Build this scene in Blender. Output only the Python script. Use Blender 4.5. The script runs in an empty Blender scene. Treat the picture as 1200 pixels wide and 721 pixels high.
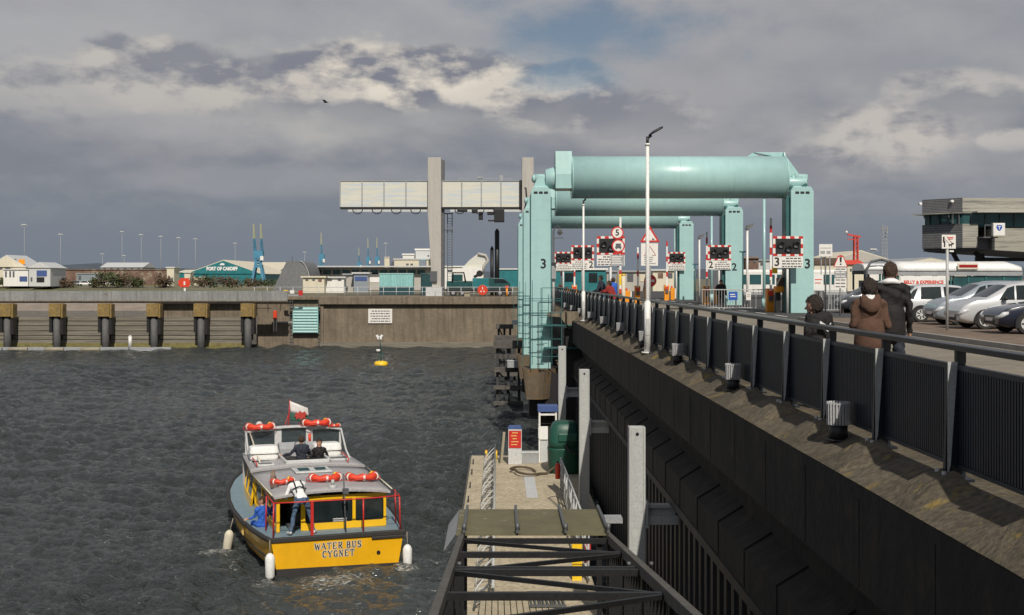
import bpy, bmesh, math, random
import numpy as np
from mathutils import Vector, Matrix
random.seed(7); rng = np.random.default_rng(7)
R = math.radians
S = bpy.context.scene
COL = S.collection
# ------------------------------------------------------------------ camera, sky, sun, exposure
F = 1408.0; EYE = 1.6; WATER = -6.6
cd = bpy.data.cameras.new('camera'); cam = bpy.data.objects.new('camera', cd); COL.objects.link(cam)
cam.location = (0, 0, EYE); cam.rotation_euler = (R(90), 0, 0)
cd.sensor_width = 36; cd.lens = 36*F/1200; cd.shift_x = 17/1200; cd.shift_y = -34.5/1200
cd.clip_start = .1; cd.clip_end = 9000
S.camera = cam
S.view_settings.view_transform = 'Standard'; S.view_settings.look = 'None'
S.view_settings.exposure = -0.12; S.view_settings.gamma = 1; S.view_settings.use_curve_mapping = False
SUN_EL, SUN_AZ = R(42), R(171)      # azimuth clockwise from +Y: behind the camera, slightly to the right
w = bpy.data.worlds.new('World'); S.world = w; w.use_nodes = True
nt = w.node_tree; N = nt.nodes; L = nt.links; N.clear()
def nd(t, **k):
    n = N.new(t)
    for a, b in k.items(): setattr(n, a, b)
    return n
def mth(op, a, b=None, c=None, clamp=False):
    n = nd('ShaderNodeMath', operation=op, use_clamp=clamp)
    for i, v in enumerate((a, b, c)):
        if v is None: continue
        if isinstance(v, (int, float)): n.inputs[i].default_value = v
        else: L.new(v, n.inputs[i])
    return n.outputs[0]
def mixc(f, a, b):
    n = nd('ShaderNodeMix', data_type='RGBA')
    for i, v in ((0, f), (6, a), (7, b)):
        if isinstance(v, (int, float)): n.inputs[i].default_value = v
        elif isinstance(v, tuple): n.inputs[i].default_value = (*v, 1)
        else: L.new(v, n.inputs[i])
    return n.outputs[2]
def smooth(x, a, b):
    n = nd('ShaderNodeMapRange', interpolation_type='SMOOTHSTEP')
    L.new(x, n.inputs[0]); n.inputs[1].default_value = a; n.inputs[2].default_value = b
    return n.outputs[0]
tc = nd('ShaderNodeTexCoord'); sp = nd('ShaderNodeSeparateXYZ'); L.new(tc.outputs['Generated'], sp.inputs[0])
az = mth('ARCTAN2', sp.outputs[0], sp.outputs[1])
hh = mth('SQRT', mth('ADD', mth('MULTIPLY', sp.outputs[0], sp.outputs[0]), mth('MULTIPLY', sp.outputs[1], sp.outputs[1])))
el = mth('ARCTAN2', sp.outputs[2], hh)
def cloudnoise(scale, dx, dy, sx=1.0, sy=2.0, det=9, rough=.56, dist=.0):
    c = nd('ShaderNodeCombineXYZ')
    L.new(mth('MULTIPLY', mth('ADD', az, dx), sx), c.inputs[0]); L.new(mth('MULTIPLY', mth('ADD', el, dy), sy), c.inputs[1])
    n = nd('ShaderNodeTexNoise'); n.inputs['Scale'].default_value = scale; n.inputs['Detail'].default_value = det
    n.inputs['Roughness'].default_value = rough; n.inputs['Distortion'].default_value = dist
    L.new(c.outputs[0], n.inputs['Vector']); return n.outputs['Fac']
nA = cloudnoise(7.0, 3.1, 1.7, 1, 1.9)
nB = cloudnoise(7.0, 3.1+.006, 1.7+.016, 1, 1.9)       # the same clouds a step up and to the right: light falls from there
relief = mth('MULTIPLY', mth('SUBTRACT', nA, nB), 3.6)
nF = cloudnoise(22.0, 1.3, 4.7, 1, 1.7)
nC = cloudnoise(3.2, 5.3, 2.2, 1, 2.4)
def blob(cx, cy, rx, ry, a0=1.25, a1=.35, k=2.6, kf=1.1):
    a, e = math.atan((cx-583)/F), math.atan((326-cy)/F)
    dx = mth('DIVIDE', mth('SUBTRACT', az, a), rx/F); dy = mth('DIVIDE', mth('SUBTRACT', el, e), ry/F)
    r = mth('SQRT', mth('ADD', mth('MULTIPLY', dx, dx), mth('MULTIPLY', dy, dy)))
    r = mth('ADD', r, mth('MULTIPLY', mth('SUBTRACT', nA, .5), k))
    r = mth('ADD', r, mth('MULTIPLY', mth('SUBTRACT', nF, .5), kf*.7))
    return smooth(r, a0, a1)
base = mixc(smooth(el, -.01, .12), (.170, .198, .240), (.215, .230, .262))
base = mixc(smooth(el, .10, .22), base, (.31, .322, .35))
base = mixc(smooth(el, .25, 1.0), base, (.32, .33, .36))
base = mixc(mth('MULTIPLY', smooth(nC, .44, .62), smooth(el, .02, .12)), base, (.325, .325, .345))
band = mth('MULTIPLY', smooth(el, .02, .09), smooth(el, .60, .2))
sh = mth('MULTIPLY', mth('ADD', mth('MULTIPLY', relief, 1.0), mth('MULTIPLY', mth('SUBTRACT', nF, .5), .35)), band)
base = mixc(mth('MULTIPLY', sh, -.55, clamp=True), base, (.170, .186, .215))
base = mixc(mth('MULTIPLY', sh, .5, clamp=True), base, (.42, .415, .405))
# soft pale banks, then the heaped clouds with firm tops and grey undersides
for (cx, cy, rx, ry, k, c) in ((500, 95, 300, 70, .55, (.47, .455, .43)), (140, 70, 280, 80, .5, (.43, .425, .415)), (200, 110, 190, 60, .55, (.42, .41, .40)), (60, 60, 160, 40, .35, (.40, .40, .42)), (1035, 170, 130, 46, .45, (.44, .42, .40)), (1130, 118, 90, 24, .45, (.46, .45, .43)),
                               (300, 215, 160, 16, .4, (.34, .345, .36)), (530, 208, 150, 14, .35, (.34, .345, .36)), (760, 150, 110, 26, .4, (.36, .355, .365)), (950, 60, 260, 60, .3, (.31, .315, .335))):
    base = mixc(mth('MULTIPLY', blob(cx, cy, rx, ry), k), base, c)
for (cx, cy, rx, ry, c, m_) in ((430, 95, 125, 55, (.64, .585, .51), .95), (540, 98, 125, 50, (.70, .64, .55), .95), (640, 112, 110, 48, (.60, .55, .49), .9), (310, 105, 90, 44, (.48, .45, .42), .6), (190, 100, 120, 58, (.50, .47, .43), .8),
                               (80, 120, 140, 42, (.46, .44, .42), .6), (1040, 172, 95, 48, (.54, .50, .46), .75), (975, 185, 80, 30, (.46, .44, .42), .5), (1120, 120, 90, 28, (.50, .47, .44), .6), (1190, 178, 50, 16, (.52, .49, .46), .7), (750, 138, 90, 34, (.42, .40, .39), .6)):
    b = blob(cx, cy, rx, ry, 1.02, .68, 1.15, 1.35); e0 = math.atan((326-cy-ry*.9)/F); e1 = math.atan((326-cy+ry*.25)/F)
    under = smooth(el, math.atan((326-cy-ry*.95)/F), math.atan((326-cy+ry*.1)/F))
    tone = mth('ADD', mth('MULTIPLY', under, .72), mth('MULTIPLY', relief, 2.8), clamp=True)
    col = mixc(tone, (.20, .21, .25), c)
    base = mixc(mth('MULTIPLY', b, mth('MULTIPLY', m_, mth('ADD', .35, mth('MULTIPLY', under, .65)))), base, col)
sky = nd('ShaderNodeTexSky', sky_type='NISHITA'); sky.sun_disc = False
sky.sun_elevation = SUN_EL; sky.sun_rotation = SUN_AZ; sky.air_density = 1.0; sky.dust_density = 1.2
bg1 = nd('ShaderNodeBackground'); L.new(sky.outputs[0], bg1.inputs[0]); bg1.inputs[1].default_value = .06
bg2 = nd('ShaderNodeBackground'); L.new(base, bg2.inputs[0]); bg2.inputs[1].default_value = 1.16
hole = mth('ADD', blob(690, 35, 170, 50), mth('MULTIPLY', blob(675, 92, 80, 22), .8))
hole = mth('ADD', hole, mth('MULTIPLY', blob(1120, 235, 130, 20), 0.0), clamp=True)
cover = mth('SUBTRACT', 1.0, mth('MULTIPLY', hole, .85), clamp=True)
gaps = mth('MULTIPLY', smooth(el, .27, .5), smooth(nA, .55, .40))       # blue gaps higher up
cover = mth('MULTIPLY', cover, mth('SUBTRACT', 1.0, mth('MULTIPLY', gaps, .8)))
mx = nd('ShaderNodeMixShader'); L.new(cover, mx.inputs[0]); L.new(bg1.outputs[0], mx.inputs[1]); L.new(bg2.outputs[0], mx.inputs[2])
wo = nd('ShaderNodeOutputWorld'); L.new(mx.outputs[0], wo.inputs[0])
sl = bpy.data.lights.new('sun', 'SUN'); sl.energy = 4.3; sl.angle = R(.5); sl.color = (1, .93, .82)
so = bpy.data.objects.new('sun', sl); COL.objects.link(so)
sd = Vector((math.sin(SUN_AZ)*math.cos(SUN_EL), math.cos(SUN_AZ)*math.cos(SUN_EL), math.sin(SUN_EL)))
so.rotation_euler = (-sd).to_track_quat('-Z', 'Y').to_euler(); so.location = (20, -20, 40)

# ------------------------------------------------------------------ materials
MATS = {}
def mat(name, col,  rough=.6, metal=0., var=.14, scale=3., bump=0., bscale=30., streak=0., col2=None, c2lo=.5, c2hi=.62, coat=0., alpha=1., rv=.08, sx=1., sy=1., sz=1., spec=.5, fine=.06):
    if name in MATS: return MATS[name]
    m = bpy.data.materials.new(name); m.use_nodes = True; t = m.node_tree; n = t.nodes; l = t.links
    b = n['Principled BSDF']
    tcx = n.new('ShaderNodeTexCoord'); mp = n.new('ShaderNodeMapping'); l.new(tcx.outputs['Object'], mp.inputs[0]); mp.inputs['Scale'].default_value = (sx, sy, sz)
    no = n.new('ShaderNodeTexNoise'); no.inputs['Scale'].default_value = scale; no.inputs['Detail'].default_value = 6; no.inputs['Roughness'].default_value = .65; l.new(mp.outputs[0], no.inputs['Vector'])
    cr = n.new('ShaderNodeMapRange'); cr.inputs[1].default_value = .3; cr.inputs[2].default_value = .7; l.new(no.outputs['Fac'], cr.inputs[0])
    def mix(f, a, bb):
        q = n.new('ShaderNodeMix'); q.data_type = 'RGBA'
        for i, v in ((0, f), (6, a), (7, bb)):
            if isinstance(v, float): q.inputs[i].default_value = v
            elif isinstance(v, tuple): q.inputs[i].default_value = (*v, 1)
            else: l.new(v, q.inputs[i])
        return q.outputs[2]
    lo = tuple(c*(1-var) for c in col); hi = tuple(min(1, c*(1+var)) for c in col)
    c = mix(cr.outputs[0], lo, hi)
    n2 = n.new('ShaderNodeTexNoise'); n2.inputs['Scale'].default_value = scale*9; n2.inputs['Detail'].default_value = 3; l.new(mp.outputs[0], n2.inputs['Vector'])
    if fine:
        r2 = n.new('ShaderNodeMapRange'); r2.inputs[1].default_value = .35; r2.inputs[2].default_value = .65; l.new(n2.outputs['Fac'], r2.inputs[0])
        r2.inputs[3].default_value = 1-fine*2; r2.inputs[4].default_value = 1+fine*2
        q = n.new('ShaderNodeVectorMath'); q.operation = 'SCALE'; l.new(c, q.inputs[0]); l.new(r2.outputs[0], q.inputs['Scale']); c = q.outputs[0]
    if col2:
        n3 = n.new('ShaderNodeTexNoise'); n3.inputs['Scale'].default_value = scale*1.7; n3.inputs['Detail'].default_value = 8; n3.inputs['Roughness'].default_value = .7
        mp3 = n.new('ShaderNodeMapping'); mp3.inputs['Location'].default_value = (7.3, 2.1, 5.5); mp3.inputs['Scale'].default_value = (sx, sy, sz); l.new(tcx.outputs['Object'], mp3.inputs[0]); l.new(mp3.outputs[0], n3.inputs['Vector'])
        r3 = n.new('ShaderNodeMapRange'); r3.inputs[1].default_value = c2lo; r3.inputs[2].default_value = c2hi; l.new(n3.outputs['Fac'], r3.inputs[0])
        c = mix(r3.outputs[0], c, col2)
    if streak:
        n4 = n.new('ShaderNodeTexNoise'); n4.inputs['Scale'].default_value = 1.; n4.inputs['Detail'].default_value = 5
        mp4 = n.new('ShaderNodeMapping'); mp4.inputs['Scale'].default_value = (3.2, 3.2, .22); l.new(tcx.outputs['Object'], mp4.inputs[0]); l.new(mp4.outputs[0], n4.inputs['Vector'])
        r4 = n.new('ShaderNodeMapRange'); r4.inputs[1].default_value = .45; r4.inputs[2].default_value = .68; l.new(n4.outputs['Fac'], r4.inputs[0]); r4.inputs[4].default_value = streak
        c = mix(r4.outputs[0], c, tuple(v*.35 for v in col))
    l.new(c, b.inputs['Base Color'])
    rr = n.new('ShaderNodeMapRange'); l.new(n2.outputs['Fac'], rr.inputs[0]); rr.inputs[3].default_value = max(.02, rough-rv); rr.inputs[4].default_value = min(1, rough+rv); l.new(rr.outputs[0], b.inputs['Roughness'])
    b.inputs['Metallic'].default_value = metal; b.inputs['Specular IOR Level'].default_value = spec
    if coat: b.inputs['Coat Weight'].default_value = coat; b.inputs['Coat Roughness'].default_value = .06
    if alpha < 1: b.inputs['Alpha'].default_value = alpha
    if bump:
        nb = n.new('ShaderNodeTexNoise'); nb.inputs['Scale'].default_value = bscale; nb.inputs['Detail'].default_value = 5; l.new(mp.outputs[0], nb.inputs['Vector'])
        bp = n.new('ShaderNodeBump'); bp.inputs['Strength'].default_value = bump; bp.inputs['Distance'].default_value = .03; l.new(nb.outputs['Fac'], bp.inputs['Height']); l.new(bp.outputs[0], b.inputs['Normal'])
    MATS[name] = m; return m
M = lambda k: MATS[k]
mat('teal', (.345, .545, .535), .36, var=.035, scale=.4, streak=.08, fine=.012, rv=.03, coat=.25, col2=(.30, .45, .42), c2lo=.60, c2hi=.85)
mat('teal_dark', (.03, .12, .12), .4); mat('teal_pale', (.27, .53, .52), .45, streak=.2)
mat('navy', (.010, .0135, .019), .33, var=.2, scale=2, bump=.1)
mat('galv', (.43, .44, .43), .5, metal=.0, var=.10, scale=14, col2=(.36, .37, .37), bump=.05, fine=.1)
mat('galv_dark', (.11, .115, .12), .5, metal=.3, var=.2, scale=10)
mat('steel', (.50, .50, .51), .30, metal=.35, var=.1, scale=8)
mat('black', (.012, .012, .013), .5, var=.2); mat('tar', (.02, .019, .017), .7, var=.3, scale=6, bump=.3)
mat('white', (.74, .73, .70), .45, var=.05, scale=3, streak=.12); mat('whitegloss', (.78, .78, .76), .3, var=.04, streak=.08)
mat('cream', (.62, .57, .45), .7, var=.1, streak=.15); mat('grey', (.30, .31, .32), .6, var=.12, streak=.15)
mat('darkgrey', (.09, .095, .105), .55, var=.15); mat('lightgrey', (.52, .53, .53), .5, var=.08, streak=.1)
mat('red', (.52, .025, .02), .4, var=.12); mat('orange', (.80, .30, .015), .42, var=.1, streak=.12)
mat('lifered', (.62, .05, .018), .5, var=.1); mat('yellow', (.80, .52, .02), .4, var=.1)
mat('boatyellow', (.76, .40, .008), .3, var=.06, scale=.8, coat=.3, streak=.10, fine=.01, rv=.03); mat('cabinyellow', (.80, .46, .01), .3, var=.04, coat=.3, fine=.01, rv=.03)
mat('deckblue', (.17, .245, .29), .6, var=.12, scale=4); mat('roofgrey', (.34, .33, .335), .6, var=.1, scale=3, col2=(.25, .24, .24), c2lo=.55, c2hi=.7)
mat('hullbrown', (.20, .125, .04), .45, var=.25, scale=2, col2=(.05, .04, .03), c2lo=.5, c2hi=.7, coat=.15)
mat('rubber', (.028, .026, .025), .65, var=.2, scale=8)
mat('glass', (.015, .022, .024), .06, var=.3, scale=3, fine=0); mat('glassteal', (.03, .09, .095), .1, var=.35, scale=.8, fine=0)
mat('concrete', (.185, .150, .108), .9, var=.22, scale=.6, streak=.45, bump=.3, bscale=6, col2=(.15, .12, .085), c2lo=.5, c2hi=.72)
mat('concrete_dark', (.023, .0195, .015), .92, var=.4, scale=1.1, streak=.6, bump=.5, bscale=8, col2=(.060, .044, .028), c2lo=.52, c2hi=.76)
mat('coping', (.090, .074, .050), .92, var=.38, scale=1.6, bump=.8, bscale=20, sx=.85, sy=1.1, col2=(.22, .155, .035), c2lo=.57, c2hi=.68, fine=.16)
mat('tidewall', (.20, .182, .145), .9, var=.3, scale=1.2, sx=.12, sy=.12, sz=3.5, bump=.3, col2=(.12, .11, .09), c2lo=.45, c2hi=.65)
mat('parapet', (.235, .24, .235), .85, var=.14, scale=.6, streak=.3, col2=(.16, .12, .09), c2lo=.62, c2hi=.72)
mat('lichen', (.23, .155, .05), .95, var=.3, scale=2, bump=.4, col2=(.14, .11, .08), c2lo=.5, c2hi=.65)
mat('algae', (.17, .15, .055), .9, var=.3, scale=1.5)
mat('timber', (.085, .078, .07), .85, var=.4, scale=5, sx=.4, bump=.4); mat('tubegrey', (.10, .10, .10), .8, var=.2, scale=2, streak=.3); mat('piledark', (.04, .04, .042), .75, var=.3, scale=2)
mat('ponton', (.42, .36, .255), .85, var=.14, scale=1.0, bump=.2, bscale=40, col2=(.30, .25, .17), c2lo=.55, c2hi=.75, fine=.1)
mat('plank', (.44, .38, .26), .85, var=.2, scale=3, sy=.2)
mat('sheetpile', (.020, .020, .022), .6, var=.4, scale=1.5, streak=.5, bump=.2)
mat('canopy', (.125, .110, .055), .6, var=.22, scale=1.6, col2=(.42, .46, .44), c2lo=.62, c2hi=.72)
mat('prom', (.21, .185, .145), .92, var=.16, scale=.5, bump=.3, bscale=60, col2=(.16, .14, .11), c2lo=.55, c2hi=.7)
mat('tanroad', (.17, .125, .092), .92, var=.14, scale=.35, bump=.3, bscale=60, col2=(.13, .10, .075), c2lo=.55, c2hi=.7, fine=.1)
mat('asphalt', (.055, .055, .056), .9, var=.2, scale=.4, bump=.3, bscale=60); mat('kerb', (.28, .27, .25), .85, var=.15, scale=3)
mat('ground', (.15, .13, .09), .95, var=.3, scale=.06, col2=(.085, .10, .04), c2lo=.5, c2hi=.58)
mat('grass', (.13, .15, .045), .95, var=.35, scale=.3, bump=.3); mat('shingle', (.25, .21, .17), .95, var=.2, scale=.2)
mat('leaf', (.05, .062, .022), .8, var=.5, scale=1.2); mat('leafbrown', (.085, .055, .032), .85, var=.5, scale=1.5)
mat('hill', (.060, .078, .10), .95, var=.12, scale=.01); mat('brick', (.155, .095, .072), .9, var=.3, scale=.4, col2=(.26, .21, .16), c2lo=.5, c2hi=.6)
mat('shedteal', (.012, .155, .175), .5, var=.12, scale=.1); mat('craneblue', (.06, .22, .34), .5, var=.2, scale=.3); mat('craneyellow', (.36, .38, .27), .6)
mat('craned', (.55, .05, .03), .5); mat('pastel', (.60, .59, .51), .5, var=.06, scale=.7, sx=.16, sz=2.4, col2=(.50, .55, .58), c2lo=.50, c2hi=.58, fine=.02)
mat('hangar', (.15, .155, .16), .6, var=.08, scale=.3); mat('beige', (.42, .40, .365), .7, var=.03, fine=.015, scale=.4, streak=.15); mat('cladgrey', (.12, .12, .125), .5, metal=.3, var=.1, scale=.5)
mat('cladbeige', (.32, .31, .265), .5, metal=.0, var=.12, scale=.5, sx=.3, sz=6, col2=(.17, .165, .145), c2lo=.52, c2hi=.6)
mat('greenmach', (.006, .06, .06), .45, var=.3); mat('tankgreen', (.012, .075, .052), .45, var=.15, scale=1.5, streak=.2)
mat('blue', (.02, .09, .42), .45, var=.1); mat('blueroof', (.05, .09, .25), .5); mat('signwhite', (.72, .70, .66), .5, var=.06, scale=5); mat('signgrey', (.32, .33, .34), .5)
mat('silver', (.56, .57, .585), .30, metal=.25, var=.01, scale=1, coat=.7, fine=.0, rv=.0); mat('greycar', (.30, .34, .385), .3, metal=.25, var=.02, coat=.7, fine=.0, rv=0.)
mat('navycar', (.006, .010, .026), .25, metal=.1, coat=.8, var=.02, fine=.0, rv=0.); mat('darkcar', (.05, .055, .065), .3, metal=.3, coat=.6)
mat('tyre', (.02, .02, .02), .8); mat('lamp_clear', (.55, .56, .58), .12, var=.2, scale=20); mat('lamp_red', (.30, .012, .015), .2)
mat('skin', (.42, .22, .145), .55, var=.08); mat('hairdark', (.022, .013, .009), .6, var=.4, scale=30, bump=.8, bscale=90); mat('hairbrown', (.05, .025, .012), .6, var=.4, scale=30, bump=.8, bscale=90)
mat('browncloth', (.082, .042, .026), .9, var=.2, scale=9, bump=.5, bscale=14); mat('slat', (.017, .023, .032), .4, var=.2, scale=2); mat('gapshade', (.004, .005, .006), .7); mat('blackcloth', (.007, .006, .0065), .8, var=.3, scale=8, bump=.6, bscale=12)
mat('jeans', (.07, .115, .19), .85, var=.2, scale=9, bump=.3, bscale=20); mat('darktrouser', (.02, .025, .04), .85, var=.2); mat('whitecloth', (.72, .72, .72), .8, var=.08, bump=.4, bscale=14)
mat('redcloth', (.22, .018, .014), .85, var=.2, scale=8); mat('bluecloth', (.02, .10, .45), .8); mat('shoe', (.5, .48, .45), .7)
mat('rustgrey', (.085, .078, .068), .7, var=.3, scale=6, bump=.2); mat('pier', (.115, .088, .058), .9, var=.25, scale=.9, streak=.5, bump=.3, bscale=6, col2=(.17, .095, .03), c2lo=.52, c2hi=.68); mat('hose', (.09, .065, .04), .7); mat('rope', (.30, .27, .20), .9); mat('flagwhite', (.65, .63, .62), .8); mat('flaggreen', (.03, .10, .07), .8); mat('flagred', (.42, .04, .03), .8)
mat('gold', (.72, .50, .16), .5); mat('foam', (.6, .6, .58), .8)
for k in ('whitecloth', 'browncloth', 'blackcloth'): pass

# ------------------------------------------------------------------ mesh helpers
class MB:
    def __init__(s): s.v = []; s.f = []; s.m = []; s.sm = []
    def add(s, v, f, mi=0, smooth=False):
        o = len(s.v); s.v += [tuple(p) for p in v]; s.f += [tuple(i+o for i in q) for q in f]; s.m += [mi]*len(f); s.sm += [smooth]*len(f); return s
    def box(s, x0, x1, y0, y1, z0, z1, mi=0):
        v = [(x, y, z) for z in (z0, z1) for y in (y0, y1) for x in (x0, x1)]
        return s.add(v, [(0, 2, 3, 1), (4, 5, 7, 6), (0, 1, 5, 4), (2, 6, 7, 3), (0, 4, 6, 2), (1, 3, 7, 5)], mi)
    def bar(s, a, b, wd, h=None, mi=0):
        """rectangular bar from a to b"""
        a = Vector(a); b = Vector(b); h = h or wd; d = (b-a).normalized()
        up = Vector((0, 0, 1)) if abs(d.z) < .9 else Vector((0, 1, 0))
        u = d.cross(up).normalized()*wd/2; q = u.cross(d).normalized()*h/2
        v = [p+i*u+j*q for p in (a, b) for i, j in ((-1, -1), (1, -1), (1, 1), (-1, 1))]
        return s.add(v, [(3, 2, 1, 0), (4, 5, 6, 7), (0, 1, 5, 4), (1, 2, 6, 5), (2, 3, 7, 6), (3, 0, 4, 7)], mi)
    def cyl(s, a, b, r0, r1=None, n=12, mi=0, caps=True, smooth=True):
        a = Vector(a); b = Vector(b); r1 = r0 if r1 is None else r1; d = (b-a).normalized()
        up = Vector((0, 0, 1)) if abs(d.z) < .9 else Vector((0, 1, 0))
        u = d.cross(up).normalized(); q = u.cross(d)
        v = [p+r*(math.cos(2*math.pi*i/n)*u+math.sin(2*math.pi*i/n)*q) for p, r in ((a, r0), (b, r1)) for i in range(n)]
        s.add(v, [(i, (i+1) % n, n+(i+1) % n, n+i) for i in range(n)], mi, smooth)
        if caps: o = len(s.v)-2*n; s.f += [tuple(o+i for i in range(n))[::-1], tuple(o+n+i for i in range(n))]; s.m += [mi]*2; s.sm += [False]*2
        return s
    def tube(s, pts, r, n=8, mi=0, closed=False):
        P = [Vector(p) for p in pts]; k = len(P); v = []; prev = None
        rr = r if isinstance(r, (list, tuple)) else [r]*k
        for i in range(k):
            a = P[(i-1) % k] if (closed or i) else P[0]; b = P[(i+1) % k] if (closed or i < k-1) else P[-1]
            d = (b-a).normalized()
            if prev is None: up = Vector((0, 0, 1)) if abs(d.z) < .9 else Vector((0, 1, 0)); u = d.cross(up).normalized()
            else: u = (prev-d*prev.dot(d)).normalized()
            prev = u; q = u.cross(d)
            v += [P[i]+rr[i]*(math.cos(2*math.pi*j/n)*u+math.sin(2*math.pi*j/n)*q) for j in range(n)]
        f = [(i*n+j, i*n+(j+1) % n, ((i+1) % k)*n+(j+1) % n, ((i+1) % k)*n+j) for i in range(k if closed else k-1) for j in range(n)]
        s.add(v, f, mi, True)
        if not closed: o = len(s.v)-k*n; s.f += [tuple(o+i for i in range(n))[::-1], tuple(o+(k-1)*n+i for i in range(n))]; s.m += [mi]*2; s.sm += [False]*2
        return s
    def prism(s, poly, a, b, axis='y', mi=0):
        """poly of 2D points extruded between a and b on the axis"""
        def p(u, w_, t): return {'y': (u, t, w_), 'x': (t, u, w_), 'z': (u, w_, t)}[axis]
        n = len(poly); v = [p(u, q, a) for u, q in poly]+[p(u, q, b) for u, q in poly]
        return s.add(v, [tuple(range(n)), tuple(range(2*n-1, n-1, -1))]+[(i, n+i, n+(i+1) % n, (i+1) % n) for i in range(n)], mi)
    def loft(s, rings, mi=0, smooth=True, caps=True, closed=True):
        n = len(rings[0]); k = len(rings); v = [p for r in rings for p in r]
        m_ = n if closed else n-1
        s.add(v, [(i*n+j, i*n+(j+1) % n, (i+1)*n+(j+1) % n, (i+1)*n+j) for i in range(k-1) for j in range(m_)], mi, smooth)
        if caps: o = len(s.v)-k*n; s.f += [tuple(o+i for i in range(n))[::-1], tuple(o+(k-1)*n+i for i in range(n))]; s.m += [mi]*2; s.sm += [False]*2
        return s
    def ell(s, c, rx, ry, rz, nu=14, nv=9, mi=0, rot=0.):
        v = []; f = []
        for i in range(nv+1):
            t = math.pi*i/nv
            for j in range(nu):
                a = 2*math.pi*j/nu; x = rx*math.sin(t)*math.cos(a); y = ry*math.sin(t)*math.sin(a)
                v.append((c[0]+x*math.cos(rot)-y*math.sin(rot), c[1]+x*math.sin(rot)+y*math.cos(rot), c[2]+rz*math.cos(t)))
        f = [(i*nu+j, i*nu+(j+1) % nu, (i+1)*nu+(j+1) % nu, (i+1)*nu+j) for i in range(nv) for j in range(nu)]
        return s.add(v, f, mi, True)
    def mesh(s, name, mats, off=(0, 0, 0), fix=True):
        me = bpy.data.meshes.new(name); o = Vector(off)
        me.from_pydata([tuple(Vector(p)-o) for p in s.v], [], s.f)
        for m_ in (mats if isinstance(mats, (list, tuple)) else [mats]): me.materials.append(M(m_) if isinstance(m_, str) else m_)
        me.polygons.foreach_set('material_index', s.m); me.polygons.foreach_set('use_smooth', s.sm)
        me.validate()
        if fix:
            bm = bmesh.new(); bm.from_mesh(me); bmesh.ops.remove_doubles(bm, verts=bm.verts, dist=1e-5); bmesh.ops.recalc_face_normals(bm, faces=bm.faces); bm.to_mesh(me); bm.free()
        return me
def wloc(o):
    x, y, z = 0., 0., 0.
    while o: x += o.location.x; y += o.location.y; z += o.location.z; o = o.parent
    return (x, y, z)
def put(name, mb, mats, parent=None, world=True, bev=0, label=None, loc=None, fix=True):
    """one mesh object; world=True: the mesh is written in world coordinates (or in those of an unrotated root)"""
    off = (0, 0, 0)
    if parent is not None and world: off = wloc(parent)
    if loc is not None: off = loc
    o = bpy.data.objects.new(name, mb.mesh(name, mats, off, fix)); COL.objects.link(o)
    if parent is not None: o.parent = parent
    if loc is not None: o.location = loc
    if bev:
        b = o.modifiers.new('bevel', 'BEVEL'); b.width = bev; b.segments = 2; b.limit_method = 'ANGLE'
    if label: o['label'] = label
    return o
def local(name, mb, mats, parent, bev=0, label=None, fix=True): return put(name, mb, mats, parent, False, bev, label, None, fix)
def thing(name, label, cat, loc=(0, 0, 0), rz=0, group=None, rot=None):
    o = bpy.data.objects.new(name, None); COL.objects.link(o); o.empty_display_size = .2
    o.location = loc; o.rotation_euler = rot or (0, 0, rz); o['label'] = label; o['category'] = cat
    if group: o['group'] = group
    return o
def tag(o, label, cat, group=None):
    o['label'] = label; o['category'] = cat
    if group: o['group'] = group
    return o
def struct(name, mb, mats, fix=True):
    o = put(name, mb, mats, None, fix=fix); o['kind'] = 'structure'; return o
KIDS = {}
def dup(o, loc=None, rz=None, label=None, parent=None, group=None, scale=None):
    c = o.copy(); COL.objects.link(c)
    if parent is not None: c.parent = parent
    if loc is not None: c.location = loc
    if rz is not None: c.rotation_euler = (0, 0, rz)
    if scale: c.scale = (scale,)*3
    if label: c['label'] = label
    if group: c['group'] = group
    for ch in [q for q in bpy.data.objects if q.parent == o]: dup(ch, parent=c)
    return c
def W(px, py, Z): return ((px-583)*Z/F, Z, EYE+(326-py)*Z/F)
def X(px, Z): return (px-583)*Z/F
def H(py, Z): return EYE+(326-py)*Z/F
def lettering(name, txt, size, mats, parent, loc, rot=(R(90), 0, 0), align='CENTER', thick=.004, world=True, bold=0., sx=1.):
    c = bpy.data.curves.new(name, 'FONT'); c.body = txt; c.size = size; c.align_x = align; c.align_y = 'CENTER'; c.extrude = thick; c.offset = bold; c.resolution_u = 3
    t = bpy.data.objects.new('tmp', c); COL.objects.link(t)
    me = bpy.data.meshes.new_from_object(t.evaluated_get(bpy.context.evaluated_depsgraph_get())); bpy.data.objects.remove(t); bpy.data.curves.remove(c)
    me.materials.clear(); me.materials.append(M(mats)); me.name = name
    o = bpy.data.objects.new(name, me); COL.objects.link(o)
    if parent is not None:
        o.parent = parent
        if world: p = wloc(parent); loc = tuple(a-b for a, b in zip(loc, p))
    o.location = loc; o.rotation_euler = rot; o.scale = (sx, 1, 1); return o
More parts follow.
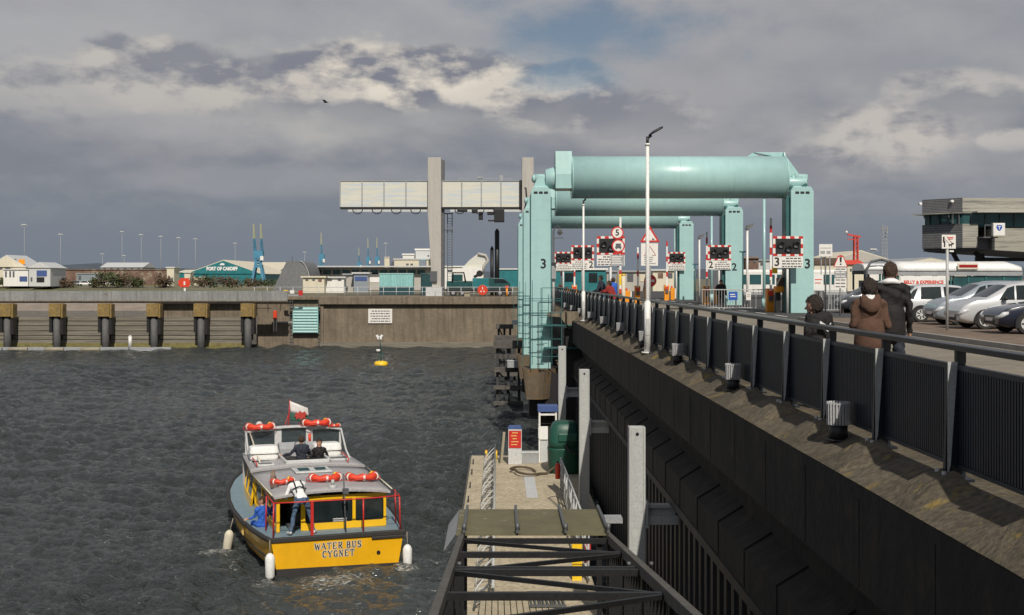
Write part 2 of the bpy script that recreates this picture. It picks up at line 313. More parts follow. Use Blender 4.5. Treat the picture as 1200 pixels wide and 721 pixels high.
# ================================================================== SETTING
# ---- water: one sheet, real waves near the camera, with a skirt to the far shore
def build_water():
    ny, nx = 900, 820
    Y = 14*(150/14)**(np.linspace(0, 1, ny)); U = np.linspace(-.47, .29, nx)
    yy, uu = np.meshgrid(Y, U, indexing='ij'); xx = uu*yy-1.0
    r = np.random.default_rng(3); z = np.zeros_like(xx); dx = np.zeros_like(xx)
    for i in range(46):
        lam = .38*(6.5/.38)**(r.random()**1.35); k = 2*np.pi/lam; th = r.normal(math.pi/2-.35, .55)
        a = .019*lam**.62*(.6+.8*r.random()); ph = r.random()*6.28
        # finer waves fade where the grid is too coarse to carry them
        cell = yy*.0018; fade = np.clip((lam/cell-3)/4, 0, 1)
        q = k*(xx*math.cos(th)+yy*math.sin(th))+ph+.8*np.sin(xx*.21+ph)+.7*np.sin(yy*.17+2*ph)
        z += fade*a*(np.sin(q)+.28*np.sin(2*q+1.2)); 
    gust = .75+.35*np.sin(xx*.11+yy*.07+1)*np.sin(yy*.09-xx*.05)
    z *= gust
    z *= 1-.6*np.exp(-((xx+3.7)/2.4)**2-((yy-30.6)/2.8)**2)
    edge = np.ones_like(z); edge[:6] = 0; edge[-8:] = 0; edge[:, :4] = 0; edge[:, -4:] = 0
    z = z*edge+WATER
    v = np.stack([xx, yy, z], -1).reshape(-1, 3)
    idx = np.arange(ny*nx).reshape(ny, nx)
    f = np.stack([idx[:-1, :-1], idx[:-1, 1:], idx[1:, 1:], idx[1:, :-1]], -1).reshape(-1, 4)
    n0 = len(v)
    ex = [(-1500, -60, WATER), (60, -60, WATER), (60, 350, WATER), (-1500, 350, WATER)]
    c00, c10, c11, c01 = idx[0, 0], idx[0, -1], idx[-1, -1], idx[-1, 0]
    v = np.vstack([v, np.array(ex)])
    me = bpy.data.meshes.new('water')
    faces = f.tolist()
    bottom = idx[0, :].tolist(); top = idx[-1, :].tolist(); left = idx[:, 0].tolist(); right = idx[:, -1].tolist()
    faces += [tuple([n0, n0+1]+bottom[::-1]), tuple([n0+1, n0+2]+right[::-1]), tuple([n0+2, n0+3]+top), tuple([n0+3, n0]+left)]
    me.from_pydata(v.tolist(), [], faces); me.polygons.foreach_set('use_smooth', [True]*len(faces)); me.update()
    m = bpy.data.materials.new('water'); m.use_nodes = True; t = m.node_tree; n = t.nodes; l = t.links; b = n['Principled BSDF']
    g = n.new('ShaderNodeTexCoord')
    def noise(sc, sx, sy, det=4, rot=0):
        mp = n.new('ShaderNodeMapping'); mp.inputs['Scale'].default_value = (sx, sy, 1); mp.inputs['Rotation'].default_value = (0, 0, rot); l.new(g.outputs['Object'], mp.inputs[0])
        q = n.new('ShaderNodeTexNoise'); q.inputs['Scale'].default_value = sc; q.inputs['Detail'].default_value = det; q.inputs['Roughness'].default_value = .6; l.new(mp.outputs[0], q.inputs['Vector']); return q.outputs['Fac']
    def M2(op, a, bb, c=None):
        q = n.new('ShaderNodeMath'); q.operation = op
        for i, x in enumerate((a, bb, c)):
            if x is None: continue
            if isinstance(x, (int, float)): q.inputs[i].default_value = x
            else: l.new(x, q.inputs[i])
        return q.outputs[0]
    hgt = M2('ADD', M2('ADD', M2('MULTIPLY', noise(1.4, .5, 1.7, 5, .18), .7), M2('MULTIPLY', noise(3.4, .5, 1.8, 4, -.2), .55)), M2('MULTIPLY', noise(9., .5, 1.8, 3, .05), .30))
    bp = n.new('ShaderNodeBump'); BPS = bp.inputs['Strength']; bp.inputs['Distance'].default_value = .62; l.new(hgt, bp.inputs['Height']); l.new(bp.outputs[0], b.inputs['Normal'])
    b.inputs['Roughness'].default_value = .12; b.inputs['IOR'].default_value = 1.33
    # foam where the boat stirs the water (world position), broken up by noise
    sx = n.new('ShaderNodeSeparateXYZ'); l.new(g.outputs['Object'], sx.inputs[0])
    tot = None
    for (cx, cy, rx, ry, k) in FOAM:
        a = M2('DIVIDE', M2('SUBTRACT', sx.outputs[0], cx), rx); c = M2('DIVIDE', M2('SUBTRACT', sx.outputs[1], cy), ry)
        d = M2('SUBTRACT', 1.0, M2('ADD', M2('MULTIPLY', a, a), M2('MULTIPLY', c, c))); d = M2('MULTIPLY', M2('MAXIMUM', d, 0.), k)
        tot = d if tot is None else M2('MAXIMUM', tot, d)
    ax = M2('DIVIDE', M2('ADD', sx.outputs[0], 3.8), 3.0); ay = M2('DIVIDE', M2('SUBTRACT', sx.outputs[1], 30.8), 3.8)
    sk = M2('MAXIMUM', M2('SUBTRACT', 1.0, M2('ADD', M2('MULTIPLY', ax, ax), M2('MULTIPLY', ay, ay))), 0.)
    wind = M2('ADD', .62, M2('MULTIPLY', noise(.055, 1., 1.6, 3), .70))
    l.new(M2('MULTIPLY', wind, M2('SUBTRACT', 1.0, M2('MULTIPLY', sk, .72))), BPS)
    fn = noise(7.5, 1.0, 1.7, 9)
    mr = n.new('ShaderNodeMapRange'); l.new(M2('ADD', fn, M2('MULTIPLY', tot, .28)), mr.inputs[0]); mr.inputs[1].default_value = .72; mr.inputs[2].default_value = .90
    mm = M2('MULTIPLY', mr.outputs[0], M2('MINIMUM', M2('MULTIPLY', tot, 3.), 1.))
    mx = n.new('ShaderNodeMix'); mx.data_type = 'RGBA'; l.new(mm, mx.inputs[0]); mx.inputs[6].default_value = (.045, .053, .053, 1); mx.inputs[7].default_value = (.42, .42, .38, 1); l.new(mx.outputs[2], b.inputs['Base Color'])
    r2 = n.new('ShaderNodeMapRange'); l.new(mm, r2.inputs[0]); r2.inputs[3].default_value = .07; r2.inputs[4].default_value = .6; l.new(r2.outputs[0], b.inputs['Roughness'])
    me.materials.append(m); o = bpy.data.objects.new('water', me); COL.objects.link(o); o['kind'] = 'structure'
FOAM = [(-4.35, 32.4, 1.9, 1.6, .95), (-8.45, 35.7, .9, .8, 1.1), (-2.5, 33.9, .7, .8, 1.1), (-6.3, 32.3, .6, .8, .8), (-3.9, 29.8, 2.1, 3.6, .45), (-7.6, 34.4, .35, 1.6, .7), (-9.3, 36.3, .9, .3, .6)]
build_water()

# ---- ground: land beyond the quays, one sheet to the horizon
g = MB()
LZ = -.7
g.add([(-2500, 330, -1.9), (-41, 330, -1.9), (-41, 350, -.75), (-2500, 350, -.75), (-41, 5000, -.7), (-2500, 5000, -.7)], [(0, 1, 2, 3), (3, 2, 4, 5)])
g.add([(-40.99, 150, LZ), (3.4, 150, LZ), (3.4, 5000, LZ), (-40.99, 5000, LZ), (2500, 150, LZ), (2500, 5000, LZ)], [(0, 1, 2, 3), (1, 4, 5, 2)])
struct('ground', g, 'ground')
g = MB(); g.add([(-2500, 322, -4.2), (-41, 322, -4.2), (-41, 330, -1.95), (-2500, 330, -1.95), (-2500, 300, -6.9), (-41, 300, -6.9)], [(0, 1, 2, 3), (4, 5, 1, 0)])
struct('shingle_bank', g, 'shingle')
g = MB(); g.add([(-2500, 330, -1.88), (-41.2, 330, -1.88), (-41.2, 352, -.72), (-2500, 352, -.72), (-41.2, 380, -.66), (-2500, 380, -.66)], [(0, 1, 2, 3), (3, 2, 4, 5)]); struct('grass_bank', g, 'grass')
def quad(x0, x1, y0, y1, z): 
    m_ = MB(); return m_.box(x0, x1, y0, y1, z-.3, z)
struct('promenade', quad(4.3, 11.6, -15, 92, -.02), 'prom')
struct('tan_forecourt', quad(11.75, 260, -15, 46.5, .06), 'tanroad')
struct('kerb', MB().box(11.6, 11.749, -15, 46.5, -.3, .10), 'kerb')
struct('road', quad(11.602, 260, 46.502, 150, -.035), 'asphalt')
struct('bridge_approach', quad(5.0, 11.598, 92.002, 150, -.03), 'asphalt')
ml = MB()
for k in range(12): ml.box(12.2, 12.32, 47+k*4, 49+k*4, -.034, -.030)
for k in range(8): ml.box(9.0+0*k, 9.12, 93+k*6, 95.5+k*6, -.029, -.025)
struct('road_marking', ml, 'white')
h = MB()
pts = []
for i in range(140):
    x = -2400+i*40; px = 583+x*F/3200
    z = 16+6*math.sin(i*.35)+4*math.sin(i*.9+1)+34*math.exp(-((px-72)/34)**2)+14*math.exp(-((px+40)/60)**2)+10*math.exp(-((px-170)/80)**2)+3*random.random()
    z += (8 if px > 620 else 0)
    pts.append((x, z))
for j, (y, k) in enumerate(((3100, 0), (3200, 1), (3600, .8))): pass
rows = [[(x, 3000, -2) for x, z in pts], [(x, 3200, z*.8) for x, z in pts], [(x, 3500, z) for x, z in pts], [(x, 3900, z*.3) for x, z in pts]]
h.loft(rows, caps=False, closed=False); struct('hills', h, 'hill')

# ---- barrage wall with its coping, fascia, ledges and sheet piling
wall = thing('barrage_wall', 'tall black stained concrete harbour wall under the dark blue railing', 'wall', (3.9, 5, -1))
Y0, Y1 = -14.0, 92.0
POST0 = 10.47
posts = [POST0+2*k for k in range(-7, 39)]
c = MB()
ys = []
for p in posts:
    for d in (-.62, -.16, .16, .42): ys.append((p+d, d))
ys = [(y, d) for y, d in ys if y < Y1-.5]
rows = [[], [], [], [], [], []]
for y, d in ys:
    up = abs(d) < .3; j = random.uniform(-.006, .006)
    rows[0].append((4.32, y, -.16+j*.3)); rows[1].append((4.0, y, -.165))
    rows[2].append((3.97, y, (-.075 if up else -.185)+j)); rows[3].append((3.80 if up else 3.94, y, (-.115 if up else -.187)+j))
    rows[4].append((3.45, y+(.10 if d > 0 else -.14)*(1 if up else 0), -.37+j*.4)); rows[5].append((3.47, y+(.10 if d > 0 else -.14)*(1 if up else 0), -.40))
c.loft(rows, caps=False, closed=False, smooth=False)
put('coping', c, 'coping', wall, fix=True)
f = MB(); ysg = list(np.arange(Y0, Y1, 2.0))
f.prism([(3.453, -.385), (4.29, -.385), (4.29, -2.2), (3.9, -2.1), (3.9, -1.46), (3.453, -1.38)], Y0, Y1, 'y')
for k in range(len(posts)): f.box(3.446, 3.45, posts[k]-1.0, posts[k]-.985, -1.36, -.5)
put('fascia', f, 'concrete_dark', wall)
lg = MB(); lg.prism([(4.2, -1.95), (3.905, -2.03), (3.51, -2.27), (3.51, -2.82), (4.2, -2.82)], Y0, Y1, 'y')
for p in posts:
    y = p+.6
    if y < Y1-1: lg.prism([(3.92, -1.98), (3.90, -2.0), (3.495, -2.25), (3.495, -2.80), (3.53, -2.80), (3.95, -2.1)], y, y+.85, 'y')
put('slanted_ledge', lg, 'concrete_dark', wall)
s_ = MB(); prof = []
y = Y0
while y < Y1: prof += [(3.62, y), (3.62, y+.22), (3.86, y+.30), (3.86, y+.52)]; y += .6
s_.loft([[(x, y, -2.83) for x, y in prof], [(x, y, -7.5) for x, y in prof]], caps=False, closed=False, smooth=False)
s_.box(3.49, 4.2, Y0, Y1, -2.98, -2.825)
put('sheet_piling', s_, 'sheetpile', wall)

# ---- promenade railing: posts, ribbed panels, rails
rail = thing('promenade_railing', 'dark navy railing with ribbed panels and tapered galvanised posts along the promenade edge', 'railing', (4.0, 10.5, -.16))
def rib_panel(y0, y1):
    m_ = MB(); n = 36; st = (y1-y0)/n
    for i in range(n): m_.box(4.012, 4.032, y0+i*st+.2*st, y0+i*st+.8*st, -.018, .80)
    m_.box(4.034, 4.046, y0, y1, -.02, .80, 1)  # black backing sheet paints the shadow gaps between the bars
    m_.box(4.0, 4.06, y0, y1, .80, .845).box(4.0, 4.06, y0, y1, -.055, -.02)
    return m_
def post_mb():
    m_ = MB()
    m_.prism([(3.925, .86), (4.08, .86), (4.08, -.16), (3.90, -.16)], .0, .055, 'y')
    m_.box(4.0, 4.085, .002, .053, .86, .965)
    m_.box(3.86, 4.12, -.10, .15, -.165, -.14)
    return m_
def flange_mb():
    return MB().prism([(3.92, .87), (4.005, .87), (3.945, -.02), (3.925, -.10), (3.92, -.10)], -.014, -.002, 'y')
def bolt_mb():
    m_ = MB()
    m_.cyl((3.87, -.06, -.14), (3.87, -.06, -.075), .022, n=8).cyl((3.87, -.06, -.139), (3.87, -.06, -.115), .038, n=8); return m_
pm, fm, bm_, rm = post_mb().mesh('post', 'navy'), flange_mb().mesh('flange', 'galv'), bolt_mb().mesh('bolt', 'galv'), rib_panel(.075, 1.98).mesh('panel', ['slat', 'gapshade'])
def inst(name, me, parent, loc, rz=0):
    o = bpy.data.objects.new(name, me); COL.objects.link(o); o.parent = parent; o.location = loc; o.rotation_euler[2] = rz; return o
rl = rail.location
for y in posts:
    if y > 88: continue
    p = inst('post', pm, rail, (-rl.x, y-rl.y, -rl.z))
    inst('flange', fm, p, (0, 0, 0)); inst('bolt', bm_, p, (0, 0, 0)); inst('bolt', bm_, p, (0, .16, 0))
    inst('panel', rm, rail, (-rl.x, y-rl.y, -rl.z))
put('top_rail', MB().box(3.975, 4.105, -4, 88, .967, 1.02), 'navy', rail, bev=.008)
# ---- louvred bollard lights
b = thing('bollard_light', 'x', 'bollard light', (3.845, 0, -.20))
local('base_post', MB().cyl((0, 0, -.03), (0, 0, .16), .105, .10, 20).cyl((0, 0, -.03), (0, 0, -.01), .14, n=20), 'black', b)
hd = MB(); hd.cyl((0, 0, .16), (0, 0, .38), .105, n=20)
for i in range(22):
    a = 2*math.pi*i/22; hd.bar((.118*math.cos(a), .118*math.sin(a), .15), (.122*math.cos(a), .122*math.sin(a), .405), .020, .012)
hd.cyl((0, 0, .375), (0, 0, .39), .122, n=24)
local('louvre_head', hd, 'steel', b)
Zs = [13.55, 19.6, 25.6, 31.6, 37.6, 43.6, 49.6, 55.6, 61.6, 67.6]
names = ['nearest steel louvred bollard light on the coping, largest of the row', 'second nearest louvred bollard light on the wall coping', 'third louvred bollard light, just nearer than the tall white lamp post',
 'fourth louvred bollard light, beside the foot of the tall white lamp post', 'fifth louvred bollard light, just beyond the tall white lamp post', 'sixth louvred bollard light along the coping, in front of the pair at the rail',
 'seventh louvred bollard light, just before the thin white lamp post', 'eighth louvred bollard light, just beyond the thin white lamp post', 'ninth louvred bollard light, next to last near the green tower', 'farthest louvred bollard light on the coping, beside the green tower']
for i, (z, nm) in enumerate(zip(Zs, names)):
    if i == 0: b.location.y = z; b['label'] = nm; b['group'] = 'bollard lights on the coping'
    else: dup(b, (3.845, z, -.20), label=nm)

# ---- tall white lamp posts on the coping
def lamp_post(name, loc, hgt, lab, arm=1):
    t = thing(name, lab, 'street lamp', loc, group='white lamp posts on the coping')
    m_ = MB(); m_.cyl((0, 0, 0), (0, 0, 1.25), .08, n=16).cyl((0, 0, 1.25), (0, 0, 1.33), .08, .05, 16, caps=False).cyl((0, 0, 1.33), (0, 0, hgt-.25), .05, .041, 16).cyl((0, 0, 0), (0, 0, .03), .15, n=16)
    m_.cyl((0, 0, hgt-.27), (0, 0, hgt-.22), .065, n=12); local('pole', m_, 'white', t)
    local('door', MB().box(-.04, .04, -.09, -.082, .45, .85), 'lightgrey', t)
    hd = MB(); hd.cyl((0, 0, hgt-.25), (0, 0, hgt-.05), .035, n=10); hd.tube([(0, 0, hgt-.1), (.1*arm, .02, hgt-.02)], .03)
    local('bracket', hd, 'black', t)
    k = MB(); k.loft([[(x*arm, yy, hgt+zz+dz) for yy, zz in ((-.06*s, -.02), (.06*s, -.02), (.07*s, .02), (.02*s, .05*s), (-.02*s, .05*s), (-.07*s, .02))] for x, s, dz in ((.03, .6, -.03), (.12, 1, .03), (.30, 1, .13), (.38, .5, .18))])
    local('lamp_head', k, 'black', t); return t
lamp_post('street_lamp', (3.72, 29.8, -.26), 5.42, 'tall white lamp post on the coping with a tilted dark lamp head')
lamp_post('street_lamp', (3.72, 52.0, -.26), 5.28, 'thinner looking white lamp post farther along the coping, before the green tower')

# ================================================================== BASCULE BRIDGES
def bridge(k, Z, num, lab):
    s = 1.0
    t = thing('bascule_bridge', lab, 'bridge', (8.1, Z, 0), group='bascule bridge portals')
    l = lambda x, y, z: (x-8.1, y, z)
    def L_(name, mb, mt, par=None, bev=0): return local(name, mb, mt, par or t, bev)
    # left tower: front plate, stepped side
    zb = -2.62 if k == 3 else (-3.0 if k == 2 else -2.9)
    for side in (0, 1):
        m_ = MB(); x0, x1 = ((1.56, 2.48) if not side else (13.68, 14.74))
        bot = zb if not side else -.03
        m_.box(x0-8.1, x1-8.1, 0, 1.15, bot, 5.65)
        # cap cut to a shoulder
        m_.prism([(x0-8.1, 5.652), (x1-8.1, 5.652), (x1-8.1-.12, 5.86), (x0-8.1+.12, 5.86)], .02, 1.1, 'y')
        xc = (x0+x1)/2-8.1
        m_.prism([(xc-.34, 5.862), (xc+.34, 5.862), (xc+.1, 6.42), (xc-.1, 6.42)], .3, .8, 'y')
        tw = L_('tower', m_, 'teal', bev=.012)
        sm = MB()
        for zz in (-.6, 1.1, 2.8, 4.3):
            if zz > bot: sm.box(x0-8.1-.004, x1-8.1+.004, -.004, 1.154, zz, zz+.02)
        L_('weld_seam', sm, 'teal', tw)
        d = MB()
        for dx in (-.24, 0, .24): d.box(xc+dx-.09, xc+dx+.09, -.012, .0, 5.53, 5.64)
        L_('bolt_plate', d, 'black', tw)
        sh = MB()
        if not side:
            sh.box(x0-8.1-.03, x0-8.1+.02, .06, 1.1, bot, 5.5); sh.box(x1-8.1+.001, x1-8.1+.05, .15, 1.05, 1.4, 5.4)
        else:
            sh.box(x0-8.1-.16, x0-8.1-.002, .25, 1.1, bot, 5.4)
        L_('side_shade', sh, 'teal_dark', tw)  # dark teal strips paint shade onto the tower sides and recess line
        if num:
            fc = lettering('number', num, .62, 'black', tw, ((x0+x1)/2-8.1+(.12 if not side else (.24 if k == 3 else .0)), -.008, 2.25), world=False, bold=.012)
        pv = MB(); pv.cyl((xc-.25, .55, 6.28), (xc+.35, .55, 6.28), .22, n=16); pv.ell((xc-.3, .55, 6.28), .12, .2, .2)
        L_('bearing', pv, 'teal', tw)
    # counterweight beam with end arms
    xl, xr = 3.50-8.1, 13.5-8.1
    zc = 6.34; r = .995
    cw = MB(); cw.cyl((xl, .6, zc), (xr, .6, zc), r, n=48)
    for x in (xl, xr): cw.cyl((x-.03, .6, zc), (x+.03, .6, zc), r+.012, n=48)
    for x in (xl+2.5, xl+5.0, xl+7.5): cw.cyl((x-.012, .6, zc), (x+.012, .6, zc), r+.005, n=48)
    cb = L_('counterweight_beam', cw, 'teal')
    pts = [(-.75, -.30), (-.55, .62), (-.1, 1.42-.2), (.75, 1.22), (1.5, .0), (1.9, -.35), (1.3, -.48), (-.3, -.62)]
    for (xa, xb) in ((xl-1.3, xl-.45), (xr+.02, xr+.95)):
        am = MB()
        if xa < 0:
            am.prism([(.55-.72, zc-.45), (.55-.72, zc-.62+.05), (.9, zc-.62), (2.3, zc-.3), (2.3, zc+.1), (1.3, zc+1.1), (.62, zc+1.18), (.0, zc+1.18), (-.17, zc+.1)], xl-.80, xl-.03, 'x')
            am.cyl((xl-.80, .35, zc-.12), (xl-.03, .35, zc-.12), .47, n=28)
            am.cyl((xl-1.25, .55, zc-.05), (xl-.8, .55, zc-.05), .42, .55, 20)
        else:
            am.prism([(.3, zc-.62), (1.0, zc-.62), (2.3, zc-.3), (2.3, zc+.3), (1.3, zc+1.2), (.75, zc+1.2), (.3, zc-.1)], xr+.035, xr+.09, 'x')
            # slanting end arm seen against the sky
            a0 = (xr-.9, zc+.99); poly = [(xr-1.35, zc+1.22), (xr+.05, zc+1.22), (xr+1.02, zc-.10), (xr+1.02, zc-.42), (xr+.10, zc-.45), (xr-.1, zc+.2), (xr-.2, zc+.98)]
            am.prism(poly, .95, 1.35, 'y'); am.prism([(xr-1.7, zc+1.0), (xr-1.36, zc+1.215), (xr-1.0, zc+.98)], 1.0, 1.3, 'y')
            am.cyl((xr+.03, .5, zc-.25), (xr+1.0, .5, zc-.25), .26, n=24)
        L_('lifting_arm', am, 'teal', bev=.01)
    # support struts up from the right tower
    br = MB(); br.bar((xr+.55, .2, zc-.75), (xr+.95, .2, zc-.35), .16); L_('strut', br, 'teal_dark')
    if k == 3 or k == 2 or k == 1:
        cg = MB()
        def rod(a, b_, w_=.028): cg.bar(a, b_, w_)
        X0, X1, YF = (1.15, 2.95, -.75) if k == 3 else (1.2, 2.5, -.6)
        zt = 1.15 if k == 3 else 1.0; zl = -2.4
        for x in (X0, X0+.45, X0+.9, 2.0, X1-.45, X1):
            top = zt if x not in (X0+.45, X1-.45) else zt+.35
            rod((x-8.1, YF, zl), (x-8.1, YF, top-.5*(x < 1.5)))
        for z in (-2.0, -1.2, -.6, 0, .55, zt-.5): rod((X0-8.1, YF, z), (X1-8.1, YF, z))
        rod((X0+.9-8.1, YF, zt), (X1-8.1, YF, zt)); rod((X1-8.1, YF, zt), (X1-8.1, .9, zt)); rod((X0+.45-8.1, YF, zt+.35), (2.0-8.1, YF, zt+.35)) if 0 else None
        for i in range(9): rod((1.95-8.1, YF-.03, -2.3+i*.3), (2.3-8.1, YF-.03, -2.3+i*.3), .025)
        if k == 3:
            for z in (-.55, -1.6): cg.box(X0+1.0-8.1, 4.0-8.1, YF, -.01, z-.05, z)
        L_('access_cage', cg, 'teal_dark')
    return t
bridge(3, 56.0, '3', 'nearest green bascule bridge portal with a large number 3 on each tower')
bridge(2, 72.1, '2', 'middle green bascule bridge portal, number 2 on its right tower')
bridge(1, 90.3, '', 'farthest and smallest looking green bascule bridge portal')
# the concrete foot the nearest left tower stands on, and corbels
for (Z, lab) in ((55.75, 'brown concrete pier nose under the nearest green tower'), (71.9, 'concrete pier nose under the middle green tower'), (90.1, 'concrete pier nose under the farthest green tower')):
    zt = -2.63 if Z < 60 else (-3.02 if Z < 80 else -2.92)
    t = thing('concrete_pier', lab, 'pier', (2, Z, zt-1.4), group='pier noses under the towers')
    m_ = MB(); 
    m_.add([(-.82, -.1, 1.39), (.16+.02, -.1, 1.39), (.08, -.1, 0), (-.66, -.1, 0), (-.82, 2.2, 1.39), (2.0, 2.2, 1.39), (2.0, 2.2, 0), (-.66, 2.2, 0)], [(0, 1, 2, 3), (4, 7, 6, 5), (0, 4, 5, 1), (1, 5, 6, 2), (2, 6, 7, 3), (3, 7, 4, 0)])
    m_.box(-.82, .18, 0, 2.1, 1.39, 1.395)
    local('nose', m_, 'pier', t, .02)
    d = MB(); d.box(.22, 2.0, .3, 2.6, -1.0, 1.2); d.box(-.5, 2.0, 1.0, 2.8, -.9, .0); d.bar((-.4, 1.2, -.8), (1.2, 1.2, .2), .12)
    local('dark_frame', d, 'black', t)
cb = thing('corbel', 'grey concrete corbel sticking out of the wall beside the nearest green tower', 'corbel', (3.2, 55.5, .0))
local('block', MB().prism([(-.85, .02), (.8, .02), (.8, -.75), (.1, -.75), (-.3, -.2), (-.85, -.16)], 0, 1.6, 'y'), 'concrete', cb)
local('lower_block', MB().prism([(-.45, -2.3), (.8, -2.3), (.8, -3.0), (-.2, -3.0)], .5, 1.6, 'y'), 'concrete', cb)
local('recess_shade', MB().box(-.1, 1.0, .3, 3.0, -7.5, -.76), 'black', cb)  # solid black box stands in for the shade of a wall recess

# ---- dark timber fenders off the piers
def fender(Z, x0, x1, levels, lab, piles=True):
    t = thing('timber_fender', lab, 'fender', ((x0+x1)/2, Z, WATER), group='timber fenders beside the bridge piers')
    xc = (x0+x1)/2
    for z0, z1 in levels:
        m_ = MB(); m_.box(x0-xc, x1-xc, -.12, .25, z0-WATER, z1-WATER); m_.box(x0-xc+.1, x1-xc-.1, .9, 1.2, z0-WATER, z1-WATER-.08); local('beam', m_, 'timber', t, .02)
    for x in (x0+.25, (x0+x1)/2, x1-.25):
        m_ = MB(); m_.box(x-xc-.09, x-xc+.09, .26, .5, -.6, levels[0][0]-WATER); local('pile', m_, 'piledark', t)
    m_ = MB()
    for a, b_ in zip(levels[:-1], levels[1:]): m_.bar((x0-xc+.3, .32, a[0]-WATER), (xc-xc+.1, .32, b_[1]-WATER), .1)
    local('brace', m_, 'piledark', t); return t
fender(76, -.25, 1.62, [(-2.85, -2.35), (-4.35, -4.05), (-5.45, -5.2), (-6.45, -6.2)], 'nearest black timber fender frame, lowest of the stack beside the pier')
fender(88, -.22, 1.5, [(-3.0, -2.6), (-4.3, -4.0), (-5.6, -5.3)], 'middle black timber fender frame beside the green tower legs')
fender(100, -.15, 1.3, [(-2.62, -2.25), (-4.0, -3.8), (-5.6, -5.3)], 'farthest black timber fender, topmost, with a pale block on its end')
put_ = thing('mooring_block', 'pale grey box lying on the nearest timber fender', 'block', (1.05, 75.6, -4.03))
local('body', MB().box(-.45, .55, -.3, .3, 0, .42), 'grey', put_, .02)
local('lid', MB().box(-.47, .57, -.32, .32, .422, .46), 'lightgrey', put_, .01)
put_ = thing('end_block', 'small white block on the end of the topmost timber fender', 'block', (1.55, 99.6, -2.26))
local('body', MB().box(-.35, .3, -.2, .2, 0, .35), 'lightgrey', put_, .02)
local('cap', MB().box(-.37, .32, -.22, .22, .352, .38), 'white', put_, .01)

# ---- galvanised guide piles with wall brackets
def guide_pile(Z, top, lab, brz):
    t = thing('guide_pile', lab, 'pile', (2.83, Z, WATER), group='galvanised guide piles of the pontoon')
    hgt = EYE-top-WATER
    m_ = MB(); m_.box(-.165, -.12, -.0, .30, -.8, hgt).box(.12, .165, 0, .30, -.8, hgt).box(-.12, .12, .02, .10, -.8, hgt).box(-.12, .12, .24, .30, -.8, hgt)
    local('pile', m_, 'galv', t, .006)
    local('lifting_hole', MB().cyl((0, .012, hgt-.14), (0, .019, hgt-.14), .035, n=14), 'black', t)
    g_ = MB(); z = brz-WATER
    g_.box(.17, .95, .05, .27, z-.06, z+.0); g_.box(.17, .98, .05, .27, z-.40, z-.22); g_.box(.17, .22, .0, .30, z-.46, z+.08); g_.box(.17, .8, .14, .18, z-.22, z-.06)
    local('wall_bracket', g_, 'galv', t)
    return t
guide_pile(24.3, 3.02, 'nearest galvanised steel guide pile by the wall, right of the gangway roof', -3.0)
guide_pile(39.1, 2.98, 'middle galvanised guide pile standing in front of the green tank', -3.05)
guide_pile(52.5, 2.98, 'farthest and shortest looking galvanised guide pile, beside the blue topped kiosk', -3.2)

# ================================================================== PONTOON
pt = thing('pontoon', 'long concrete landing pontoon with a pale worn deck', 'pontoon', (.65, 39, WATER))
ZD = WATER+.52
d = MB()
for i in range(5):
    y0 = 27+i*5; d.box(-1.12, 2.42, y0+.012, y0+4.988, ZD-.16, ZD)
for i in range(5):
    y0 = 40+i*2.4; d.box(2.43, 3.3, y0+.012, y0+2.388, ZD-.16, ZD-.004)
put('deck', d, 'ponton', pt, bev=.01)
put('float', MB().box(-1.06, 2.36, 27.1, 51.9, WATER-.5, ZD-.165).box(2.37, 3.24, 40.1, 51.8, WATER-.5, ZD-.17), 'concrete', pt)
put('rubbing_strip', MB().box(-1.19, -1.125, 27, 52, ZD-.2, ZD-.03), 'timber', pt)
put('cable_duct', MB().box(1.02, 1.42, 42, 46.5, ZD+.002, ZD+.02), 'lightgrey', pt)
for y in (38.6, 41.2, 44, 47, 49.6):
    m_ = MB(); m_.bar((-1.0, y-.14, ZD+.14), (-1.0, y+.14, ZD+.17), .05); m_.bar((-1.0, y-.05, ZD), (-1.0, y-.05, ZD+.15), .045); m_.bar((-1.0, y+.05, ZD), (-1.0, y+.05, ZD+.15), .045)
    put('cleat', m_, 'piledark', pt)
# low hooped rail on the pontoon
hr = thing('hooped_rail', 'low galvanised rail with leaning hoops down the middle left of the pontoon', 'railing', (-.2, 39, ZD))
m_ = MB(); m_.tube([(-.10, 27.5, ZD+.62), (-.10, 51.2, ZD+.62)], .035, 8); m_.tube([(-.10, 27.5, ZD+.06), (-.10, 51.2, ZD+.06)], .028, 8); put('rail_bar', m_, 'galv', hr)
for i in range(22):
    y = 27.8+i*1.1; m_ = MB(); m_.tube([(-.55, y-.1, ZD), (-.52, y-.08, ZD+.22), (-.30, y+.15, ZD+.46), (-.10, y+.35, ZD+.62)], .026, 6); m_.tube([(-.10, y+.35, ZD), (-.10, y+.35, ZD+.62)], .025, 6); m_.tube([(-.52, y-.08, ZD+.2), (-.1, y+.35, ZD+.2)], .02, 6)
    put('hoop', m_, 'galv_dark' if i % 3 == 0 else 'galv', hr)
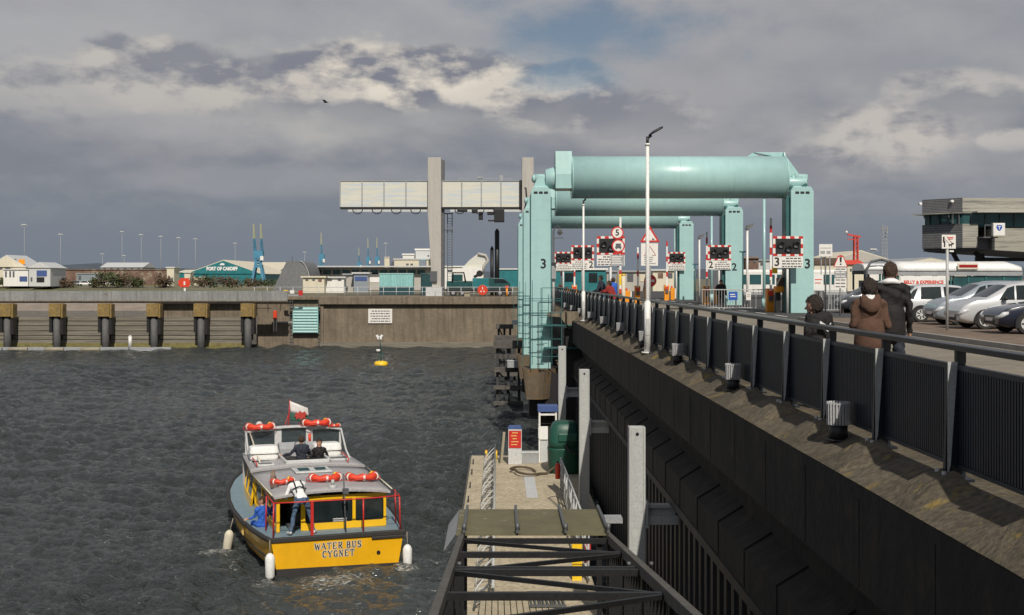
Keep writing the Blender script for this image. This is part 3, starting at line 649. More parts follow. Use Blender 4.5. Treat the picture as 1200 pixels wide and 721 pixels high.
# handrail at the right side
hr = thing('handrail', 'galvanised handrail leading up the right side of the pontoon', 'railing', (2.3, 37, ZD))
m_ = MB(); m_.tube([(2.3, 43.6, ZD+1.15), (2.3, 30, ZD+1.32)], .03).tube([(2.3, 43.6, ZD+.12), (2.3, 30, ZD+.2)], .025).tube([(2.3, 43.6, ZD+.62), (2.3, 30, ZD+.72)], .02); put('rail_bar', m_, 'galv', hr)
for i in range(12):
    y = 43.6-i*1.2; put('upright', MB().tube([(2.3, y, ZD), (2.3, y, ZD+1.17+i*.012)], .032), 'galv', hr)
put('infill', MB().tube([(2.3, 43.4, ZD+1.1), (2.3, 42.4, ZD+.2)], .018).tube([(2.3, 41, ZD+1.1), (2.3, 40, ZD+.2)], .018).tube([(2.3, 38.6, ZD+1.1), (2.3, 37.6, ZD+.2)], .018).tube([(2.3, 36.2, ZD+1.1), (2.3, 35.2, ZD+.2)], .018), 'galv', hr)
# things on the pontoon
t = thing('information_kiosk', 'grey cabinet with a red notice panel at the far end of the pontoon', 'kiosk', (.72, 49.6, ZD))
local('cabinet', MB().box(-.28, .28, -.2, .25, 0, 1.48), 'lightgrey', t, .02)
local('notice_panel', MB().box(-.25, .25, -.225, -.202, .70, 1.40), 'red', t)
m_ = MB()
for r_ in range(5):
    m_.box(-.17+random.uniform(0, .08), .17-random.uniform(0, .1), -.229, -.226, 1.30-r_*.12, 1.335-r_*.12)
local('notice_lines', m_, 'gold', t); local('top', MB().prism([(-.3, 1.481), (.3, 1.481), (.24, 1.58), (-.24, 1.58)], -.22, .27, 'y'), 'blueroof', t)
t = thing('timber_post', 'short leaning timber posts left of the red notice cabinet', 'post', (.28, 49.8, ZD))
local('post', MB().bar((-.12, 0, 0), (.0, 0, 1.3), .10), 'rope', t); local('dark_post', MB().bar((-.18, .1, 0), (-.02, .1, 1.0), .12), 'timber', t)
t = thing('pump_kiosk', 'open white framed kiosk with a blue roof band at the pontoon end', 'kiosk', (2.1, 50.4, ZD))
m_ = MB(); m_.box(-.38, -.31, -.3, -.23, 0, 2.35).box(.31, .38, -.3, -.23, 0, 2.35).box(-.38, -.31, .3, .37, 0, 2.35).box(.31, .38, .3, .37, 0, 2.35); m_.box(-.38, .38, -.302, -.29, 1.95, 2.03)
local('frame', m_, 'white', t); local('roof_band', MB().box(-.42, .42, -.34, .4, 2.1, 2.36), 'blueroof', t, .01)
local('back_panel', MB().box(-.3, .3, .25, .28, .9, 1.95), 'concrete_dark', t); local('door', MB().box(-.37, .0, -.33, -.31, .95, 1.5), 'whitegloss', t); local('lower_panel', MB().box(-.3, .3, -.27, -.24, 0, .92), 'lightgrey', t)
t = thing('storage_box', 'low grey box between the red cabinet and the blue roofed kiosk', 'box', (1.3, 50.0, ZD)); local('body', MB().box(-.38, .4, -.25, .25, 0, .42), 'grey', t, .01); local('lid', MB().box(-.40, .42, -.27, .27, .422, .46), 'lightgrey', t, .01)
t = thing('fuel_tank', 'big rounded dark green plastic tank on the right of the pontoon', 'tank', (2.66, 47.6, ZD))
def rr(w_, d_, z, n=20, p=3.2):
    return [(math.copysign(abs(math.cos(a))**(2/p), math.cos(a))*w_, math.copysign(abs(math.sin(a))**(2/p), math.sin(a))*d_, z) for a in [2*math.pi*i/n for i in range(n)]]
local('body', MB().loft([rr(.58, .55, 0), rr(.66, .6, .1), rr(.68, .62, .9), rr(.69, .63, .92), rr(.69, .63, .98), rr(.68, .62, 1.0)]), 'tankgreen', t)
local('lid', MB().loft([rr(.67, .61, 1.002), rr(.66, .6, 1.25), rr(.60, .55, 1.7), rr(.50, .46, 1.93), rr(.38, .35, 2.02)]), 'tankgreen', t)
local('hatch', MB().box(-.28, .45, -.66, -.54, 1.28, 1.60), 'tankgreen', t, .03); local('pipe', MB().tube([(-.05, -.66, 1.2), (.15, -.72, .95), (.45, -.72, .8), (.72, -.7, .78)], .04), 'black', t)
t = tag(put('mooring_hose', MB().tube([(1.0+.5*math.cos(a)+(.2 if a > 3 else 0), 47.2+.9*math.sin(a), ZD+.05+.10*abs(math.sin(a*.5))) for a in np.linspace(.2, 5.8, 26)]+[(1.9, 46.9, ZD+.06), (2.3, 47.1, ZD+.3)], .045, 8), 'hose', loc=None), 'brown hose looped on the pontoon deck before the green tank', 'hose')
for (x, lab) in ((-.48, 'left short yellow bollard at the far edge of the pontoon'), (-.06, 'right short yellow bollard at the far edge of the pontoon')):
    t = thing('yellow_bollard', lab, 'bollard', (x, 50.9, ZD), group='yellow bollards at the pontoon end'); local('post', MB().cyl((0, 0, 0), (0, 0, .36), .055, n=12), 'yellow', t); local('cap', MB().cyl((0, 0, .361), (0, 0, .40), .06, .04, n=12), 'orange', t)
t = thing('fire_extinguisher', 'red fire extinguisher hanging at the far end of the pontoon handrail', 'extinguisher', (2.17, 43.3, ZD+.45), group='extinguishers on the pontoon'); local('cylinder', MB().cyl((0, 0, 0), (0, 0, .5), .09, n=12).ell((0, 0, .5), .09, .09, .07), 'lifered', t); local('valve', MB().cyl((0, 0, .56), (0, 0, .64), .03, n=8), 'black', t)
t = thing('fire_extinguisher', 'small red fire extinguisher beside the yellow cabinet under the gangway roof', 'extinguisher', (2.36, 31.5, ZD+.25), group='extinguishers on the pontoon'); local('cylinder', MB().cyl((0, 0, 0), (0, 0, .45), .09, n=12).ell((0, 0, .45), .09, .09, .07), 'red', t); local('valve', MB().cyl((0, 0, .51), (0, 0, .58), .03, n=8), 'black', t)
t = thing('yellow_cabinet', 'tall narrow yellow cabinet seen through the gangway roof bars', 'cabinet', (2.02, 30.6, ZD)); local('box', MB().box(-.13, .13, -.12, .12, .42, .95), 'yellow', t, .01); local('stand', MB().box(-.12, .12, -.1, .1, 0, .40), 'yellow', t); local('hinge', MB().box(-.17, -.135, -.1, .1, .5, .65), 'black', t)
t = thing('wall_float', 'pale flat box floating against the wall behind the pontoon handrail', 'box', (3.0, 38.5, WATER+.12)); local('body', MB().box(-.15, .25, -.35, .35, -.2, .25), 'lightgrey', t, .02); local('rim', MB().box(-.17, .27, -.37, .37, .252, .28), 'white', t)

# ---- covered gangway: roof truss, side bars, canopy, ramp
gw = thing('gangway', 'black steel gangway cage with a dirty translucent canopy over the pontoon', 'gangway', (.58, 14, -1.5))
def zt(y): return EYE-3.9+.128*(18-y)
XL, XR = -.54, 1.68
for x in (XL, XR):
    m_ = MB(); m_.bar((x, 5.0, zt(5)), (x, 18.6, zt(18.6)), .085, .13); put('top_chord', m_, 'rustgrey', gw, bev=.008)
    m_ = MB(); m_.bar((x, 5.0, zt(5)-2.15), (x, 18.0, zt(18)-2.15), .10, .14); put('bottom_chord', m_, 'black', gw)
for i in range(7):
    y = 17.9-2*i; m_ = MB(); m_.bar((XL, y, zt(y)-.03), (XR, y, zt(y)-.03), .065, .075)
    if i == 2: m_.bar((XL, y+.28, zt(y+.28)-.03), (XR, y+.28, zt(y+.28)-.03), .06, .07)
    put('cross_bar', m_, 'black', gw)
    if i < 6:
        a, b_ = (XL, XR) if i % 2 == 0 else (XR, XL)
        m_ = MB(); m_.bar((a, y, zt(y)-.03), (b_, y-2, zt(y-2)-.03), .042, .05); put('diagonal', m_, 'black', gw)
for x in (XL, XR):
    y = 18.0; i = 0
    while y > 6:
        w_ = .075 if i % 8 == 0 else .032
        put('side_bar', MB().bar((x, y, zt(y)-.05), (x, y, zt(y)-2.15), w_, w_), 'black', gw); y -= .27; i += 1
for (x, y) in ((XL, 13.9), (XR, 13.9)):
    for dx in (-.16, .10): put('lug', MB().cyl((x+dx, y, zt(y)+.05), (x+dx, y, zt(y)+.09), .024, n=10), 'galv_dark', gw)
cz = zt(18.3)+.10
m_ = MB(); m_.add([(-.62, 18.0, cz), (1.70, 18.0, cz), (1.70, 19.85, cz+.02), (-.62, 19.85, cz+.02)]+[(-.62, 18.0, cz-.02), (1.70, 18.0, cz-.02), (1.70, 19.85, cz), (-.62, 19.85, cz)], [(0, 1, 2, 3), (7, 6, 5, 4), (0, 4, 5, 1), (1, 5, 6, 2), (2, 6, 7, 3), (3, 7, 4, 0)])
cn = put('canopy', m_, 'canopy', gw)
put('valance', MB().add([(-.625, 18.0, cz), (-.625, 19.85, cz+.02), (-.80, 19.85, cz-.22), (-.80, 18.0, cz-.24), (-.64, 18.0, cz-.02), (-.64, 19.85, cz), (-.81, 19.85, cz-.24), (-.81, 18.0, cz-.26)], [(0, 1, 2, 3), (7, 6, 5, 4), (0, 3, 7, 4), (1, 5, 6, 2), (0, 4, 5, 1), (3, 2, 6, 7)]), 'grey', cn)
for x in (-.5, .30, 1.02, 1.66): put('canopy_rib', MB().box(x-.02, x+.02, 17.95, 19.95, cz+.025, cz+.075).cyl((x, 18.0, cz+.06), (x, 18.0, cz+.16), .035, n=8), 'galv_dark', cn)
for x in (XL, XR):
    for y in (18.0, 19.8): put('canopy_leg', MB().box(x-.04, x+.04, y-.04, y+.04, zt(18)-2.9, cz-.03), 'black', cn)
rp = MB()
zf = lambda y: ZD+.05+(29.3-y)*.14
n = 14
for i in range(n):
    x0 = XL+.15+i*(XR-XL-.3)/n; x1 = x0+(XR-XL-.3)/n-.02
    for a, b_ in ((29.3, 22), (21.98, 18.5)): rp.add([(x0, a, zf(a)), (x1, a, zf(a)), (x1, b_, zf(b_)), (x0, b_, zf(b_)), (x0, a, zf(a)-.04), (x1, a, zf(a)-.04), (x1, b_, zf(b_)-.04), (x0, b_, zf(b_)-.04)], [(0, 1, 2, 3), (7, 6, 5, 4), (0, 4, 5, 1), (1, 5, 6, 2), (2, 6, 7, 3), (3, 7, 4, 0)])
put('ramp', rp, 'plank', gw)
gr = MB()
for i in range(9): gr.bar((.75+i*.09, 28.6, zf(28.6)+.04), (.75+i*.09, 26.2, zf(26.2)+.04), .035)
gr.bar((.7, 28.6, zf(28.6)+.05), (1.5, 28.6, zf(28.6)+.05), .05).bar((.7, 26.2, zf(26.2)+.05), (1.5, 26.2, zf(26.2)+.05), .05)
put('grating', gr, 'galv_dark', gw)
m_ = MB(); m_.box(1.72, 2.0, 19.2, 19.5, zt(18)-.02, zt(18)+.06); put('hinge_plate', m_, 'grey', gw)
# ================================================================== PEOPLE
def limb_mb(mb, a, b, ra, rb, flat=1., side=None, n=14, mi=0):
    """rounded tapered limb; flat squeezes it across 'side'"""
    a = Vector(a); b = Vector(b); d = (b-a); ln = d.length or 1e-4; d = d/ln if d.length > 1e-6 else Vector((0, 0, 1))
    if side is None: side = Vector((1, 0, 0)) if abs(d.x) < .8 else Vector((0, 1, 0))
    else: side = Vector(side)
    u = (side-d*side.dot(d)).normalized(); q = u.cross(d)
    rings = []
    for t, k in ((-1, .05), (-.8, .6), (-.45, .89), (0, 1)): rings.append((a+d*ra*t*min(flat, 1), ra*k))
    for t in (.25, .5, .75): rings.append((a+d*ln*t, ra+(rb-ra)*t))
    for t, k in ((0, 1), (.45, .89), (.8, .6), (1, .05)): rings.append((b+d*rb*t*min(flat, 1), rb*k))
    mb.loft([[p+u*r*math.cos(2*math.pi*i/n)+q*r*flat*math.sin(2*math.pi*i/n) for i in range(n)] for p, r in rings], mi=mi)
def person(label, loc, rz, J, mats, voxel=.014, group=None, hair='hairdark', long_hair=False, bulk=1.0, extras=None, hs=1.0):
    """J: joints in local metres, local +y = where the figure faces. mats: skin, top, trousers, shoes"""
    root = thing('person', label, 'person', loc, rz, group)
    segs = []; mb = MB()
    def seg(a, b, ra, rb, mi, flat=1., side=None): segs.append((Vector(a), Vector(b), ra, rb, mi)); limb_mb(mb, a, b, ra, rb, flat, side)
    P = {k: Vector(v) for k, v in J.items()}
    B = bulk; hip = (P['hl']+P['hr'])/2; sh = (P['sl']+P['sr'])/2; ax = (P['sr']-P['sl']).normalized()
    seg(hip+(sh-hip)*.05, hip+(sh-hip)*.45, .165*B, .150*B, 1, .70, ax)
    seg(hip+(sh-hip)*.45, hip+(sh-hip)*.82, .155*B, .182*B, 1, .64, ax)
    seg(P['sl']+(sh-P['sl'])*.25, P['sr']+(sh-P['sr'])*.25, .080*B, .080*B, 1)
    for s in 'lr': seg(sh+Vector((0, 0, .05)), P['s'+s]+Vector((0, 0, .0)), .062, .058*B, 1)
    seg(hip-Vector((0, 0, .03)), hip+(sh-hip)*.12, .165*B, .16*B, 2, .78, ax)
    for s in 'lr':
        seg(P['h'+s], P['k'+s], .092*B**.5, .062, 2); seg(P['k'+s], P['a'+s], .062, .045, 2)
        seg(P['a'+s]-Vector((0, .03, .03)), P['t'+s], .045, .036, 3)
        seg(P['s'+s]-Vector((0, 0, .03)), P['e'+s], .058*B, .046*B, 1); seg(P['e'+s], P['w'+s], .050*B, .036*B, 1)
        # hand: palm, four fingers, thumb
        fdir = (P['w'+s]-P['e'+s]).normalized(); acr = fdir.cross(ax); acr = acr.normalized() if acr.length > .1 else Vector((0, 1, 0))
        nrm = fdir.cross(acr).normalized()
        if voxel < .02:
            pa = P['w'+s]+fdir*.085; seg(P['w'+s], pa, .027, .036, 0, .55, acr)
            for q, (o_, ln) in enumerate(((-.028, .068), (-.009, .078), (.010, .074), (.028, .058))):
                b0 = pa+acr*o_; b1 = b0+fdir*ln*.5+nrm*.008; b2 = b1+fdir*ln*.45+nrm*.022
                seg(b0, b1, .0095, .009, 0); seg(b1, b2, .009, .0075, 0)
            tb = P['w'+s]+fdir*.03-acr*.022; tm = tb-acr*.030+fdir*.028; seg(tb, tm, .013, .011, 0); seg(tm, tm+fdir*.035+nrm*.006, .011, .009, 0)
        else: seg(P['w'+s], P['w'+s]+fdir*.15, .036, .022, 0, .6, acr)
    hd = P['head']; hf = (P.get('look', Vector((0, 1, 0)))).normalized(); hr_ = hf.cross(Vector((0, 0, 1))).normalized()
    seg(sh+Vector((0, 0, .0)), hd-Vector((0, 0, .07)), .062, .055, 0)
    seg(hd+Vector((0, 0, .035))*hs, hd-Vector((0, 0, .025))*hs, .088*hs, .078*hs, 0)
    seg(hd+hf*.035*hs-Vector((0, 0, .06))*hs, hd+hf*.045*hs-Vector((0, 0, .085))*hs, .052*hs, .035*hs, 0)
    seg(hd+hf*.088*hs-Vector((0, 0, .005)), hd+hf*.105*hs-Vector((0, 0, .03))*hs, .012, .016, 0)
    for q in (-1, 1): seg(hd+hr_*q*.082*hs, hd+hr_*q*.086*hs-Vector((0, 0, .035)), .018, .014, 0)
    me = mb.mesh('body', list(mats), fix=False); o = bpy.data.objects.new('body', me); COL.objects.link(o)
    r = o.modifiers.new('r', 'REMESH'); r.mode = 'VOXEL'; r.voxel_size = voxel; r.use_smooth_shade = True
    sm = o.modifiers.new('s', 'SMOOTH'); sm.factor = .5; sm.iterations = 6 if voxel < .02 else 4
    dg = bpy.context.evaluated_depsgraph_get(); me2 = bpy.data.meshes.new_from_object(o.evaluated_get(dg)); o.modifiers.clear(); o.data = me2
    me2.materials.clear()
    for m_ in mats: me2.materials.append(M(m_))
    nf = len(me2.polygons); cen = np.zeros(nf*3); me2.polygons.foreach_get('center', cen); cen = cen.reshape(-1, 3)
    best = np.full(nf, 1e9); idx = np.zeros(nf, int)
    for a, b, ra, rb, mi in segs:
        a = np.array(a); b = np.array(b); d = b-a; L2 = d@d+1e-9; t = np.clip(((cen-a)@d)/L2, 0, 1); dist = np.linalg.norm(cen-(a+t[:, None]*d), axis=1)/(ra+(rb-ra)*t)
        k = dist < best; best[k] = dist[k]; idx[k] = mi
    me2.polygons.foreach_set('material_index', idx.tolist()); me2.polygons.foreach_set('use_smooth', [True]*nf); me2.update()
    # folds in the clothes
    co = np.zeros(len(me2.vertices)*3); me2.vertices.foreach_get('co', co); co = co.reshape(-1, 3)
    nm = np.zeros(len(me2.vertices)*3); me2.vertices.foreach_get('normal', nm); nm = nm.reshape(-1, 3)
    fold = .0065*np.sin(co[:, 2]*38+co[:, 0]*22+3*np.sin(co[:, 1]*17+co[:, 2]*9))+.005*np.sin(co[:, 0]*44-co[:, 2]*27+co[:, 1]*20)
    cl = co[:, 2] < hd.z-.15; me2.vertices.foreach_set('co', (co+nm*(fold*cl)[:, None]*(1 if voxel < .03 else .5)).reshape(-1).tolist()); me2.update()
    o.parent = root; me2.name = 'body'
    # hair
    if hair:
        hb = MB(); nu, nv = 44, 30; v = []
        for i in range(nv+1):
            t = math.pi*i/nv
            for j in range(nu):
                a = 2*math.pi*j/nu; dx, dy, dz = math.sin(t)*math.cos(a), math.sin(t)*math.sin(a), math.cos(t)
                rr_ = .97+.02*math.sin(a*3+dz*4+1)+.016*math.sin(a*7-dz*9)+random.uniform(-.075, .075)+.03*math.sin(a*11+dz*7)
                v.append(hd+hs*(hr_*dx*.098*rr_+hf*(dy*.108*rr_-.012)+Vector((0, 0, 1))*(dz*.122*rr_+.022)))
        f = []
        for i in range(nv):
            for j in range(nu):
                c = sum((v[(i+k)*nu+(j+l_) % nu] for k in (0, 1) for l_ in (0, 1)), Vector())/4-hd
                y = c.dot(hf); z = c.z
                if y > .01*hs and z < .052*hs: continue
                if z < -.062*hs: continue
                f.append((i*nu+j, i*nu+(j+1) % nu, (i+1)*nu+(j+1) % nu, (i+1)*nu+j))
        hb.add(v, f, 0, True)
        if long_hair: limb_mb(hb, hd-hf*.03+Vector((0, 0, .02)), hd-hf*.055-Vector((0, 0, .17)), .098, .06, .7, hr_)
        ho = local('hair', hb, hair, root, fix=False)
    if extras: extras(root, P, hd, sh, hf, ax)
    return root
def stand(h=1.75, lean=0., arm=.0, sw=.19, stride=0., elbow=(.05, .05)):
    k = h/1.75; w_ = .095
    J = dict(hl=(-w_, 0, .92*k), hr=(w_, 0, .92*k), kl=(-w_-.01, .02+stride*.5, .50*k), kr=(w_+.01, .02-stride*.4, .50*k), al=(-w_-.01, stride, .09), ar=(w_+.01, -stride, .09+abs(stride)*.2),
             tl=(-w_-.03, .15+stride, .045), tr=(w_+.03, .15-stride, .045+abs(stride)*.1), sl=(-sw, lean, 1.43*k), sr=(sw, lean, 1.43*k),
             el=(-sw-elbow[0], lean-.02, 1.14*k), er=(sw+elbow[1], lean-.02, 1.14*k), wl=(-sw-elbow[0]-.01, lean+.09+arm, .90*k), wr=(sw+elbow[1]+.01, lean+.09+arm, .90*k), head=(0, lean+.02, 1.63*k))
    return J
# man in the dark jacket
def man_extras(root, P, hd, sh, hf, ax):
    m_ = MB(); m_.loft([[(sh.x+(.145+.02*math.sin(3*a))*s_*math.cos(a), sh.y+.02+.13*s_*math.sin(a), sh.z+zz+.03*(-math.sin(a))) for a in [2*math.pi*i/24 for i in range(24)]] for s_, zz in ((.75, .03), (1.05, .045), (1.0, .085), (.62, .105), (.55, .10))])
    local('collar', m_, 'whitecloth', root)
    m_ = MB(); limb_mb(m_, (P['hl']+P['hr'])/2+Vector((-.0, -.01, -.04)), (P['hl']+P['hr'])/2+Vector((0, -.01, .22)), .190, .178, .80, (1, 0, 0), 24); local('jacket_hem', m_, 'blackcloth', root)
J = stand(1.82, .0, 0, .185, .12, (.035, .05)); J['look'] = (.25, 1, 0)
person('man in a black jacket with a white hood, seen from behind, walking', (5.07, 15.5, -.02), R(-12), J, ('skin', 'blackcloth', 'darktrouser', 'shoe'), .012, 'walkers on the promenade', 'hairbrown', bulk=1.0, extras=man_extras, hs=.93)
def hood_extras(root, P, hd, sh, hf, ax):
    m_ = MB(); m_.loft([[(sh.x+s_*.112*math.cos(a)*(1+.05*math.sin(4*a)), sh.y-.045+s_*.10*math.sin(a)-zz*.3, sh.z+.055-.11*max(0, -math.sin(a))*s_+zz) for a in [2*math.pi*i/28 for i in range(28)]] for s_, zz in ((.5, .05), (.85, .07), (1.1, .045), (1.22, -.01), (1.12, -.05), (.9, -.045))])
    local('hood', m_, 'browncloth', root)
    c_ = MB(); limb_mb(c_, sh+Vector((0, -.02, .06)), sh+Vector((0, -.01, .10)), .075, .066, 1); local('shirt_collar', c_, 'whitecloth', root)
    m_ = MB(); limb_mb(m_, (P['hl']+P['hr'])/2+Vector((0, -.01, -.05)), (P['hl']+P['hr'])/2+Vector((0, -.01, .18)), .195, .180, .84, (1, 0, 0), 24); local('hoodie_hem', m_, 'browncloth', root)
J = stand(1.585, .0, .08, .165, .10, (.04, .05)); J['look'] = (.1, 1, 0); J['wl'] = (-.17, .20, 1.02); J['wr'] = (.18, .18, .98)
person('boy in a brown hooded sweatshirt with curly dark hair, seen from behind', (4.66, 15.05, -.02), R(-6), J, ('skin', 'browncloth', 'jeans', 'shoe'), .012, 'walkers on the promenade', 'hairdark', bulk=.98, extras=hood_extras, hs=1.04)
def girl_extras(root, P, hd, sh, hf, ax):
    m_ = MB(); m_.prism([(sh.x-.06, sh.z-.13), (sh.x+.07, sh.z-.20), (sh.x+.03, sh.z-.10), (sh.x-.05, sh.z-.05)], -.19, -.16, 'y'); local('shirt_print', m_, 'whitecloth', root)
    m_ = MB(); limb_mb(m_, sh+Vector((.11, -.045, -.02)), sh+Vector((.125, -.055, -.09)), .030, .026); local('shoulder_stripe', m_, 'whitecloth', root)
J = stand(1.34, .0, 0, .135, .05, (.04, .04)); J['look'] = (-.75, .6, -.0); J['head'] = (-.075, .0, 1.235)
person('child in a black jacket with dark spiky hair behind the railing', (4.36, 16.3, -.02), R(5), J, ('skin', 'blackcloth', 'darktrouser', 'shoe'), .012, 'walkers on the promenade', 'hairdark', long_hair=False, bulk=.98, extras=girl_extras, hs=1.12)
# farther people
def lean_on_rail(h):
    J = stand(h, .10, .1, .19); J['hl'] = (-.1, -.12, .92*h/1.75); J['hr'] = (.1, -.12, .92*h/1.75); J['wl'] = (-.2, .38, 1.05); J['wr'] = (.2, .38, 1.05); J['el'] = (-.26, .2, 1.08); J['er'] = (.26, .2, 1.08); return J
J = lean_on_rail(1.72); J['look'] = (0, 1, -.1)
person('person in a dark jacket leaning on the far part of the navy railing', (4.62, 52.5, -.02), R(70), J, ('skin', 'darktrouser', 'jeans', 'shoe'), .022, 'people at the far railing', 'hairdark', bulk=1.25)
J = lean_on_rail(1.48)
person('person in a dark red coat bent over the far part of the railing', (4.62, 48.6, -.02), R(60), J, ('skin', 'redcloth', 'darktrouser', 'shoe'), .022, 'people at the far railing', 'hairbrown', bulk=1.35)
person('person in a blue top standing behind the dark leaning figure', (5.2, 54.0, -.02), R(20), stand(1.62), ('skin', 'bluecloth', 'jeans', 'shoe'), .024, 'people at the far railing', 'hairbrown', bulk=1.1)
person('person with dark hair behind the silver barrier, left of the blue plate', (11.5, 61.8, -.03), R(180), stand(1.5), ('skin', 'blackcloth', 'darktrouser', 'shoe'), .024, None, 'hairdark', bulk=1.15)

# ================================================================== WATER BUS
BX, BY, BR = -4.49, 33.85, R(18.3)
boat = thing('passenger_boat', 'yellow and grey passenger boat lettered WATER BUS CYGNET on its stern', 'boat', (BX, BY, WATER), BR)
ST = [(0, 1.87, 1.72, .97), (.5, 1.97, 1.8, .95), (1.8, 2.16, 1.98, .93), (3.2, 2.30, 2.1, .93), (4.8, 2.38, 2.12, .96), (6.3, 2.36, 2.0, 1.0), (7.8, 2.24, 1.75, 1.07), (9.3, 1.92, 1.3, 1.16), (10.6, 1.42, .78, 1.26), (11.7, .78, .28, 1.36), (12.4, .22, .05, 1.44), (12.55, .04, .02, 1.46)]
rings = []
for t, a, b_, z in ST:
    rings.append([(-a, t, z), (-a*.995, t, z*.75), (-(a*.6+b_*.4), t, z*.4), (-b_, t, .10), (-b_*.93, t, -.05), (-b_*.55, t, -.35), (0, t, -.45), (b_*.55, t, -.35), (b_*.93, t, -.05), (b_, t, .10), ((a*.6+b_*.4), t, z*.4), (a*.995, t, z*.75), (a, t, z)])
m_ = MB(); m_.loft(rings, caps=False, closed=False)
for i, f in enumerate(m_.f):
    j = i % 12
    m_.m[i] = 1 if j in (3, 4, 5, 6, 7, 8) else 0
hull = local('hull', m_, ['boatyellow', 'rubber'], boat, fix=False)
tr = MB(); a, b_, z = 1.87, 1.72, .97
def hw(zz): return b_+(a-b_)*min(1, max(0, (zz-.1)/.8))
tr.prism([(-hw(.2), .13), (hw(.2), .07), (hw(.9), .86), (a, z-.03), (-a, z-.03), (-hw(.9), .86)], -.035, .02, 'y')
ts = local('transom', tr, 'boatyellow', boat)
bb = MB(); bb.prism([(-1.72, -.2), (1.72, -.2), (1.73, .069), (-1.73, .129)], -.04, .01, 'y'); local('boot_stripe', bb, 'rubber', boat)
local('exhaust', MB().cyl((1.15, -.06, .40), (1.15, .0, .40), .055, n=14), 'black', ts)
# lettering with serifs: thick and thin strokes
def serif_text(txt, x0, z0, hgt, wd, gap, off, fat=1.):
    G = {'W': [(0, 1, .25, 0, 1), (.25, 0, .5, .8, 0), (.5, .8, .75, 0, 1), (.75, 0, 1, 1, 0)], 'A': [(0, 0, .5, 1, 0), (.5, 1, 1, 0, 1), (.2, .38, .8, .38, 0)],
         'T': [(.5, 0, .5, 1, 1), (0, 1, 1, 1, 0), (.0, 1, .0, .78, 0), (1, 1, 1, .78, 0)], 'E': [(.2, 0, .2, 1, 1), (.1, 1, .9, 1, 0), (.1, 0, .9, 0, 0), (.2, .5, .7, .5, 0), (.9, 1, .9, .8, 0), (.9, 0, .9, .2, 0)],
         'R': [(.2, 0, .2, 1, 1), (.1, 1, .7, 1, 0), (.7, 1, .85, .85, 1), (.85, .85, .85, .65, 1), (.85, .65, .7, .5, 1), (.7, .5, .2, .5, 0), (.45, .5, .95, 0, 1)],
         'B': [(.2, 0, .2, 1, 1), (.1, 1, .65, 1, 0), (.65, 1, .8, .87, 1), (.8, .87, .8, .65, 1), (.8, .65, .6, .53, 1), (.2, .53, .6, .53, 0), (.6, .53, .88, .38, 1), (.88, .38, .88, .14, 1), (.88, .14, .7, 0, 1), (.7, 0, .1, 0, 0)],
         'U': [(.2, 1, .2, .25, 1), (.2, .25, .35, .02, 1), (.35, .02, .65, .02, 0), (.65, .02, .85, .25, 0), (.85, .25, .85, 1, 0), (.05, 1, .35, 1, 0), (.7, 1, 1, 1, 0)],
         'S': [(.85, .78, .65, 1, 0), (.65, 1, .35, 1, 0), (.35, 1, .15, .82, 1), (.15, .82, .25, .6, 1), (.25, .6, .75, .42, 1), (.75, .42, .87, .2, 1), (.87, .2, .65, 0, 1), (.65, 0, .35, 0, 0), (.35, 0, .13, .22, 0), (.85, .78, .85, 1, 0), (.13, .22, .13, 0, 0)],
         'C': [(.9, .8, .7, 1, 0), (.7, 1, .4, 1, 0), (.4, 1, .15, .75, 1), (.15, .75, .15, .25, 1), (.15, .25, .4, 0, 1), (.4, 0, .7, 0, 0), (.7, 0, .9, .22, 0), (.9, .8, .9, 1, 0)],
         'Y': [(0, 1, .5, .5, 1), (1, 1, .5, .5, 0), (.5, .5, .5, 0, 1), (.3, 0, .7, 0, 0), (-.1, 1, .2, 1, 0), (.8, 1, 1.1, 1, 0)],
         'G': [(.9, .8, .7, 1, 0), (.7, 1, .4, 1, 0), (.4, 1, .15, .75, 1), (.15, .75, .15, .25, 1), (.15, .25, .4, 0, 1), (.4, 0, .8, .02, 0), (.85, .02, .85, .42, 1), (.65, .42, 1, .42, 0)],
         'N': [(.15, 0, .15, 1, 0), (.15, 1, .85, 0, 1), (.85, 0, .85, 1, 0), (0, 0, .3, 0, 0), (.7, 1, 1, 1, 0)]}
    mb = MB(); x = x0
    for ch in txt:
        if ch != ' ':
            ww = wd*(1.25 if ch == 'W' else 1)
            for i, (x1, z1, x2, z2, thick) in enumerate(G[ch]):
                w_ = hgt*(.19 if thick else .10)*fat if fat == 1. else hgt*(.19 if thick else .10)+.03
                d = Vector((x2-x1, 0, z2-z1)); 
                yy = -.042-off-i*.0003
                mb.bar((x+x1*ww, yy, z0+z1*hgt), (x+x2*ww, yy, z0+z2*hgt), w_, .005) if 0 else None
                dx, dz = (x2-x1)*ww, (z2-z1)*hgt; ln = math.hypot(dx, dz); nx, nz = -dz/ln*w_/2, dx/ln*w_/2; ex, ez = dx/ln*w_*.3, dz/ln*w_*.3
                p = [(x+x1*ww+nx-ex, z0+z1*hgt+nz-ez), (x+x1*ww-nx-ex, z0+z1*hgt-nz-ez), (x+x2*ww-nx+ex, z0+z2*hgt-nz+ez), (x+x2*ww+nx+ex, z0+z2*hgt+nz+ez)]
                mb.prism(p, yy-.003, yy, 'y')
            x += ww+gap
        else: x += wd*.7
    return mb, x-x0
for txt, z0, hgt, wd, gap in (('WATER BUS', .60, .165, .112, .045), ('CYGNET', .375, .165, .112, .045)):
    _, ln = serif_text(txt, 0, z0, hgt, wd, gap, 0)
    mb, _ = serif_text(txt, .02-ln/2, z0, hgt, wd, gap, -.005, 2.0); local('lettering_outline', mb, 'cream', ts)
    mb, _ = serif_text(txt, .02-ln/2, z0, hgt, wd, gap, 0); local('lettering', mb, 'rubber', ts)
m_ = MB()
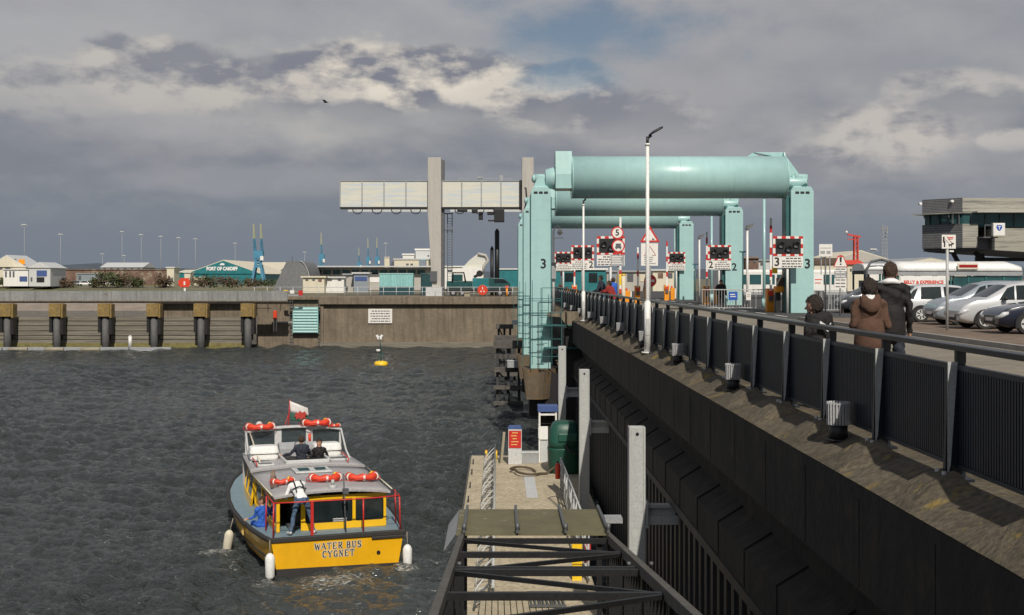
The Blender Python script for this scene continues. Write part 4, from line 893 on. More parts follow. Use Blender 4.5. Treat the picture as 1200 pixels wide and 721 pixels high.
for t, s_ in ((2.9, .24), (3.1, .3), (3.35, .2), (3.6, .28), (3.85, .22), (4.1, .3), (4.35, .2)): m_.box(-2.325, -2.30, t, t+.07, .52, .52+s_)
local('side_lettering', m_, 'gold', hull)
# deck and rubbing strake
top = [(a, t, z) for t, a, b_, z in ST]
m_ = MB(); m_.loft([[(-a, t, z-.02) for a, t, z in top], [(-a*.6, t, z) for a, t, z in top], [(a*.6, t, z) for a, t, z in top], [(a, t, z-.02) for a, t, z in top]], caps=False, closed=False, smooth=False)
local('deck', m_, 'deckblue', boat)
m_ = MB(); m_.tube([(-a-.03, t, z-.03) for a, t, z in top]+[(a+.03, t, z-.03) for a, t, z in top[::-1]], .075, 8); m_.box(-1.93, 1.93, -.09, .03, .87, 1.0); m_.box(.95, 1.9, -.10, .0, .79, .87)
local('rubbing_strake', m_, 'rubber', boat, .02)
m_ = MB(); m_.tube([(-a*1.0-.012, t, z*.40) for a, t, z in [(a*.6+b_*.4, t, z) for t, a, b_, z in ST]], .03, 6); local('side_rail', m_, 'rubber', boat)
# aft cabin
CZ = 1.93
m_ = MB(); W0, W1, T0, T1 = 1.60, 1.74, .92, 4.95
def wallbox(x0, x1, y0, y1, z0, z1): return m_.box(x0, x1, y0, y1, z0, z1)
# aft face frame: bottom panel, header, posts (windows are real openings with glass)
for z0, z1 in ((.94, 1.15), (1.80, CZ)): m_.box(-.82, W0, T0, T0+.07, z0, z1)
m_.box(-W0, -.82, T0, T0+.07, 1.80, CZ)
for x0, x1 in ((-W0, -1.50), (-.90, -.76), (.58, .70), (1.50, W0)): m_.box(x0, x1, T0-.003, T0+.072, .945, CZ-.003)
local('aft_bulkhead', m_, 'cabinyellow', boat, .015)
g_ = MB(); g_.box(-.76, .58, T0+.02, T0+.03, 1.15, 1.80).box(.70, 1.50, T0+.02, T0+.03, 1.15, 1.80); local('aft_window', g_, 'glass', boat)
g_ = MB()
for x0, x1 in ((-.76, .58), (.70, 1.50)): g_.tube([(x0+.04, T0-.005, 1.17), (x1-.04, T0-.005, 1.17), (x1, T0-.005, 1.22), (x1, T0-.005, 1.74), (x1-.05, T0-.005, 1.79), (x0+.05, T0-.005, 1.79), (x0, T0-.005, 1.74), (x0, T0-.005, 1.22)], .016, 6, closed=True)
local('window_seal', g_, 'black', boat)
local('notice', MB().box(.02, .42, T0-.03, T0-.012, 1.17, 1.25), 'signwhite', boat)
for sgn in (-1, 1):
    m_ = MB()
    def sx(t): return sgn*(W0+(W1-W0)*(t-T0)/(T1-T0))
    def strip(t0, t1, z0, z1, th=.06, lean=.0):
        m_.add([(sx(t0), t0, z0), (sx(t1), t1, z0), (sx(t1)-sgn*th, t1, z0), (sx(t0)-sgn*th, t0, z0), (sx(t0), t0, z1), (sx(t1), t1, z1), (sx(t1)-sgn*th, t1, z1), (sx(t0)-sgn*th, t0, z1)], [(0, 1, 2, 3), (7, 6, 5, 4), (0, 4, 5, 1), (1, 5, 6, 2), (2, 6, 7, 3), (3, 7, 4, 0)])
    strip(T0+.05, T1, .94, 1.12); strip(T0+.05, T1, 1.80, CZ)
    for t in (T0+.03, 2.2, 3.5, T1-.14): strip(t, t+.13, .945, CZ-.002, .075)
    local('side_frame', m_, 'cabinyellow', boat, .01)
    g_ = MB(); g_.add([(sx(T0+.1)-sgn*.03, T0+.1, 1.12), (sx(T1)-sgn*.03, T1, 1.12), (sx(T1)-sgn*.03, T1, 1.80), (sx(T0+.1)-sgn*.03, T0+.1, 1.80)], [(0, 1, 2, 3)]); local('side_window', g_, 'glass', boat)
    # forward cabin sides, curving inward
    fr = MB(); F0, F1 = 5.12, 9.2
    def fx(t, k): return sgn*((1.86-.02*(t-F0)-.07*max(0, t-7)**1.5)-k)
    for t0, t1 in ((F0, F0+.14), (6.5, 6.62), (7.9, 8.02), (F1-.12, F1)):
        fr.add([(fx(t0, 0), t0, .95), (fx(t1, 0), t1, .95), (fx(t1, .16), t1, 2.02), (fx(t0, .16), t0, 2.02), (fx(t0, .07), t0, .95), (fx(t1, .07), t1, .95), (fx(t1, .23), t1, 2.02), (fx(t0, .23), t0, 2.02)], [(0, 1, 2, 3), (7, 6, 5, 4), (0, 4, 5, 1), (1, 5, 6, 2), (2, 6, 7, 3), (3, 7, 4, 0)])
    for z0, z1, k0, k1 in ((.95, 1.2, 0, .035), (1.85, 2.03, .13, .16)):
        ts_ = np.linspace(F0, F1, 9); fr.loft([[(fx(t, k0), t, z0), (fx(t, k1), t, z1), (fx(t, k1+.06), t, z1), (fx(t, k0+.06), t, z0)] for t in ts_], smooth=False)
    local('forward_frame', fr, 'cabinyellow', boat)
    g_ = MB(); ts_ = np.linspace(F0+.05, F1-.05, 9); g_.loft([[(fx(t, .065), t, 1.2), (fx(t, .155), t, 1.86)] for t in ts_], caps=False, closed=False); local('forward_window', g_, 'glass', boat)
m_ = MB(); m_.box(-1.2, 1.2, 1.3, 4.8, .95, 1.02); 
for t in (1.7, 2.6, 3.5, 4.3):
    for x in (-1.05, .35): m_.box(x, x+.8, t, t+.35, 1.0, 1.32).box(x, x+.8, t+.32, t+.42, 1.0, 1.62)
local('seats', m_, 'darkgrey', boat)
# roofs
def roof(t0, t1, w0, w1, z, crown, th, name, dz=0):
    m_ = MB(); rings = []
    for t in np.linspace(t0, t1, 8):
        k = (t-t0)/(t1-t0); w_ = w0+(w1-w0)*k; xs = np.linspace(-1, 1, 13)
        rings.append([(x*w_, t, z+dz*k+crown*(1-x*x)) for x in xs]+[(x*w_, t, z+dz*k-th+crown*(1-x*x)) for x in xs[::-1]])
    m_.loft(rings); return local(name, m_, 'roofgrey', boat, fix=True)
roof(.72, 5.0, 1.68, 1.80, 1.99, .12, .06, 'aft_roof', .03); roof(5.02, 8.5, 1.84, 1.72, 2.10, .10, .07, 'mid_roof', .03)
m_ = MB(); m_.loft([[(x*(1.70-.25*k), t, 2.12-.30*k*k+.10*(1-x*x)*(1-k*.5)) for x in np.linspace(-1, 1, 11)]+[(x*(1.70-.25*k), t, .9) for x in np.linspace(1, -1, 11)] for t, k in ((8.52, 0), (9.1, .3), (9.7, .75), (10.2, 1.15))]); local('foredeck_cabin', m_, 'roofgrey', boat)
m_ = MB(); m_.tube([(-1.74, .8, 2.04), (-1.80, 2.8, 2.05), (-1.86, 4.9, 2.06)], .018).tube([(1.74, .8, 2.04), (1.80, 2.8, 2.05), (1.86, 4.9, 2.06)], .018); local('roof_edge', m_, 'cream', boat)
m_ = MB(); m_.box(-.62, .72, 5.55, 7.3, 2.195, 2.215); ck = local('cockpit_well_shade', m_, 'black', boat)  # black plate on the uncut roof, painting the dark of an open well
m_ = MB(); m_.box(-.70, -.621, 5.45, 7.4, 2.17, 2.30).box(.721, .80, 5.45, 7.4, 2.17, 2.30).box(-.70, .80, 5.45, 5.549, 2.165, 2.295); local('cockpit_coaming', m_, 'lightgrey', boat, .015)
m_ = MB(); m_.prism([(7.2, 2.2), (7.75, 2.2), (7.75, 2.55), (7.5, 2.62), (7.2, 2.45)], -.62, .72, 'x'); local('dashboard', m_, 'grey', boat, .02)
m_ = MB(); m_.tube([(.05+.19*math.cos(a), 7.1+.06*math.sin(a), 2.52+.19*math.sin(a)) for a in [2*math.pi*i/20 for i in range(20)]], .014, 6, closed=True).cyl((.05, 7.1, 2.52), (.05, 7.25, 2.5), .03); local('steering_wheel', m_, 'black', boat)
# skylight
m_ = MB(); m_.box(-.62, .52, 3.72, 4.62, 2.135, 2.19); sk = local('skylight', m_, 'lightgrey', boat, .02)
for x in (-.48, .05): local('pane', MB().box(x, x+.36, 3.92, 4.48, 2.191, 2.196), 'glassteal', sk)
for (x, t, w_, d_) in ((-1.3, 5.5, .55, .38), (1.15, 5.9, .7, .5), (1.15, 6.6, .6, .5)):
    zz = 2.115+.10*(1-(x/1.78)**2); hb = local('roof_hatch', MB().box(x-w_/2, x+w_/2, t, t+d_, zz-.02, zz+.045), 'lightgrey', boat, .01); local('pane', MB().box(x-w_/2+.06, x+w_/2-.06, t+.06, t+d_-.06, zz+.046, zz+.05), 'darkgrey', hb)
# windscreen arch
AT = 8.15
m_ = MB()
zt_ = lambda x: 3.03-.13*(x/1.6)**2
xs = np.linspace(-1.66, 1.66, 17)
m_.loft([[(x, AT+yy, zt_(x)+zz) for yy, zz in ((-.10, 0), (.22, 0), (.22, .06), (-.10, .06))] for x in xs], smooth=False)
for x0, x1 in ((-1.66, -1.58), (-.66, -.42), (.42, .66), (1.58, 1.66)): m_.box(x0, x1, AT, AT+.07, 2.15, zt_((x0+x1)/2)+.005)
m_.box(-1.6, 1.6, AT+.01, AT+.06, 2.15, 2.36)
for s_ in (-1, 1): m_.prism([(AT-1.35, 2.12), (AT+.05, 2.12), (AT+.05, 2.9), (AT-.05, 2.92), (AT-.12, 2.75)], s_*1.63-.02, s_*1.63+.02, 'x') if 0 else m_.tube([(s_*1.64, AT-1.6, 2.12), (s_*1.65, AT-.9, 2.3), (s_*1.64, AT-.05, 2.92)], .035)
local('windscreen_frame', m_, 'lightgrey', boat, .01)
g_ = MB(); g_.box(-1.58, -.66, AT+.03, AT+.04, 2.36, 2.93).box(-.42, .42, AT+.03, AT+.04, 2.36, 3.02).box(.66, 1.58, AT+.03, AT+.04, 2.36, 2.93)
gm = mat('clearglass', (.05, .07, .075), .05, alpha=.55, var=.1, fine=0)
local('windscreen', g_, 'clearglass', boat)
local('support_pole', MB().cyl((-1.42, 5.9, 2.15), (-1.52, 8.0, 2.93), .028, n=8), 'cream', boat)
local('fire_bottle', MB().cyl((.54, AT-.06, 2.45), (.54, AT-.06, 2.8), .05, n=10), 'lifered', boat)
# red stern railing
m_ = MB()
rp_ = [(-1.78, 2.0, 1.92), (-1.78, .15, 1.93), (-1.0, .12, 1.93), (0, .10, 1.93), (1.0, .10, 1.93), (1.80, .12, 1.95), (1.86, 1.2, 1.94)]
m_.tube(rp_, .019, 8)
for x, t in ((-1.80, .12), (-.72, .1), (.75, .1), (1.82, .12), (-1.85, 1.3), (1.95, 1.2)): m_.tube([(x, t, .95), (x*.99, t, 1.93)], .022, 8)
local('stern_railing', m_, 'red', boat)
m_ = MB(); m_.box(-.76, -.68, .07, .13, .95, 1.93); local('stern_post', m_, 'red', boat)
local('mast', MB().cyl((.28, .3, .95), (.22, .35, 2.62), .022, n=8).box(.20, .36, .28, .4, 2.05, 2.2), 'darkgrey', boat)
local('stern_light', MB().cyl((.05, 1.1, 2.08), (.05, 1.1, 2.2), .13, .10, 14).cyl((.05, 1.1, 2.2), (.05, 1.1, 2.34), .05, n=12), 'galv', boat)
m_ = MB()
for k_ in range(8): m_.tube([(-1.62+.05*k_, 1.9+.38*k_, 2.06), (-1.50+.05*k_, 2.0+.38*k_, 2.12), (-1.38+.03*k_, 2.1+.38*k_, 2.09)], .035, 6)
local('rolled_awning', m_, 'brick', boat)
local('search_light', MB().ell((-1.18, AT+.05, 3.16), .12, .12, .12), 'lightgrey', boat)
m_ = MB(); m_.tube([(1.30, 5.2, 2.2), (1.35, 5.3, 2.3), (1.42, 7.4, 2.32), (1.42, 7.5, 2.2)], .02, 6); local('roof_rail', m_, 'red', boat)
m_ = MB(); m_.tube([(-1.60, 5.3, 2.2), (-1.62, 5.4, 2.28), (-1.60, 6.8, 2.30), (-1.6, 6.9, 2.2)], .02, 6); local('roof_rail', m_, 'red', boat)
# bring local boat coordinates to the world for things that rest on it
def bw(x, t, z): return (BX+x*math.cos(BR)-t*math.sin(BR), BY+x*math.sin(BR)+t*math.cos(BR), WATER+z)
for (x, t, lab) in ((-1.22, 6.75, 'left white plastic life raft box on the boat roof'), (.90, 6.85, 'right white plastic life raft box on the boat roof')):
    b = thing('raft_box', lab, 'box', bw(x, t, 2.19), BR, 'white life raft boxes on the boat')
    local('case', MB().loft([rr(.44, .28, 0, 24, 6), rr(.47, .30, .06, 24, 6), rr(.47, .30, .20, 24, 6)], smooth=False), 'whitegloss', b, .01)
    local('cover', MB().loft([rr(.49, .32, .215, 24, 6), rr(.49, .32, .27, 24, 6), rr(.46, .29, .42, 24, 6), rr(.36, .22, .46, 24, 6)], smooth=False), 'whitegloss', b, .01)
    local('strap', MB().box(-.475, .475, -.31, -.302, .195, .215), 'black', b)
def lifebuoy(loc, rz, lab, grp, tilt=0, sc=1.):
    b = thing('lifebuoy', lab, 'lifebuoy', loc, 0, grp); b.rotation_euler = (tilt, 0, rz); b.scale = (sc,)*3
    m_ = MB(); arc = [R(a) for a in range(-230, 51, 14)]
    m_.tube([(.38*math.cos(a), .27*math.sin(a), .11+.02*math.sin(a*7)) for a in arc], [.05]+[.092+.012*math.sin(i*1.7) for i in range(len(arc)-2)]+[.05], 12); local('float', m_, 'lifered', b)
    for a in (R(-160), R(-90), R(-20), R(30), R(150)):
        p = (.38*math.cos(a), .27*math.sin(a), .11); d = Vector((-.38*math.sin(a), .27*math.cos(a), 0)).normalized()*.03
        local('band', MB().cyl(Vector(p)-d, Vector(p)+d, .106, n=14), 'signwhite' if a < 0 else 'yellow', b)
    local('rope', MB().tube([(.52*math.cos(a), .40*math.sin(a), .06+.03*math.sin(a*3)) for a in arc], .012, 5), 'red', b)
    return b
lifebuoy(bw(-1.20, 2.5, 2.07), BR+.3, 'small red lifebuoy half hidden by the bending man on the boat roof', 'red horseshoe lifebuoys on the boat', sc=.8)
lifebuoy(bw(.05, 2.35, 2.11), BR, 'red horseshoe lifebuoy in the middle of the boat roof, behind the round light', 'red horseshoe lifebuoys on the boat', sc=1.08)
lifebuoy(bw(1.18, 2.4, 2.07), BR, 'red horseshoe lifebuoy near the right edge of the boat roof', 'red horseshoe lifebuoys on the boat', sc=1.08)
lifebuoy(bw(-1.15, AT+.05, 2.99), BR, 'red lifebuoy left of the flag on top of the windscreen arch', 'red horseshoe lifebuoys on the boat', sc=1.1)
lifebuoy(bw(.78, AT+.05, 3.06), BR, 'red lifebuoy right of the flag on top of the windscreen arch', 'red horseshoe lifebuoys on the boat', sc=1.1)
lifebuoy(bw(1.38, AT+.05, 2.99), BR, 'smallest red lifebuoy at the right end of the windscreen arch', 'red horseshoe lifebuoys on the boat', sc=.55)
fl = thing('flag', 'ragged white and green flag with a red dragon shape on a red staff', 'flag', bw(-.18, AT+.1, 3.08), BR); fl.scale = (.88,)*3
local('staff', MB().cyl((0, 0, 0), (.08, .1, 1.02), .024, .018, 8).tube([(.0, -.02, .0), (-.12, .1, .0), (.04, .06, .5)], .014, 6), 'red', fl)
def cloth(z0, z1, name, mt, yoff=0):
    m_ = MB(); rows = []
    for i in range(15):
        u = i/14; x = .10+u*.72; rows.append([(x-.02*v_*2, .06*math.sin(u*8)*u+yoff, .40+(z0+(z1-z0)*v_)*(1-.3*u)-.16*u+.08) for v_ in (0, .25, .5, .75, 1)])
    m_.loft([[(a[0], a[1]-.003, a[2]) for a in r]+[(a[0], a[1]+.003, a[2]) for a in r[::-1]] for r in rows]); return local(name, m_, mt, fl)
cloth(-.28, .06, 'lower_cloth', 'flaggreen'); cloth(.061, .50, 'upper_cloth', 'flagwhite')
m_ = MB(); m_.prism([(.24, .36), (.32, .52), (.40, .48), (.45, .60), (.54, .50), (.64, .55), (.74, .42), (.64, .38), (.70, .26), (.58, .30), (.48, .22), (.42, .32), (.32, .24), (.31, .34)], -.05, .05, 'y'); local('dragon_emblem', m_, 'flagred', fl)
# fenders
for (x, t, z, lab, kind) in ((-1.93, -.20, -.0, 'white cylindrical fender hanging at the left corner of the stern', 0), (1.98, -.10, -.05, 'pale white fender hanging at the right corner of the stern', 0), (-2.75, 3.35, .0, 'pale yellowish fender trailing in the splash on the left side of the boat', 1)):
    b = thing('boat_fender', lab, 'fender', bw(x, t, z), BR, 'white fenders hanging from the boat'); b.rotation_euler = (R(6 if kind else 0), R(8 if kind else 0), BR)
    local('body', MB().loft([rr(r_, r_, z_, 16, 2) for z_, r_ in ((-.12, .03), (-.06, .10), (.0, .13), (.5, .135), (.58, .10), (.63, .04))]), 'whitegloss' if not kind else 'cream', b); local('rope', MB().cyl((0, 0, .6), (.05 if kind else 0, .05, .98), .012, n=6), 'rope', b)
# the crew
def bend_extras(root, P, hd, sh, hf, ax):
    m_ = MB(); hip = (P['hl']+P['hr'])/2; d = sh-hip
    for s_ in (-.12, .12): m_.tube([hip+d*.25+Vector((s_, -.12, .13)), hip+d*.6+Vector((s_*.9, -.08, .165)), sh+Vector((s_*.8, .0, .13))], .018, 6)
    m_.tube([hip+d*.5+Vector((-.2, -.02, .08)), hip+d*.52+Vector((0, -.10, .165)), hip+d*.5+Vector((.2, -.02, .08))], .018, 6)
    local('harness', m_, 'black', root)
J = dict(hl=(-.10, 0, 1.0), hr=(.12, .02, 1.0), kl=(-.20, .06, .53), kr=(.26, .08, .53), al=(-.30, -.02, .09), ar=(.36, .0, .09), tl=(-.36, .10, .05), tr=(.44, .12, .05),
         sl=(-.25, .48, 1.30), sr=(.15, .50, 1.34), el=(-.36, .46, 1.02), er=(.16, .60, 1.08), wl=(-.34, .66, .86), wr=(-.05, .74, 1.02), head=(-.20, .72, 1.26), look=(-.5, .8, -.2))
person('man in a white top with dark straps and jeans bending over the boat roof', bw(-.98, .38, .97), BR, J, ('skin', 'whitecloth', 'jeans', 'shoe'), .014, 'people on the boat', 'hairbrown', bulk=1.08, extras=bend_extras)
def seated(h=1.0, arm=1):
    return dict(hl=(-.10, 0, .1), hr=(.10, 0, .1), kl=(-.12, .42, .14), kr=(.12, .42, .14), al=(-.12, .44, -.28), ar=(.12, .44, -.28), tl=(-.12, .58, -.32), tr=(.12, .58, -.32), sl=(-.19, 0, .58), sr=(.19, 0, .58), el=(-.34*arm, .08, .36), er=(.30, .10, .34), wl=(-.58*arm, .16, .30), wr=(.20, .36, .32), head=(0, .03, .80))
J = seated(1, 1.0); J['look'] = (.2, 1, 0)
person('boat driver in a dark navy jacket with short brown hair, arm stretched left', bw(-.02, 6.35, 2.02), BR, J, ('skin', 'darktrouser', 'darktrouser', 'shoe'), .018, 'people on the boat', 'hairbrown', bulk=1.15)
J = seated(1, .5); J['look'] = (-.6, -.8, -.1)
person('smaller dark haired person beside the boat driver, turned towards the stern', bw(.55, 6.25, 1.92), BR, J, ('skin', 'blackcloth', 'darktrouser', 'shoe'), .018, 'people on the boat', 'hairdark', bulk=.95)
J = seated(1, .6); J['look'] = (-1, .2, 0)
person('child in a bright blue top sitting at the left side of the boat cabin', bw(-1.85, 2.05, .86), BR+.3, J, ('skin', 'bluecloth', 'bluecloth', 'shoe'), .016, 'people on the boat', 'hairbrown', bulk=.9)
# ================================================================== FAR QUAY (left)
q = thing('dock_quay', 'brown stained concrete dock quay with a deep coping, behind the buoy', 'quay', (-9, 142, WATER))
m_ = MB(); m_.box(-20.6, 3.5, 142.5, 152, -8, -1.55).box(-20.95, -20.6, 142.2, 152, -8, -1.2); put('wall_face', m_, 'concrete', q)
put('coping', MB().prism([(-21.1, -.60), (3.6, -.62), (3.6, -1.50), (-21.1, -1.52)], 141.9, 152, 'y'), 'concrete', q, bev=.05)
put('toe', MB().box(-21.0, 3.5, 142.0, 142.499, -8, -6.0), 'tidewall', q)
q2 = thing('ladder_quay', 'narrower concrete quay block carrying the teal louvre, left of the long quay', 'quay', (-25, 144, WATER))
m_ = MB(); m_.box(-28.9, -21.12, 144.5, 152, -8, -1.0).box(-28.9, -21.12, 144.1, 144.499, -8, -5.1).box(-27.1, -24.9, 144.2, 144.499, -5.1, -1.9); put('wall_face', m_, 'concrete', q2)
put('coping', MB().box(-29.0, -21.12, 144.0, 152, -1.0, -.62), 'concrete', q2, bev=.04)
for x in (-24.9, -21.5):
    m_ = MB(); m_.box(x, x+.06, 143.9, 143.98, -6.5, -1).box(x+.35, x+.41, 143.9, 143.98, -6.5, -1)
    for i in range(14): m_.box(x+.06, x+.35, 143.92, 143.96, -6.4+i*.4, -6.34+i*.4)
    put('ladder', m_, 'darkgrey', q2)
m_ = MB(); m_.box(-24.45, -21.4, 143.4, 144.05, -5.0, -1.85)
lv = thing('louvre_cabinet', 'pale teal louvred cabinet hung on the concrete quay face', 'cabinet', (-22.9, 144, -5)); put('case', m_, 'teal_pale', lv, bev=.02)
m_ = MB()
for i in range(9): m_.prism([(143.39, -4.93+i*.34), (143.28, -4.88+i*.34), (143.28, -4.84+i*.34), (143.39, -4.67+i*.34)], -24.35, -21.5, 'x')
put('louvres', m_, 'teal', lv)
t = thing('life_ring_post', 'red life ring holder on the quay wall left of the teal louvre', 'life ring', (-26.6, 143.8, -4.2)); local('ring_case', MB().box(-.22, .22, -.2, .1, .9, 1.9), 'lifered', t, .05); local('ladder_rail', MB().box(-.2, -.12, -.1, 0, -.6, .9).box(.1, .18, -.1, 0, -.6, .9), 'white', t); local('bracket', MB().box(.25, 2.1, -.1, .0, .45, .60), 'grey', t)
# sign with five lines of writing
t = thing('warning_sign', 'white rectangular sign with five lines of black writing on the long quay wall', 'sign', (-13.9, 142.4, -2.9))
local('board', MB().box(-1.42, 1.42, -.06, 0, -.85, .85), 'signwhite', t, .01)
m_ = MB()
for r_ in range(5):
    x = -1.15+(.15 if r_ in (0, 3) else 0); 
    while x < 1.1: w_ = random.uniform(.12, .42); m_.box(x, min(1.18, x+w_), -.068, -.061, .53-r_*.30, .65-r_*.30); x += w_+.07
local('writing', m_, 'darkgrey', t)
# tidal barrage line at far left: walkway parapet on columns with lichened caps
wk = thing('walkway_beam', 'long pale grey concrete walkway beam running in from the left edge', 'walkway', (-40, 140, -1.1))
n = 0
for i in range(13):
    x0 = -62.5+i*2.93; put('parapet_panel', MB().box(x0, x0+2.9, 139.8, 140.05, -1.02, .10), 'parapet', wk)
put('deck_edge', MB().box(-62.5, -24.4, 139.6, 140.2, -1.30, -1.022), 'concrete', wk)
put('cable', MB().box(-62.5, -24.4, 139.52, 139.59, -1.22, -1.12), 'black', wk)
cols = [(9, 'first'), (67, 'second'), (124, 'third'), (181, 'fourth'), (236, 'fifth'), (291, 'sixth')]
for px, o_ in cols:
    x = X(px, 139); t = thing('fender_column', {'first': 'leftmost column with an orange lichened cap under the walkway', 'second': 'second column from the left under the walkway', 'third': 'third column from the left, just left of the white marker post', 'fourth': 'fourth column from the left, just right of the white marker post', 'fifth': 'fifth column from the left, where the wall behind rises', 'sixth': 'rightmost column, next to the concrete quay block'}[o_], 'column', (x, 139, WATER), group='columns under the walkway')
    local('cap', MB().box(-.78, .58, -.6, .8, 3.75, 5.26).box(.581, .80, -.5, .8, 3.6, 5.2), 'lichen', t, .04)
    local('tube', MB().cyl((-.05, .1, -1), (-.05, .1, 3.74), .42, n=18), 'tubegrey', t)
    local('guide_shade', MB().box(-.82, -.50, -.3, .7, 1.9, 3.73).box(.42, .76, -.3, .7, 1.7, 3.73).box(-.5, .42, .55, .8, 1.0, 3.7), 'black', t)  # black boxes: housing under the cap plus the shadow beside each column
bw_ = thing('tidal_wall', 'striped tide stained concrete wall behind the columns', 'wall', (-45, 143, WATER))
put('lower_wall', MB().box(-66, -29.1, 140.5, 142.2, -8, -2.95), 'tidewall', bw_)
put('upper_wall', MB().box(-40.2, -29.1, 140.6, 149.9, -2.949, -1.35), 'concrete', bw_)
put('algae_band', MB().box(-66, -29.1, 140.42, 140.499, -6.7, -6.0), 'algae', bw_)
m_ = MB()
for z_ in (-3.45, -4.0, -4.6, -5.15, -5.6): m_.box(-66, -29.1, 140.485, 140.4995, z_, z_+.07)
put('course_joints', m_, 'concrete_dark', bw_)
fp = thing('floating_boom', 'long low grey floating boom in front of the columns', 'pontoon', (-52, 137, WATER))
for i in range(5): put('section', MB().box(-61+i*4.8, -61+i*4.8+4.7, 136.4, 137.2, -.1+WATER, .32+WATER), 'grey', fp, bev=.03)
for i in range(4): put('float', MB().cyl((-59.6+i*4.1, 136.3, WATER+.1), (-57.4+i*4.1, 136.3, WATER+.1), .22, n=10), 'rope', fp)
t = thing('marker_post', 'short white marker post standing on the floating boom', 'post', (X(152.5, 136.8), 136.8, WATER+.33)); local('post', MB().cyl((0, 0, 0), (0, 0, 1.25), .2, n=14), 'white', t); local('cap', MB().cyl((0, 0, 1.251), (0, 0, 1.35), .2, .12, n=14), 'lightgrey', t)
# buoy
t = thing('buoy', 'small yellow buoy with a leaning white topped mast on the water', 'buoy', (X(446.5, 113), 113, WATER))
local('float', MB().loft([rr(r_, r_, z_, 24, 2) for z_, r_ in ((-.3, .5), (-.05, .62), (.25, .64), (.36, .5), (.42, .2))]), 'yellow', t); local('waterline', MB().cyl((0, 0, -.1), (0, 0, .03), .655, n=24), 'black', t)
m_ = MB()
for a in range(4): m_.cyl((.33*math.cos(a*1.57), .33*math.sin(a*1.57), .4), (.08*math.cos(a*1.57), .08*math.sin(a*1.57), 1.3), .03, n=6)
m_.cyl((0, 0, 1.2), (-.12, 0, 2.55), .045, n=8); local('mast', m_, 'greenmach', t)
local('topmark', MB().bar((-.42, 0, 2.85), (-.15, 0, 2.5), .2).bar((.12, 0, 2.85), (-.15, 0, 2.5), .2).box(-.35, .1, -.08, .08, 2.45, 2.6), 'whitegloss', t); local('lantern', MB().cyl((-.25, -.1, 1.3), (-.25, -.1, 1.5), .2, n=10), 'white', t)

# quay railing
qr = thing('quay_railing', 'thin grey safety railing along the top of the far quay', 'railing', (-10, 142.3, -.6))
m_ = MB(); m_.tube([(-28.8, 142.3, .52), (3.4, 142.3, .52)], .035, 5).tube([(-28.8, 142.3, -.02), (3.4, 142.3, -.02)], .03, 5); put('rail_bar', m_, 'lightgrey', qr)
for i in range(22): put('upright', MB().cyl((-28.8+i*1.53, 142.3, -.6), (-28.8+i*1.53, 142.3, .52), .035, n=6), 'lightgrey', qr)
# stop log gantry crane
gc = thing('gantry_crane', 'big grey gantry crane with a striped pale clad beam over the far quay', 'crane', (-8, 150, -.7))
Zg = 150.0
def gx(p): return X(p, Zg)
def gz(p): return H(p, Zg)
m_ = MB(); m_.prism([(gx(502), gz(250)), (gx(502), gz(186)), (gx(517.5), gz(186)), (gx(517.5), gz(345)), (gx(507.5), gz(345))], 148.5, 150.4, 'y'); put('leg', m_, 'beige', gc, bev=.04)
m_ = MB(); m_.prism([(gx(611.5), gz(345)), (gx(611.5), gz(186)), (gx(625), gz(186)), (gx(625), gz(345))], 148.5, 150.4, 'y'); put('leg', m_, 'beige', gc, bev=.04)
put('leg_side', MB().box(gx(517.6), gx(520.5), 149.5, 151.5, -.7, gz(188)), 'cladgrey', gc)
for a, b_, n in ((399.5, 501.9, 4), (518.5, 610, 4)):
    wdt = (gx(b_)-gx(a))/n
    for i in range(n):
        x0 = gx(a)+i*wdt; bp_ = put('clad_panel', MB().box(x0+.04, x0+wdt-.04, 149.3, 150.3, gz(243), gz(213)), 'pastel', gc)
    m_ = MB()
    for i in range(n+1): m_.box(gx(a)+i*wdt-.07, gx(a)+i*wdt+.07, 149.22, 150.35, gz(243.3), gz(212.6))
    m_.box(gx(a), gx(b_), 149.21, 150.36, gz(213.1), gz(212.2)); put('beam_frame', m_, 'grey', gc)
    put('beam_soffit', MB().box(gx(a), gx(b_), 149.0, 150.6, gz(245.3), gz(243.35)), 'black', gc)
    put('cable_track', MB().box(gx(a)+1, gx(b_), 149.1, 149.3, gz(248.8), gz(246.0)), 'lightgrey', gc)
    for i in range(5):
        cx = gx(a)+2.2+i*2.4; m_ = MB()
        if cx < gx(b_)-1: m_.tube([(cx+.6*math.cos(q_), 149.05, gz(246)-.55*math.sin(q_)*1.0) for q_ in np.linspace(0, math.pi, 9)], .06, 5); put('cable_loop', m_, 'black', gc)
m_ = MB(); m_.box(gx(536), gx(548), 149, 150.4, gz(248.5), gz(245.4)).box(gx(553), gx(560), 149, 150.4, gz(250), gz(245.4)).box(gx(561), gx(566), 149.2, 150, gz(258), gz(245.4)).box(gx(571), gx(590), 149.2, 150.4, gz(252), gz(245.4)).box(gx(579), gx(591), 149, 150.6, gz(260.5), gz(245.4)).box(gx(572), gx(579), 149, 149.2, gz(260), gz(258)); put('hoist_trolley', m_, 'black', gc, bev=.05)
m_ = MB()
for px in (524, 529.5): m_.bar((gx(px), 151, -.7), (gx(px), 151, gz(250)), .1)
for i in range(30): m_.bar((gx(524), 151, -.5+i*.33), (gx(529.5), 151, -.5+i*.33), .05)
m_.box(gx(519.5), gx(530.5), 150.6, 151.2, gz(250.5), gz(249.5)).box(gx(519.5), gx(530.5), 150.6, 151.2, gz(270), gz(269)); put('ladder', m_, 'galv_dark', gc)
m_ = MB()
for px in (538, 566, 598): m_.bar((gx(px), 150, gz(212.3)), (gx(px), 150, gz(209)), .08)
